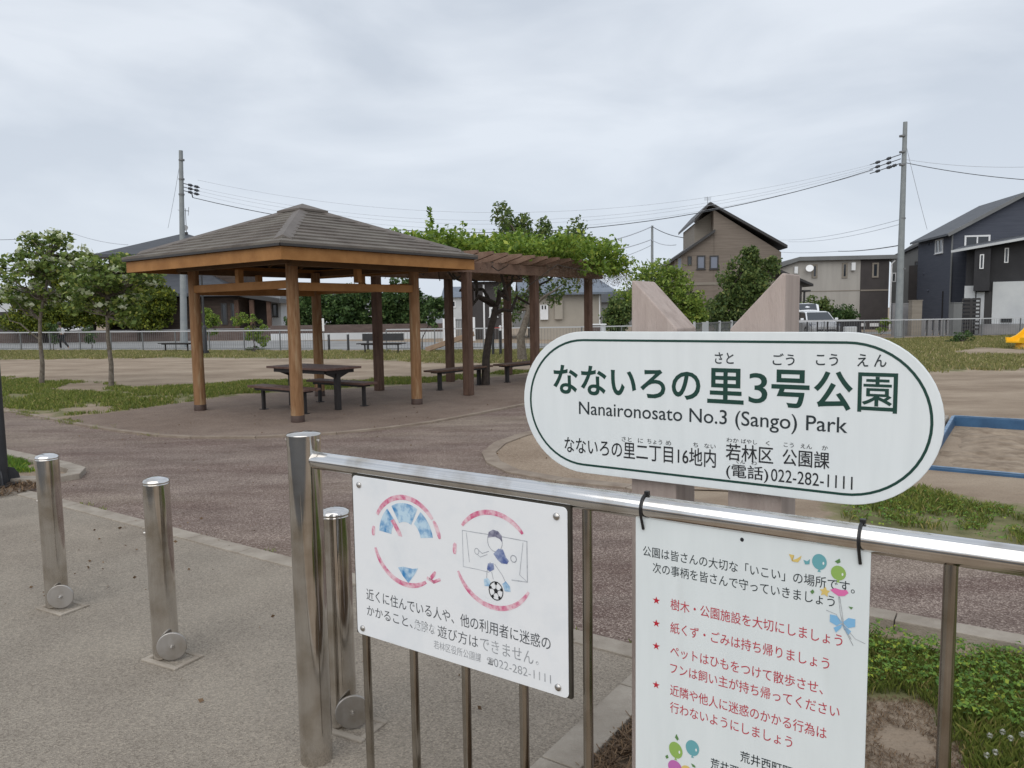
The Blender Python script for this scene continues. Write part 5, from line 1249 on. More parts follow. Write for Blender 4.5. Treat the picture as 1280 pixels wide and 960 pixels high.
# ------------------------------------------------------------------ sandbox and slide
SB = gp(1192, 519.5, 0.12) * [1, 1, 0]
def sbp(a, b, z): return SB + U * a + N * b + np.array([0, 0, z])        # along / toward the viewer
sb = thing('sandbox', 'square sandbox with worn blue edges and brown sand', 'sandbox', SB)
LS, WS = 4.2, 3.30
def blue_rail(p0, p1, inner):
    d = (p1 - p0) / np.linalg.norm(p1 - p0)
    o = MB().beam(p0 + [0, 0, 0.03], p1 + [0, 0, 0.03], 0.045, 0.18).build('rim', M['blue_paint'], sb, bevel=0.015)
    MB().beam(p0 + [0, 0, 0.123], p1 + [0, 0, 0.123], 0.036, 0.006).build('worn_top', M['blue_top'], o)
blue_rail(sbp(0, 0, 0), sbp(LS, 0, 0), 1)
blue_rail(sbp(0, WS, -0.10), sbp(LS, WS, -0.10), 1)
blue_rail(sbp(0, 0.056, 0), sbp(0, WS - 0.056, -0.085), 1)
blue_rail(sbp(LS, 0.056, 0), sbp(LS, WS - 0.056, -0.085), 1)
MB().box(sbp(-0.20, 0.2, 0.02), (0.28, 0.75, 0.16), U, -N).build('corner_pad', M['kerb'], sb, bevel=0.02)
n = 46; V = []; F = []
for j in range(n + 1):
    for i in range(n + 1):
        a = 0.056 + (LS - 0.112) * i / n; b = 0.056 + (WS - 0.112) * j / n
        z = 0.012 + 0.03 * mnoise.noise(Vector((a * 0.9, b * 0.9, 4))) + 0.035 * mnoise.noise(Vector((a * 3, b * 3, 1))) + 0.02 * mnoise.noise(Vector((a * 8, b * 8, 2)))
        e = min(i, n - i, j, n - j) / n; z = z - 0.03 if e < 0.03 else z
        V.append(sbp(a, b, z))
for j in range(n):
    for i in range(n): F.append((j * (n + 1) + i, j * (n + 1) + i + 1, (j + 1) * (n + 1) + i + 1, (j + 1) * (n + 1) + i))
MB().add(V, F).build('sand', M['sand'], sb, smooth=True)

sl = thing('slide', 'yellow playground slide with its foot on a bare dirt pad', 'slide', [18.6, 28.6, 0])
d = np.array([0.93, 0.36, 0.0]); sd = np.array([-0.36, 0.93, 0.0]); Pz = np.array([18.35, 27.8, 0.0])
prof = [(0.0, 0.24), (0.25, 0.22), (0.55, 0.30), (0.9, 0.50), (1.4, 0.88), (2.0, 1.30), (2.35, 1.5), (2.8, 1.52)]
def chan(a, z): # cross-section of the chute
    return [Pz + d * a + sd * y + np.array([0, 0, z + dz]) for y, dz in ((-0.30, 0.17), (-0.25, 0.17), (-0.22, 0.02), (0.22, 0.02), (0.25, 0.17), (0.30, 0.17), (0.27, -0.03), (-0.27, -0.03))]
V = []; F = []
for a, z in prof: V += chan(a, z)
for i in range(len(prof) - 1):
    for k in range(8): F.append((i * 8 + k, i * 8 + (k + 1) % 8, (i + 1) * 8 + (k + 1) % 8, (i + 1) * 8 + k))
F += [tuple(range(7, -1, -1)), tuple((len(prof) - 1) * 8 + k for k in range(8))]
MB().add(V, F).build('chute', M['yellow'], sl, smooth=True)
MB().lathe([(0.2, -0.03), (0.16, 0.21)], Pz + d * 0.42, 14).build('foot', M['yellow'], sl, smooth=True)
MB().box(Pz + d * 3.2 + [0, 0, 1.50], (0.9, 0.9, 0.06), d).build('platform', M['fence_grey'], sl)
for a, b in ((2.85, .4), (3.6, .4), (2.85, -.4), (3.6, -.4)): MB().tube([Pz + d * a + sd * b + [0, 0, -.02], Pz + d * a + sd * b + [0, 0, 2.4]], 0.04, 10).build('post', M['fence_grey'], sl)
for s_ in (-0.25, 0.25): MB().tube([Pz + d * 4.4 + sd * s_ * 1.2 + [0, 0, 0], Pz + d * 3.65 + sd * s_ * 1.2 + [0, 0, 2.0]], 0.025, 8).build('ladder_rail', M['fence_grey'], sl)
mb = MB()
for k in range(6):
    t_ = (k + 0.5) / 7; c = Pz + d * (4.4 - 0.75 * t_) + [0, 0, 2.0 * t_]; mb.tube([c - sd * .3, c + sd * .3], 0.018, 6)
mb.build('rungs', M['fence_grey'], sl)

# ------------------------------------------------------------------ houses
class Facade:
    """a vertical wall plane: p0 a ground point, d the direction along it, n the outward normal"""
    def __init__(s, p0, d):
        s.p0 = np.array([p0[0], p0[1], 0.0]); s.d = np.array([d[0], d[1], 0.0]); s.d /= np.linalg.norm(s.d)
        n = np.array([s.d[1], -s.d[0], 0.0]); s.n = n if np.dot(n, -s.p0) > 0 else -n
    def hit(s, px, py): return onplane(px, py, s.p0, s.d)
    def P(s, a, z, o=0.0): return s.p0 + s.d * a + s.n * o + np.array([0, 0, z])
    def slab(s, mb, a0, a1, z0, z1, o0, o1):
        return mb.box(s.P((a0 + a1) / 2, (z0 + z1) / 2, (o0 + o1) / 2), (abs(a1 - a0), abs(o1 - o0), abs(z1 - z0)), s.d, s.n)
    def window(s, root, px0, py0, px1, py1, frame=0.07, fm='white_paint', gm='glass', mull=1, sill=True):
        a0, z1 = s.hit(px0, py0); a1, z0 = s.hit(px1, py1)
        mb = MB()
        s.slab(mb, a0, a1, z1 - frame, z1, 0.0, 0.06); s.slab(mb, a0, a1, z0, z0 + frame, 0.0, 0.06)
        s.slab(mb, a0, a0 + frame, z0 + frame, z1 - frame, 0.0, 0.06); s.slab(mb, a1 - frame, a1, z0 + frame, z1 - frame, 0.0, 0.06)
        for k in range(1, mull):
            c = a0 + (a1 - a0) * k / mull; s.slab(mb, c - frame * .4, c + frame * .4, z0 + frame, z1 - frame, 0.0, 0.055)
        f = mb.build('window', M[fm], root)
        g = MB(); s.slab(g, a0 + frame * .5, a1 - frame * .5, z0 + frame * .5, z1 - frame * .5, -0.02, 0.02); g.build('pane', M[gm], f)
        if sill:
            q = MB(); s.slab(q, a0 - 0.05, a1 + 0.05, z0 - 0.04, z0 - 0.002, 0.0, 0.10); q.build('sill', M[fm], f)
        return f
    def panel(s, root, name, px0, py0, px1, py1, m, o0=0.0, o1=0.05, zmin=None):
        a0, z1 = s.hit(px0, py0); a1, z0 = s.hit(px1, py1)
        if zmin is not None: z0 = zmin
        mb = MB(); s.slab(mb, a0, a1, z0, z1, o0, o1); return mb.build(name, M[m], root)

def roof_slab(mb, p, th=0.14):
    """roof plane as a slab: p = 3-D quad or polygon, pushed down"""
    return mb.prism(p, (0, 0, -th))

# --- brown gabled house (middle)
Y0 = 54.0
F = Facade(at(838, 400, Y0 + 1.5), np.array([1.0, -0.10, 0]))
bh = thing('gabled_house', 'brown two storey house with an offset gable and high clerestory between the sign pillars', 'house', F.p0)
def fz(px, py): return F.hit(px, py)
def FP(px, py, o=0.0): a, z = F.hit(px, py); return F.P(a, z, o)
def ground_a(px): return F.hit(px, 395)[0]
D = -9.0
main = [(F.hit(892, 395)[0], -0.05), (F.hit(976.5, 395)[0], -0.05), F.hit(976.5, 315), F.hit(892, 262)]
MB().prism([F.P(a, z) for a, z in main], F.n * D).build('wall', M['brown_siding'], bh)
low = [(F.hit(843, 395)[0], -0.05), (main[0][0] - 0.003, -0.05), (main[0][0] - 0.003, F.hit(892, 288)[1]), F.hit(843, 326)]
MB().prism([F.P(a, z, 0.0) for a, z in low], F.n * D).build('wall', M['brown_siding'], bh)
# clerestory wall set back behind the low roof
cw = [(F.hit(871, 310)[0], F.hit(871, 318)[1]), (main[0][0] - 0.003, F.hit(892, 300)[1]), (main[0][0] - 0.003, F.hit(892, 262)[1]), F.hit(871, 277)]
MB().prism([F.P(a, z, -1.2) for a, z in cw], F.n * (D + 2.4)).build('wall', M['tan_siding'], bh)
bandz = F.hit(850, 341); band = MB(); F.slab(band, low[0][0] + 0.02, main[1][0] - 0.02, bandz[1] - 0.9, bandz[1] - 0.72, 0.0, 0.04); band.build('trim_band', M['tan_siding'], bh)
def rake(p0, p1, o=0.45, back=-9.5, th=0.20, name='roof'):
    a, b = F.hit(*p0), F.hit(*p1)
    mb = MB(); roof_slab(mb, [F.P(*a, o), F.P(*b, o), F.P(*b, back), F.P(*a, back)], th); return mb.build(name, M['trim_dark'], bh)
rake((886.5, 253), (982.5, 307)); rake((886.5, 253), (867.5, 274), 0.45); rake((893, 287), (838, 325), 0.40)
for a, b in (((871, 319), (881, 332)),): F.window(bh, 871, 319.5, 881.5, 336.5, 0.09, 'trim_dark', 'glass_pale')
F.window(bh, 887, 319.5, 898, 336.5, 0.09, 'trim_dark', 'glass_pale'); F.window(bh, 859.5, 320.5, 864.5, 331.5, 0.05, 'trim_dark', 'glass', sill=False); F.window(bh, 846.5, 322, 852.5, 338, 0.06, 'tan_siding', 'glass_pale', sill=False)
an = FP(890, 254, -2); mb = MB().tube([an, an + [0, 0, 0.75]], 0.02, 6)
for k in range(4): mb.tube([an + [-0.25, 0, 0.5 + 0.07 * k], an + [0.25, 0, 0.5 + 0.07 * k]], 0.010, 5)
mb.build('antenna', M['fence_grey'], bh)
# small dark porch roof at the right of the brown house
ph = at(1003, 357, 49.0); F2 = Facade(at(985, 400, 49), (1, 0.0, 0)); 
a0, z0 = F2.hit(966, 334); a1, z1 = F2.hit(1014.5, 355)
mb = MB(); mb.prism([F2.P(a0, z0, 0.3), F2.P(a1, z1, 0.3), F2.P(a1, z1 - 0.16, 0.3), F2.P(a0, z0 - 0.16, 0.3)], F2.n * -3.2); mb.build('porch_roof', M['trim_dark'], bh)
a2, _ = F2.hit(1002, 380); mb = MB(); F2.slab(mb, a0, a2, -0.05, z1 - 0.1, -2.6, 0.0); mb.build('porch_wall', M['umber'], bh)
a3, z3 = F2.hit(1010, 362.5); mb = MB(); F2.slab(mb, a2, a3 + .1, z3 - .1, z3, -1.4, 0.2); F2.slab(mb, a3 - 0.30, a3 - 0.20, 0, z3 - .1, 0.0, 0.10); mb.build('canopy', M['trim_dark'], bh)

# --- beige and umber house
F = Facade(at(980, 400, 55.0), np.array([1.0, -0.12, 0])); fz0 = lambda px, py: F.hit(px, py)
be_ = thing('flat_roof_house', 'long beige house with an umber end bay and low grey roof', 'house', F.p0)
zt_ = F.hit(1060, 325)[1]; aL = F.hit(976, 380)[0]; aK = F.hit(998, 330)[0]; aM = F.hit(1074.5, 380)[0]; aR = F.hit(1110, 380)[0]; zL = F.hit(976, 335)[1]
MB().prism([F.P(aL, -.05), F.P(aM, -.05), F.P(aM, zt_), F.P(aK, zt_), F.P(aL, zL)], F.n * -8).build('wall', M['beige'], be_)
MB().prism([F.P(aM + .003, -.05, 0.04), F.P(aR, -.05, 0.04), F.P(aR, zt_, 0.04), F.P(aM + .003, zt_, 0.04)], F.n * -8).build('wall', M['umber'], be_)
mb = MB(); mb.prism([F.P(aK, zt_ + 0.28, 0.35), F.P(aR + 0.5, zt_ + 0.28, 0.35), F.P(aR + 0.5, zt_ + .003, 0.35), F.P(aK, zt_ + .003, 0.35)], F.n * -8.6)
mb.prism([F.P(aK - .003, zt_ + 0.28, 0.35), F.P(aK - .003, zt_ + .003, 0.35), F.P(aL - 0.3, zL - .02, 0.35), F.P(aL - 0.3, zL + 0.22, 0.35)], F.n * -8.6); mb.build('roof', M['greyhouse'], be_)
zj = F.hit(1050, 363.5)[1]; mb = MB(); F.slab(mb, aL + .02, aM - .02, zj - .03, zj + .03, 0.0, 0.02); F.slab(mb, aM + .02, aR - .02, zj - .05, zj + .05, 0.04, 0.07); mb.build('joint_trim', M['tan_siding'], be_)
for x0, y0, x1, y1 in ((1015, 330.5, 1021.5, 347.5), (1052.5, 328.5, 1059, 347.5)): F.window(be_, x0, y0, x1, y1, 0.12, 'tan_siding', 'glass', sill=False)
f = F.window(be_, 1090, 328.5, 1097.5, 347, 0.11, 'tan_siding', 'glass', sill=False); f.location = F.n * 0.045
o = F.panel(be_, 'vent_box', 1063.5, 328.5, 1068, 338, 'white_paint', 0, 0.25); F.panel(be_, 'vent_box', 992.5, 333.5, 996.5, 342, 'white_paint', 0, 0.2)
a, z = F.hit(1010.5, 336); c = F.P(a, z, 0.35); ax = np.array([-0.35, -0.85, 0.4]); ax /= np.linalg.norm(ax)
MB().lathe([(0.26, 0.05), (0.20, -0.02), (0.0, -0.05), (0.19, -0.035), (0.25, 0.04)][:3][::-1] + [(0.265, 0.055)], c, 18, ax).tube([c, F.P(a - .1, z - .1, 0)], 0.02, 6).build('satellite_dish', M['white_paint'], be_, smooth=True)
mb = MB(); mb.tube([F.P(aR + 0.12, -.02, 0.12), F.P(aR + 0.12, zt_ - .35, 0.12), F.P(aR + 0.35, zt_ - .1, 0.12)], 0.055, 8); mb.build('downpipe', M['white_paint'], be_)
for x0, x1 in ((1075, 1081), (1087, 1098)): F.panel(be_, 'foundation_vent', x0, 404, x1, 408, 'white_paint', 0.0, 0.10)

# --- grey house behind the right pole
F = Facade(at(1112, 400, 57.0), U)
gh = thing('gable_house', 'grey house with a dark sloping roof mostly behind the right utility pole', 'house', F.p0)
aL = F.hit(1112, 390)[0]; aR = F.hit(1160, 390)[0]; zl = F.hit(1112, 323)[1]; zr = F.hit(1146, 305)[1]
MB().prism([F.P(aL, -.05), F.P(aR, -.05), F.P(aR, zr + 0.8), F.P(aL, zl)], F.n * -7).build('wall', M['greyhouse'], gh)
a0, z0 = F.hit(1112, 322.5); a1, z1 = F.hit(1150, 300.5)
mb = MB(); roof_slab(mb, [F.P(a0 - .1, z0, 0.3), F.P(a1 + 1.2, z1 + .35, 0.3), F.P(a1 + 1.2, z1 + .3, -5.5), F.P(a0 - .1, z0 - .3, -5.5)], 0.16); mb.build('roof', M['tile_roof'], gh)
F.panel(gh, 'wall_panel', 1136.5, 332, 1146, 383, 'umber', 0, 0.05, -0.02)
F.window(gh, 1115, 341, 1120, 352.5, 0.08, 'white_paint', 'glass', sill=False); F.window(gh, 1143.5, 327, 1147, 340, 0.06, 'trim_dark', 'glass', sill=False)

# --- navy gabled house
NC = np.array([27.65, 48.0, 0]); ge = np.array([0.986, -0.164, 0]); ev = np.array([0.8, 4.8, 0]); ev /= np.linalg.norm(ev)
nv = thing('gable_house', 'navy two storey house with a dark grey gable roof on the right', 'house', NC)
W_, L_ = 7.9, 6.0; zE, zP = 6.2, 8.35
gable = [NC, NC + ge * W_, NC + ge * W_ + [0, 0, zE], NC + ge * W_ / 2 + [0, 0, zP - .12], NC + [0, 0, zE]]
MB().prism([p - [0, 0, 0.05] for p in gable], ev * L_).build('wall', M['navy'], nv)
o = 0.35
sl_ = (zP - zE) / (W_ / 2)
def nvp(a, b, z): return NC + ge * a + ev * b + np.array([0, 0, z])
for sgn in (0, 1):
    a0 = -0.45 if sgn == 0 else W_ + 0.45; z0 = zE - 0.45 * sl_ + 0.10
    mb = MB(); roof_slab(mb, [nvp(a0, -o, z0), nvp(W_ / 2, -o, zP + 0.10), nvp(W_ / 2, L_ + o, zP + 0.10), nvp(a0, L_ + o, z0)], 0.13); mb.build('roof', M['tile_roof'], nv)
    mb = MB(); mb.beam(nvp(a0, -o - 0.03, z0 - 0.10), nvp(W_ / 2, -o - 0.03, zP), 0.05, 0.20); mb.build('verge_board', M['greyhouse'], nv)
FG = Facade(NC, ge); FE = Facade(NC, ev)
FE.window(nv, 1179.5, 298, 1169.5, 317.5, 0.07, 'white_paint', 'glass', mull=2)
FG.window(nv, 1205.5, 294.5, 1237, 309, 0.10, 'white_paint', 'glass', mull=2)
MB().tube([NC - ge * .08 - ev * .08 + [0, 0, -.05], NC - ge * .08 - ev * .08 + [0, 0, zE - .1]], 0.05, 8).build('downpipe', M['greyhouse'], nv)
FE.panel(nv, 'meter_pipe', 1179.5, 364, 1178, 405, 'trim_dark', 0.0, 0.08)
for x, y in ((1161.5, 305), (1155, 342), (1160.5, 363)):
    a, z = FE.hit(x, y); MB().lathe([(0.10, 0), (0.08, 0.07), (0, 0.09)], FE.P(a, z), 12, FE.n).build('vent_cap', M['navy'], nv)

# --- black house, right edge
F = Facade(at(1203, 405, 42.6), U)
bk = thing('modern_house', 'black and white house with a thin white roof edge at the right frame edge', 'house', F.p0)
FR = Facade(F.P(0, 0, .75), F.d); a0, z0 = FR.hit(1189, 313.5); a1, z1 = FR.hit(1284, 296.5)
k_ = (z1 - z0) / (a1 - a0); aW = F.hit(1207, 350)[0]; AEND = aW + 9.0
def roofz(a): return z0 + k_ * (a - a0)
MB().prism([F.P(aW, -.05), F.P(AEND, -.05), F.P(AEND, roofz(AEND) - .12), F.P(aW, roofz(aW) - .12)], F.n * -7).build('wall', M['black_siding'], bk)
mb = MB(); roof_slab(mb, [F.P(a0, z0, 0.75), F.P(AEND + .5, roofz(AEND + .5), 0.75), F.P(AEND + .5, roofz(AEND + .5) + .8, -7.4), F.P(a0, z0 + .8, -7.4)], 0.10); mb.build('roof', M['tile_roof'], bk)
mb = MB(); mb.beam(F.P(a0, z0 - .045, 0.78), F.P(AEND + .5, roofz(AEND + .5) - .045, 0.78), 0.04, 0.13); mb.build('roof_edge', M['white_wall'], bk)
ab0, zb1 = F.hit(1219.5, 312); ab1, zb0 = F.hit(1237, 363.5); mb = MB(); F.slab(mb, ab0, ab1, zb0, roofz(ab0) - .125, 0.0, 0.55); mb.build('bay', M['black_siding'], bk)
FB = Facade(F.P(ab0, 0, 0.55), F.d); FB.window(bk, 1225, 318, 1229.5, 336, 0.05, 'white_paint', 'glass', sill=False); F.window(bk, 1256, 310, 1260.5, 328.5, 0.05, 'white_paint', 'glass', sill=False)
F.panel(bk, 'white_wall_panel', 1206, 357.5, 1219, 374, 'white_wall', 0, 0.10)
F.panel(bk, 'white_wall_panel', 1241.5, 352.5, 1312, 404.5, 'white_wall', 0, 0.12)
F.panel(bk, 'white_wall_panel', 1221, 365, 1229, 410, 'white_wall', 0, 0.12, 0)
F.panel(bk, 'entrance_door', 1229.6, 365, 1241, 410, 'trim_dark', 0, 0.03, 0)
F.panel(bk, 'plinth', 1224, 405, 1312, 414, 'block', 0.10, 0.75, 0)
F.window(bk, 1251, 397, 1265, 402.8, 0.04, 'trim_dark', 'glass', sill=False).location = F.n * 0.115
gt = thing('louvre_gate', 'black louvre gate between a grey pillar and the white house wall', 'gate', F.P(aW, 0, 0.9))
FL = Facade(F.P(aW, 0, 1.1), F.d); g0 = FL.hit(1203, 373); g1 = FL.hit(1224.5, 410)
for hh in (0, 1):
    aa = g0[0] + (g1[0] - g0[0]) * hh / 2; ae = g0[0] + (g1[0] - g0[0]) * (hh + 1) / 2
    mb = MB()
    for i in range(9):
        z = 0.25 + i * (g0[1] - 0.35) / 8; FL.slab(mb, aa + .05, ae - .05, z, z + 0.11, 0.0, 0.03)
    FL.slab(mb, aa, aa + .05, 0.05, g0[1], -.02, 0.05); FL.slab(mb, ae - .05, ae, 0.05, g0[1], -.02, 0.05); mb.build('gate_leaf', M['trim_dark'], gt)
for (x0, y0, x1, mtl, lb, yy) in ((1192.5, 379, 1202, 'greyhouse', 'grey entrance pillar left of the black louvre gate', 39.0), (1140.5, 376, 1152, 'tan_siding', 'pale gate pillar right of the right utility pole', 41.0)):
    F3 = Facade(at(x0, 400, yy), (1, 0, 0)); q0 = F3.hit(x0, y0); q1 = F3.hit(x1, 411)
    t = thing('gate_pillar', lb, 'pillar', F3.P((q0[0] + q1[0]) / 2, 0, -.2)); mb = MB(); F3.slab(mb, q0[0], q1[0], -.03, q0[1], -0.4, 0); mb.build('shaft', M[mtl], t, bevel=0.015)
    mb = MB(); F3.slab(mb, q0[0] - .02, q1[0] + .02, q0[1], q0[1] + .04, -0.42, 0.02); mb.build('coping', M[mtl], t)
F3 = Facade(at(1128, 400, 42.0), (1, 0, 0)); q0 = F3.hit(1128, 380); q1 = F3.hit(1140, 411)
t = thing('garden_wall', 'pale lilac garden wall between the pole and the gate pillar', 'wall', F3.P(q0[0], 0, 0)); mb = MB(); F3.slab(mb, q0[0] - .5, q1[0], -.03, q0[1], -0.15, 0); mb.build('wall', M['block'], t); mb = MB(); F3.slab(mb, q0[0] - .52, q1[0], q0[1], q0[1] + .05, -0.17, 0.02); mb.build('coping', M['block'], t)
F3 = Facade(at(1152, 400, 41.5), (1, 0, 0)); q0 = F3.hit(1152, 400); q1 = F3.hit(1192, 411)
t = thing('garden_wall', 'low block wall with slits below the navy house', 'wall', F3.P(q0[0], 0, 0))
for i in range(5):
    a = q0[0] + (q1[0] - q0[0]) * i / 5; mb = MB(); F3.slab(mb, a, a + (q1[0] - q0[0]) / 5 - .12, -.03, q0[1], -0.15, 0); mb.build('pier', M['block'], t)
mb = MB(); F3.slab(mb, q0[0], q1[0], q0[1], q0[1] + .06, -0.17, 0.02); mb.build('coping', M['block'], t)

# --- left: large tiled-roof house
F = Facade(at(140, 410, 54.0), np.array([0.97, 0.10, 0]))
lh = thing('tiled_house', 'brown tiled house with a large slate hip roof behind the pavilion', 'house', F.p0)
aL = F.hit(132, 400)[0]; aR = F.hit(300, 400)[0]; zw = F.hit(250, 372)[1]
MB().prism([F.P(aL, -.05), F.P(aR, -.05), F.P(aR, zw), F.P(aL, zw)], F.n * -10).build('wall', M['brick_brown'], lh)
aE0, zE0 = F.hit(118, 366); aE1, zE1 = F.hit(303, 362); zE0 = zE1 = F.hit(250, 367)[1]
RT = F.hit(213, 300); zr = 5.0
mb = MB()
e0, e1, e2, e3 = F.P(aE0, zE0, 1.2), F.P(aE1, zE0, 1.2), F.P(aE1, zE0, -11), F.P(aE0, zE0, -11)
r0, r1 = F.P(aE0 + 4.6, zE0 + 2.3, -4.9), F.P(aE1 - 4.6, zE0 + 2.3, -4.9)
mb.add([e0, e1, e2, e3, r0, r1, e0 - [0, 0, .22], e1 - [0, 0, .22], e2 - [0, 0, .22], e3 - [0, 0, .22]], [(0, 1, 5, 4), (1, 2, 5), (2, 3, 4, 5), (3, 0, 4), (6, 7, 1, 0), (7, 8, 2, 1), (8, 9, 3, 2), (9, 6, 0, 3), (9, 8, 7, 6)])
mb.build('roof', M['tile_roof'], lh)
# upper storey with its own gable roof
F4 = Facade(F.P(0, 0, -3.5), F.d); uL = F4.hit(136, 330)[0]; uR = F4.hit(300, 330)[0]; uz = F4.hit(200, 322)[1]
MB().prism([F4.P(uL, 2.2), F4.P(uR, 2.2), F4.P(uR, uz), F4.P(uL, uz)], F4.n * -5.5).build('wall', M['brick_brown'], lh)
pk = F4.hit(215, 287.5); lf = F4.hit(121, 319); lf2 = F4.hit(268, 305)
mb = MB(); q_ = [F4.P(lf[0], lf[1], 0.8), F4.P(lf[0] + 11.5, lf[1], 0.8), F4.P(lf[0] + 11.5, lf[1], -6.3), F4.P(lf[0], lf[1], -6.3), F4.P(pk[0] - .15, pk[1], -2.7), F4.P(pk[0] + .2, pk[1], -2.7)]
mb.add(q_ + [p - [0, 0, .2] for p in q_[:4]], [(0, 1, 5, 4), (1, 2, 5), (2, 3, 4, 5), (3, 0, 4), (6, 7, 1, 0), (7, 8, 2, 1), (8, 9, 3, 2), (9, 6, 0, 3), (9, 8, 7, 6)])
mb.build('roof', M['tile_roof'], lh)
mb = MB(); mb.beam(F4.P(pk[0] - .25, pk[1] + .04, -2.7), F4.P(pk[0] + .3, pk[1] + .04, -2.7), 0.25, 0.16); mb.build('ridge', M['trim_dark'], lh)
b = F4.P(*F4.hit(219, 290), -2.7); mb = MB().tube([b - [0, 0, .3], b + [0, 0, 2.1]], 0.025, 6)
mb.tube([b + [-.55, 0, 1.98], b + [.25, .1, 1.9]], 0.018, 5)
for k in range(6): mb.tube([b + [-.5 + .14 * k, -.22, 1.97 - k * .01], b + [-.5 + .14 * k, .22, 1.97 - k * .01]], 0.012, 5)
mb.tube([b + [0.2, 0, 1.55], b + [0.28, 0, 2.2]], 0.02, 5); mb.build('antenna', M['fence_grey'], lh)
MB().lathe([(0.0, -0.04), (0.22, 0.0), (0.25, 0.05)], b + [0, -.25, 0.55], 16, (0.1, -0.9, 0.35)).build('satellite_dish', M['fence_grey'], lh, smooth=True)
for x0, x1 in ((276, 285), (288, 296)): F.window(lh, x0, 379, x1, 406, 0.10, 'trim_dark', 'glass', sill=False)
F.window(lh, 236, 380, 247, 404, 0.1, 'trim_dark', 'glass')
# porch with pillars under the right part of the roof
pz0 = F.hit(300, 368)[1]
ps = thing('porch', 'dark open porch with brown pillars seen between the pavilion posts', 'porch', F.P(aR + 1, 0, 0))
aP = F.hit(352, 400)[0]
mb = MB(); mb.prism([F.P(aR + .02, pz0 + .15, 0.6), F.P(aP, pz0 - .35, 0.6), F.P(aP, pz0 - .65, 0.6), F.P(aR + .02, pz0 - .15, 0.6)], F.n * -5); mb.build('roof', M['trim_dark'], ps)
for px in (297, 316, 337): 
    a, _ = F.hit(px, 390); mb = MB(); F.slab(mb, a - .15, a + .15, -.05, pz0 - .4, 0.0, 0.3); mb.build('pillar', M['wood_dark'], ps)
mb = MB(); F.slab(mb, aR + .03, F.hit(327, 400)[0], -.05, pz0 - .3, -3, -2.8); mb.build('back_wall', M['umber'], ps)
F5 = Facade(at(330, 400, 58), (1, 0, 0)); q0 = F5.hit(322, 368); q1 = F5.hit(352, 410); t = thing('white_house', 'white house wall seen past the dark porch', 'house', F5.P(q0[0], 0, 0))
mb = MB(); F5.slab(mb, q0[0], q1[0], -.05, q0[1], -4, 0); mb.build('wall', M['white_wall'], t); mb = MB(); F5.slab(mb, q0[0] - .3, q1[0] + .3, q0[1], q0[1] + .2, -4.3, .3); mb.build('roof', M['greyhouse'], t); F5.window(t, 340, 380, 348, 396, 0.08, 'trim_dark')
# garden wall along the road in front of the tiled house
F6 = Facade(at(-20, 425, 52.6), np.array([1.0, -0.06, 0])); q0 = F6.hit(-25, 416.5); q1 = F6.hit(340, 410); zq = 0.72
t = thing('garden_wall', 'long low brown garden wall across the road from the park fence', 'wall', F6.P(q0[0], 0, 0))
mb = MB(); F6.slab(mb, q0[0], q1[0], -.03, zq, -.2, 0); mb.build('wall', M['brownwall'], t); mb = MB(); F6.slab(mb, q0[0], q1[0], zq, zq + .06, -.24, .04); mb.build('coping', M['block'], t)
F6 = Facade(at(345, 425, 50.0), np.array([1.0, -0.08, 0])); q0 = F6.hit(338, 414); q1 = F6.hit(560, 414); zq = 0.95
t = thing('garden_wall', 'grey concrete wall with a dark hedge strip behind the far bench', 'wall', F6.P(q0[0], 0, 0))
mb = MB(); F6.slab(mb, q0[0], q1[0], -.03, 0.42, -.2, 0); mb.build('wall', M['white_wall'], t); mb = MB(); F6.slab(mb, q0[0], q1[0], .42, zq, -.5, -.02); mb.build('upper_wall', M['brownwall'], t)
# white shed far left
F7 = Facade(at(-30, 400, 60), np.array([1.0, -0.1, 0])); q0 = F7.hit(-40, 366); q1 = F7.hit(31, 410)
t = thing('white_shed', 'white building with a dark lower wall at the far left edge', 'building', F7.P(q0[0], 0, 0)); zs = F7.hit(0, 363)[1]; zl_ = F7.hit(0, 390)[1]
mb = MB(); F7.slab(mb, q0[0], q1[0], zl_, zs, -6, 0); mb.build('wall', M['white_wall'], t); mb = MB(); F7.slab(mb, q0[0], q1[0], -.05, zl_ - .003, -6, -.05); mb.build('lower_wall', M['umber'], t); mb = MB(); F7.slab(mb, q0[0] - .3, q1[0] + .3, zs + .003, zs + .25, -6.3, .3); mb.build('roof', M['greyhouse'], t)
F7.window(t, 4, 393, 22, 408, 0.1, 'trim_dark')

# --- beige single storey building behind the pergola
F = Facade(at(672, 405, 44.0), np.array([1.0, 0.02, 0]))
gb = thing('beige_garage', 'beige single storey building with a blue grey roof behind the pergola', 'building', F.p0)
aL = F.hit(665, 390)[0]; aR = F.hit(751.5, 390)[0]; zw = F.hit(720, 367)[1]
MB().prism([F.P(aL, -.05), F.P(aR, -.05), F.P(aR, zw), F.P(aL, zw)], F.n * -6).build('wall', M['beige_warm'], gb)
mb = MB(); roof_slab(mb, [F.P(aL - .8, zw + .06, 0.55), F.P(aR + .9, zw + .06, 0.55), F.P(aR + .1, zw + 1.05, -3), F.P(aL - .8, zw + 1.05, -3)], .12); roof_slab(mb, [F.P(aL - .8, zw + 1.05, -3.003), F.P(aR + .1, zw + 1.05, -3.003), F.P(aR + .9, zw + .06, -6.6), F.P(aL - .8, zw + .06, -6.6)], .12); mb.build('roof', M['blue_roof'], gb)
f = F.panel(gb, 'meter_box', 675, 381, 685, 399.5, 'white_paint', 0, 0.18); F.panel(f, 'dark_vent', 676.8, 381.8, 678.8, 386.6, 'trim_dark', 0.18, 0.19); F.panel(f, 'dark_vent', 680.4, 381.8, 682.4, 386.6, 'trim_dark', 0.18, 0.19)
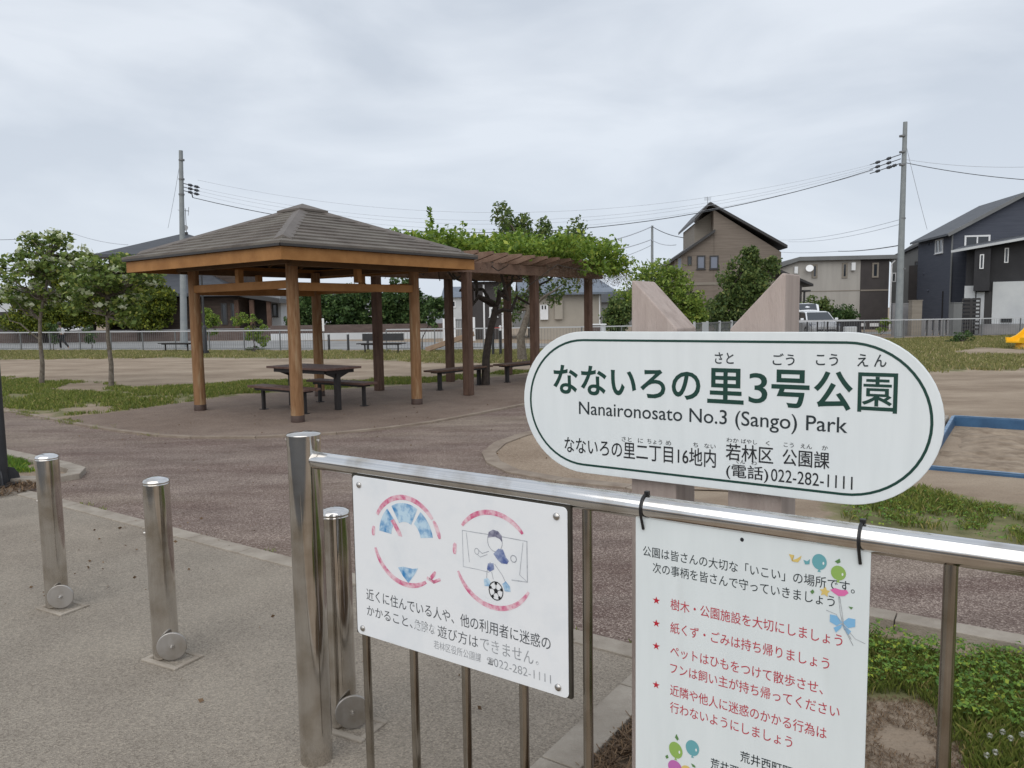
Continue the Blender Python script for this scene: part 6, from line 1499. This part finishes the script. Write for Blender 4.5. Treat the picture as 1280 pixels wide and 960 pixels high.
F.panel(gb, 'meter_box', 693, 375, 703, 399, 'beige_warm', 0, 0.20)
mb = MB(); mb.tube([F.P(aR - .1, -.02, .08), F.P(aR - .1, zw - .1, .08)], 0.04, 8); mb.build('downpipe', M['white_paint'], gb)
F3 = Facade(at(738, 405, 37), (1, 0, 0)); q0 = F3.hit(739, 406.5); q1 = F3.hit(757, 416)
t = thing('gate_pillar', 'short brick pillar with a white cap beside the beige garage', 'pillar', F3.P(q0[0], 0, -.2)); mb = MB(); F3.slab(mb, q0[0], q1[0] - .25, -.03, q0[1], -.4, 0); mb.build('shaft', M['brownwall'], t); mb = MB(); F3.slab(mb, q1[0] - .247, q1[0], -.03, q0[1], -.4, 0); mb.build('side', M['white_wall'], t); mb = MB(); F3.slab(mb, q0[0] - .04, q1[0] + .04, q0[1], q0[1] + .06, -.44, .04); mb.build('coping', M['white_paint'], t)
# dark cottage with a white framed window behind the wisteria trunk
F = Facade(at(594, 405, 46.0), np.array([1.0, 0.0, 0]))
dc = thing('dark_cottage', 'dark grey house with a small white framed window behind the wisteria trunk', 'house', F.p0)
aL = F.hit(586, 390)[0]; aR = F.hit(629, 390)[0]; zw = F.hit(610, 352)[1]
MB().prism([F.P(aL, -.05), F.P(aR, -.05), F.P(aR, zw), F.P(aL, zw)], F.n * -6).build('wall', M['umber'], dc)
mb = MB(); roof_slab(mb, [F.P(aL - .4, zw + .2, .5), F.P(aR + .4, zw + .2, .5), F.P(aR + .4, zw + .9, -6), F.P(aL - .4, zw + .9, -6)], .19); mb.build('roof', M['tile_roof'], dc)
F.window(dc, 611.5, 384, 622, 396, 0.12, 'white_paint', 'glass'); 
for x in (605, 628): F.panel(dc, 'corner_post', x - 1.5, 356, x + 1.5, 410, 'white_paint', 0, .12, 0)
F3 = Facade(at(553, 405, 44), (1, 0, 0)); q0 = F3.hit(552, 397); q1 = F3.hit(594, 412)
t = thing('white_fence', 'tall white panel fence behind the pergola posts', 'fence', F3.P(q0[0], 0, 0))
for x in (555, 567.5, 580, 592): a = F3.hit(x, 400)[0]; mb = MB(); F3.slab(mb, a - .08, a + .08, -.03, q0[1], -.1, .04); mb.build('post', M['white_paint'], t)
mb = MB()
for i in range(18): a = q0[0] + .2 + (q1[0] - q0[0] - .3) * i / 18; F3.slab(mb, a, a + .06, .1, q0[1] - .15, -.06, -.03)
F3.slab(mb, q0[0] + .1, q1[0] - .1, q0[1] - .2, q0[1] - .1, -.07, -.1); mb.build('slat_panel', M['fence_grey'], t)
# pale far houses closing the gaps
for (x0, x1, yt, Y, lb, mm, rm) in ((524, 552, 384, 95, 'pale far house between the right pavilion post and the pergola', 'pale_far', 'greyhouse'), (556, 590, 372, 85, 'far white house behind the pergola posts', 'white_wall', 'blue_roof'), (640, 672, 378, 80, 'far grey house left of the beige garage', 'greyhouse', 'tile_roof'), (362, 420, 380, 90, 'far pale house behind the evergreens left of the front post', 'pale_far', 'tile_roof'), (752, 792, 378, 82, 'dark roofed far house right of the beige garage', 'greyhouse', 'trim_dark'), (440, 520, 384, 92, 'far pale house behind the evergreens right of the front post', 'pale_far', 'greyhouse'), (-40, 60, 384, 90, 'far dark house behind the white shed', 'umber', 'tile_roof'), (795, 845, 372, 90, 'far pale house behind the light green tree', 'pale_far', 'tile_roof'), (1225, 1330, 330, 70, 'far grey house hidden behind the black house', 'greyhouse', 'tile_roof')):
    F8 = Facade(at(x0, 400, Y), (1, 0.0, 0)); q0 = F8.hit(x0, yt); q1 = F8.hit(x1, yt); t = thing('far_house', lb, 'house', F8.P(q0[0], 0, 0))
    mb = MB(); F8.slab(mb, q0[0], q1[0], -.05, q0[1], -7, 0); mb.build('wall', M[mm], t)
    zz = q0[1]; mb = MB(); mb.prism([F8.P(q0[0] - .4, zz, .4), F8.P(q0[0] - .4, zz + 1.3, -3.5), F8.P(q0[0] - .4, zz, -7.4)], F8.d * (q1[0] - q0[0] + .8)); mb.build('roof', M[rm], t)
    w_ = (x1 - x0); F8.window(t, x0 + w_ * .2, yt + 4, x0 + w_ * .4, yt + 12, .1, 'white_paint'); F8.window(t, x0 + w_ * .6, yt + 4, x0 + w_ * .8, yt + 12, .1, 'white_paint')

# ------------------------------------------------------------------ silver gate and black fence by the lane
gb0, gb1 = gp(868, 418.5), gp(902, 421.5); 
gb0 = at(868, 416, 33.5) * [1, 1, 0]; gb1 = at(942, 413, 37.5) * [1, 1, 0]
t = thing('folding_gate', 'silver folding gate between the two sign pillars', 'gate', gb0)
d = (gb1 - gb0); L = np.linalg.norm(d); d /= L
n = 5
for i in range(n):
    p = gb0 + d * L * i / n; q_ = gb0 + d * L * (i + 1) / n
    mb = MB().beam(p + [0, 0, .98], q_ + [0, 0, .98], .05, .06).beam(p + [0, 0, .12], q_ + [0, 0, .12], .05, .06)
    for j in range(1, 9): c = p + (q_ - p) * j / 9; mb.box(c + [0, 0, .55], (.03, .03, .8), d)
    mb.build('gate_panel', M['fence_grey'], t)
    MB().box(p + [0, 0, .52], (.08, .08, 1.08), d).build('post', M['fence_white'], t)
MB().box(gb0 + d * .95 + N * .05 + [0, 0, .55], (.55, .04, .95), d).build('shield_panel', M['fence_white'], t)
p, q_ = at(996, 410, 38.6) * [1, 1, 0], at(1073, 410, 38.6) * [1, 1, 0]
t = thing('black_fence', 'black bar fence with a pale top rail in front of the white hatchback', 'fence', p); d = (q_ - p) / np.linalg.norm(q_ - p); L = np.linalg.norm(q_ - p)
n = 6
for i in range(n):
    a = p + d * L * i / n; b = p + d * L * (i + 1) / n; mb = MB()
    for j in range(1, 13): c = a + (b - a) * j / 13; mb.box(c + [0, 0, .46], (.018, .018, .82), d)
    mb.build('bar_panel', M['lamp_black'], t); MB().box(a + [0, 0, .46], (.05, .05, .92), d).build('post', M['lamp_black'], t)
    MB().beam(a + [0, 0, .945], b + [0, 0, .945], .05, .05).build('top_rail', M['fence_white'], t)
F3 = Facade(at(1057, 405, 38), (1, 0, 0)); q0 = F3.hit(1057, 408.5); q1 = F3.hit(1071.5, 418); t = thing('stone_block', 'low pale stone block at the foot of the black fence', 'block', F3.P(q0[0], 0, 0)); mb = MB(); F3.slab(mb, q0[0], q1[0], -.03, q0[1], -.3, 0); mb.build('block', M['white_wall'], t, bevel=.03)
F3 = Facade(at(1047, 405, 46), (1, 0, 0)); q0 = F3.hit(1024, 402); q1 = F3.hit(1076, 418); t = thing('hedge_wall', 'dark boundary wall behind the black fence', 'wall', F3.P(q0[0], 0, 0)); mb = MB(); F3.slab(mb, q0[0], q1[0], -.03, q0[1], -.2, 0); mb.build('wall', M['black_siding'], t); mb = MB(); F3.slab(mb, q0[0], q1[0], q0[1], q0[1] + .05, -.24, .04); mb.build('coping', M['umber'], t)

# ------------------------------------------------------------------ cars
def ring(x, w, z0, z1, r=0.12):
    P = []
    for (y, z) in ((-w, z0 + r), (-w, z1 - r), (-w + r, z1), (w - r, z1), (w, z1 - r), (w, z0 + r), (w - r, z0), (-w + r, z0)): P.append((x, y, z))
    return P
def car(label, loc, rz, hatch=False, group=None):
    t = thing('parked_car', label, 'car', loc, group, rz)
    def loft(rings):
        V = [p for r_ in rings for p in r_]; k = len(rings[0]); F_ = []
        for i in range(len(rings) - 1):
            for j in range(k): F_.append((i * k + j, i * k + (j + 1) % k, (i + 1) * k + (j + 1) % k, (i + 1) * k + j))
        F_ += [tuple(range(k - 1, -1, -1)), tuple((len(rings) - 1) * k + j for j in range(k))]; return MB().add(V, F_)
    # front looks along +x
    loft([ring(2.02, .62, .28, .58, .1), ring(1.90, .74, .22, .68), ring(1.5, .82, .2, .80), ring(.9, .84, .2, .88), ring(-1.6, .84, .2, .92), ring(-1.86, .80, .24, .92), ring(-1.95, .72, .32, .86)]).build('body', M['carpaint'], t, smooth=True, world=False)
    g = [(1.02, .74, .885), (.28, .60, 1.34), (-.2, .60, 1.40), (-1.25, .60, 1.38), (-1.80, .72, .915)]
    # roof and pillars: slim shell over glass
    loft([[(x, -w, .80), (x, -w, z), (x, w, z), (x, w, .80)] for x, w, z in ((1.02, .745, .886), (.30, .615, 1.335), (-.3, .61, 1.40), (-1.25, .61, 1.38), (-1.82, .73, .92))]).build('cabin', M['carpaint'], t, smooth=True, world=False)
    def quad(name, pts, m, parent=t, out=(0, 0, 0)):
        mb = MB(); mb.prism([np.array(p) for p in pts], out); return mb.build(name, m, parent, world=False)
    quad('windscreen', [(1.0, -.68, .915), (1.0, .68, .915), (.34, .55, 1.325), (.34, -.55, 1.325)], M['glass'], out=(.022, 0, .022))
    for s_ in (-1, 1):
        quad('side_window', [(.80, s_ * .722, .94), (-.42, s_ * .722, .94), (-.42, s_ * .618, 1.34), (.30, s_ * .622, 1.30)], M['glass'], out=(0, s_ * .02, .008))
        quad('side_window', [(-.50, s_ * .722, .94), (-1.45, s_ * .722, .96), (-1.15, s_ * .622, 1.33), (-.50, s_ * .618, 1.34)], M['glass'], out=(0, s_ * .02, .008))
        for x in (1.25, -1.22):
            w = MB().lathe([(.0, -.1), (.29, -.1), (.30, -.07), (.30, .07), (.29, .1), (0, .1)], (x, s_ * .76, .30), 22, (0, 1, 0)).build('wheel', M['rubber'], t, world=False)
            MB().lathe([(.19, .0), (.18, .012), (0, .02)], (x, s_ * (.862), .30), 16, (0, s_, 0)).build('rim', M['steel_disc'], w, world=False)
        MB().box((.72, s_ * .90, .98), (.10, .16, .12)).build('mirror', M['carpaint'], t, bevel=.02, world=False)
        quad('headlight', [(1.93, s_ * .46, .60), (1.80, s_ * .74, .62), (1.62, s_ * .80, .74), (1.84, s_ * .50, .705)], M['glass_pale'], out=(.03, s_ * .02, .01))
    quad('grille', [(1.99, -.5, .36), (1.99, .5, .36), (2.0, .46, .46), (2.0, -.46, .46)], M['rubber'], out=(.04, 0, 0))
    MB().box((2.05, 0, .52), (.015, .33, .13)).build('number_plate', M['white_paint'], t, world=False)
    if hatch:
        # tailgate swung up from the rear roof edge
        a = R(30); h = np.array([-1.28, 0, 1.39]); dd = np.array([-math.cos(a), 0, math.sin(a)]); uu = np.array([math.sin(a), 0, math.cos(a)])
        V = []
        for s_, w, lift in ((0, .58, 0), (.35, .64, .035), (.70, .70, .02), (.95, .66, -.06)):
            for y in (-w, -w * .6, 0, w * .6, w): V.append(h + dd * s_ + uu * (lift + .05 * (1 - (y / w) ** 2)) + np.array([0, y, 0]))
        n_ = len(V); V2 = [v - uu * .05 for v in V]; F_ = []
        for i in range(3):
            for j in range(4):
                q = (i * 5 + j, i * 5 + j + 1, (i + 1) * 5 + j + 1, (i + 1) * 5 + j); F_.append(q); F_.append(tuple(n_ + k for k in q[::-1]))
        for i in range(3): F_ += [(i * 5, (i + 1) * 5, n_ + (i + 1) * 5, n_ + i * 5), (i * 5 + 4, n_ + i * 5 + 4, n_ + (i + 1) * 5 + 4, (i + 1) * 5 + 4)]
        for j in range(4): F_ += [(j, n_ + j, n_ + j + 1, j + 1), (15 + j, 16 + j, n_ + 16 + j, n_ + 15 + j)]
        o = MB().add(V + V2, F_).build('tailgate', M['carpaint'], t, smooth=True, world=False)
        quad('rear_window', [h + dd * .10 + np.array([0, -.47, -.0]) + uu * .075, h + dd * .10 + np.array([0, .47, 0]) + uu * .075, h + dd * .72 + np.array([0, .55, 0]) + uu * .082, h + dd * .72 + np.array([0, -.55, 0]) + uu * .082], M['glass'], o, out=-uu * .05)
    return t
cp = at(1019, 400, 42.0)
car('white hatchback with its tailgate raised behind the black fence', (cp[0], cp[1], 0), math.atan2(-cp[1], -cp[0]) + R(16), True)
cp = at(76, 400, 58.5)
car('white car half hidden behind the clipped trees and fence on the left', (cp[0], cp[1], 0), R(178))

# ------------------------------------------------------------------ walking person beyond the fence
pp = np.array([gp(78, 437)[0], 39.9, 0.0]); pp[0] = at(78, 430, 39.9)[0]
per = thing('person', 'person walking beyond the left fence in a white top and black trousers', 'person', pp)
HS = 0.80
def skin_mesh(name, verts, edges, radii, m, parent, root=0):
    me = bpy.data.meshes.new(name); me.from_pydata([tuple(v) for v in verts], edges, []); me.update()
    o = bpy.data.objects.new(name, me); COL.objects.link(o); o.parent = parent
    o.modifiers.new('skin', 'SKIN'); o.modifiers.new('sub', 'SUBSURF').levels = 1; o.modifiers['sub'].render_levels = 1
    for i, r in enumerate(radii):
        sv = me.skin_vertices[0].data[i]; sv.radius = (r, r) if not isinstance(r, tuple) else r; sv.use_root = (i == root)
    me.materials.append(m); return o
S = lambda *p: tuple(HS * c for c in p)
# walking to the left of the picture (-x), leaning a little forward
bv = [S(0, 0, .92), S(-.03, 0, 1.12), S(-.07, 0, 1.38), S(-.11, 0, 1.48), S(-.14, 0, 1.60), S(-.15, 0, 1.70),
      S(0, .09, .88), S(-.20, .10, .50), S(-.16, .10, .08), S(-.28, .10, .04), S(.02, -.09, .88), S(.20, -.10, .50), S(.46, -.10, .16), S(.42, -.10, .06),
      S(-.06, .18, 1.38), S(.06, .22, 1.12), S(-.06, .22, .92), S(-.08, -.18, 1.38), S(-.14, -.22, 1.12), S(-.30, -.20, .98)]
be2 = [(0, 1), (1, 2), (2, 3), (3, 4), (4, 5), (0, 6), (6, 7), (7, 8), (8, 9), (0, 10), (10, 11), (11, 12), (12, 13), (2, 14), (14, 15), (15, 16), (2, 17), (17, 18), (18, 19)]
br = [HS * r for r in (.12, .115, .13, .055, .10, .085, .085, .062, .042, .035, .085, .062, .042, .035, .055, .042, .035, .055, .042, .035)]
skin_mesh('body', bv, be2, br, M['skin'], per)
tv = [bv[i] for i in (0, 1, 2, 14, 15, 17, 18)]; te = [(0, 1), (1, 2), (2, 3), (3, 4), (2, 5), (5, 6)]
skin_mesh('white_top', tv, te, [HS * r for r in (.145, .14, .155, .08, .062, .08, .062)], M['cloth_white'], per)
tv = [bv[i] for i in (0, 6, 7, 8, 10, 11, 12)]; te = [(0, 1), (1, 2), (2, 3), (0, 4), (4, 5), (5, 6)]
skin_mesh('black_trousers', tv, te, [HS * r for r in (.135, .105, .082, .06, .105, .082, .06)], M['cloth_black'], per)
MB().lathe([(0, .115), (.07, .10), (.105, .03), (.10, -.04), (.08, -.06)][::-1], np.array(S(-.12, 0, 1.68)), 14, (.25, 0, 1)).build('hair', M['hair'], per, smooth=True, world=False)
for i, dx in ((9, -.02), (13, -.05)):
    c = np.array(bv[i]); MB().box(c + [dx, 0, -.005], (.20, .08, .07)).build('shoe', M['cloth_white'], per, bevel=.02, world=False)

# ------------------------------------------------------------------ utility poles and wires
def upole(label, base, ztop, r0, r1, top=None):
    t = thing('utility_pole', label, 'utility pole', base, None); base = np.array(base, float)
    n = 8; mb = MB(); axv = np.array([0, 0, 1.0]) if top is None else (np.array(top) - base) / ztop; mb.lathe([(r0 + (r1 - r0) * k / n, -0.05 + (ztop + .05) * k / n) for k in range(n + 1)], base, 18, axv); mb.build('shaft', M['pole'], t, smooth=True)
    return t, base
PB = at(1123, 415, 38.9) * [1, 1, 0]; PTz = at(1129, 152.5, 38.9)[2]
PL = at(230, 430, 41.0) * [1, 1, 0]; PLz = at(226, 188, 41.0)[2]
pr_, _ = upole('concrete utility pole standing in the grass on the right', PB, PTz, .19, .10)
pl_, _ = upole('concrete utility pole rising behind the left end of the pavilion roof', PL, PLz, .19, .10, at(226, 188, 41.0))
PM = at(815, 400, 74.0) * [1, 1, 0]; pm_, _ = upole('thin distant utility pole left of the brown gabled house', PM, at(815, 282, 74)[2], .17, .11)
def insul(root, p, d, L=0.9, n=3):
    p = np.array(p, float); d = np.array(d, float) / np.linalg.norm(d)
    mb = MB().tube([p, p + d * L], 0.022, 6)
    a = L * .42
    for k in range(2):
        s = L * (.30 + .36 * k); mb.lathe([(.03, s), (.075, s + .03), (.06, s + .09), (.085, s + .12), (.06, s + .2), (.03, s + .24)], p, 8, d)
    mb.build('insulator', M['cable'], root)
for k, py in enumerate((192, 197.5, 203)):
    insul(pr_, at(1126, py + 1, 38.9), at(1092, py + 12.5, 39.4) - at(1126, py + 1, 38.9), 1.45)
insul(pr_, at(1126, 204, 38.9), at(1112, 209, 39) - at(1126, 204, 38.9), .65)
for k, py in enumerate((229, 233.5, 238)): insul(pl_, at(228.5, py, 41), at(248, py + 5, 41.3) - at(228.5, py, 41), .85)
mb = MB(); mb.tube([at(239.5, 241, 41), at(241, 247, 41)], .03, 6); mb.build('clamp', M['cable'], pl_)
for root, px, Y, ys in ((pr_, 1128, 38.9, (170, 190, 206, 273, 336)), (pl_, 227, 41, (200, 224, 243))):
    for y in ys: MB().lathe([(.15, -.04), (.15, .04)], at(px, y, Y), 14).build('pole_band', M['fence_grey'], root)
def wire(label, p0, p1, sag, r, m, n=28, group=None):
    p0, p1 = np.array(p0), np.array(p1); pts = []
    for i in range(n + 1):
        t = i / n; q = p0 + (p1 - p0) * t; q[2] -= sag * 4 * t * (1 - t); pts.append(q)
    o = MB().tube(pts, r, 6).build('power_cable', m, None, smooth=True); tag(o, label, 'cable', group or 'overhead cables'); return o
PXm = 38 / FPX
wire('heavy black cable sagging between the two near utility poles', at(241, 247, 41), at(1091, 212, 39.4), 2.45, .020, M['cable'])
for i, (y0, y1, sg, lb) in enumerate(((225, 205, 2.05, 'topmost thin wire between the two near poles'), (234.5, 207.5, 2.2, 'second thin wire between the two near poles'), (238.5, 210, 2.25, 'third thin wire between the two near poles'), (243, 213, 2.35, 'lowest thin wire between the two near poles'))):
    wire(lb, at(247, y0, 41.3), at(1092, y1, 39.4), sg, .0075, M['cable_thin'])
wire('black cable leaving the right pole toward the right frame edge', at(1130, 203, 38.9), at(1320, 227, 36), .15, .018, M['cable'])
wire('thin upper wire leaving the right pole toward the right', at(1130, 199, 38.9), at(1320, 207, 36), .2, .010, M['cable_thin'])
wire('guy wire from the top of the right pole down to the navy house', at(1130, 170, 38.9), at(1159, 287, 43), .1, .010, M['cable_thin'])
wire('guy wire from the top of the left pole toward the tiled roof', at(225.5, 200, 41), at(210, 285, 52), .1, .010, M['cable_thin'])
wire('faint wire crossing behind the right pole to the navy house', at(1130, 273, 38.9), at(975, 300, 70), .3, .012, M['cable_thin'])
wire('faint lower wire left of the right pole above the beige house', at(1126, 280, 38.9), at(985, 302, 70), .3, .012, M['cable_thin'])
wire('bundled cable above the beige house roof', at(1128, 306, 39), at(1048, 314, 60), .1, .028, M['cable'])
wire('thin cable continuing left from the bundled cable', at(1048, 314, 60), at(975, 315, 75), .1, .02, M['cable_thin'])
wire('spiral cable from the distant pole down to the left', at(815, 283, 74), at(700, 307, 66), .5, .05, M['cable_thin'])
wire('lower spiral cable left of the distant pole', at(815, 299, 74), at(730, 316, 66), .3, .04, M['cable_thin'])
wire('lowest dotted cable left of the distant pole', at(815, 306, 74), at(735, 330, 66), .3, .03, M['cable_thin'])
wire('double cable from the distant pole toward the brown house', at(815, 283, 74), at(870, 298, 60), .3, .032, M['cable'])
wire('second cable from the distant pole toward the brown house', at(815, 300, 74), at(845, 306, 62), .2, .03, M['cable_thin'])
wire('wire at the far left running above the flowering trees', at(-40, 299, 60), at(92, 292, 56), .2, .018, M['cable'])
wire('thin wire from above the flowering trees toward the tiled house', at(92, 292, 56), at(160, 306, 54), .15, .02, M['cable_thin'])
wire('thin far wire crossing the sky at the far left edge', at(-40, 337, 60), at(40, 338, 60), .1, .02, M['cable_thin'])

# ------------------------------------------------------------------ litter and weeds along the kerbs
def kerb_weeds(name, pts, dens, h, label, seed, spread=0.03):
    rg = np.random.default_rng(seed); out = []
    for a, b in zip(pts[:-1], pts[1:]):
        a = np.array(a[:2]); b = np.array(b[:2]); L = np.linalg.norm(b - a); k = int(L * dens)
        t = rg.random(k); q = a + (b - a) * t[:, None] + rg.normal(0, spread, (k, 2)); out.append(q)
    P = np.concatenate(out); P = P[pnoise(P, 1.7, seed) + 0.4 * pnoise(P, 6.0, seed) > 0.12]
    k = len(P); hh = h * (0.3 + rg.random(k)); a = rg.random(k) * 6.28; d = np.stack([np.cos(a), np.sin(a)], 1); le = rg.normal(0, .6, (k, 2)) * hh[:, None]
    V = np.zeros((k, 4, 3)); w = 0.0025
    V[:, 0, :2] = P - d * w; V[:, 1, :2] = P + d * w; V[:, 2, :2] = P + le * .5 + d * w; V[:, 3, :2] = P + le; V[:, 2, 2] = hh * .6; V[:, 3, 2] = hh
    tag(rawmesh(name, V.reshape(-1, 3), 4, M['grass']), label, 'weeds', kind='stuff')
kerb_weeds('weeds', [sm(-8, 1.48), sm(0.6, 1.48)], 260, 0.022, 'tiny weeds along the joint between grey paving and red path', 81, 0.012)
kerb_weeds('weeds', [(p[0] - .05, p[1] + .06) for p in PATHTOP[1:6]], 700, 0.05, 'weeds along the kerb between the lawn and the path on the left', 82, 0.06)
kerb_weeds('weeds', [sm(0.80, 1.5), sm(0.82, 2.3)], 500, 0.04, 'weeds beside the kerb hidden behind the notice', 83, 0.03)
rg = np.random.default_rng(84); P = np.concatenate([sm(0, 0)[:2] + np.outer(rg.uniform(-4.5, 0.55, 90), U[:2]) - np.outer(rg.uniform(0.0, 1.9, 90), N[:2]), np.stack([rg.uniform(-6, .5, 160), rg.uniform(9.5, 14.5, 160)], 1), np.stack([rg.uniform(-5, 1, 120), rg.uniform(4.5, 9.5, 120)], 1)])
Z = np.full((len(P), 1), 0.006)
tag(rawmesh('leaf_litter', leaf_quads(np.concatenate([P, Z], 1), 0.022, rg, 0.93, 0), 4, M['straw']), 'small fallen leaves scattered over the paving and path', 'leaf litter', kind='stuff')
# tiny yellow flowers in the clover
P = np.array(CL).min(0) + rg.random((900, 2)) * np.ptp(np.array(CL), axis=0); P = P[pip(P, CL)]; P = P[pnoise(P, 2.0, 5) > -0.1]
Z = 0.05 + 0.05 * rg.random((len(P), 1))
tag(rawmesh('yellow_flowers', leaf_quads(np.concatenate([P, Z], 1), 0.011, rg, 0.8, 0, 1.0), 4, leafmat('yellow_petals', (0.50, 0.44, 0.03), (0.66, 0.60, 0.06), 0.2)), 'tiny yellow flowers dotted through the clover by the right kerb', 'flowers', kind='stuff')

# straw and crumbs on the bare soil behind the railing
P = np.array(BEDBARE).min(0) + rg.random((5200, 2)) * np.ptp(np.array(BEDBARE), axis=0); P = P[pdist(P, BEDBARE) + pip(P, BEDBARE) * 1.0 > 0]; P = P[pip(P, BEDBARE) | (pdist(P, BEDBARE) < 0.12)]
P = P[pnoise(P, 3.5, 6) > -0.25]
k = len(P); a = rg.random(k) * 6.28; d = np.stack([np.cos(a), np.sin(a)], 1) * (0.006 + 0.022 * rg.random(k) ** 2)[:, None]; e = np.stack([-np.sin(a), np.cos(a)], 1) * 0.0014
V = np.zeros((k, 4, 3)); V[:, 0, :2] = P - e; V[:, 1, :2] = P + e; V[:, 2, :2] = P + d + e; V[:, 3, :2] = P + d - e; V[:, :2, 2] = -0.012; V[:, 2:, 2] = (-0.012 + rg.random(k) * 0.012)[:, None]
tag(rawmesh('dry_grass', V.reshape(-1, 3), 4, M['straw']), 'dry stalks lying on the bare soil right of the rules notice', 'dry grass', kind='stuff')
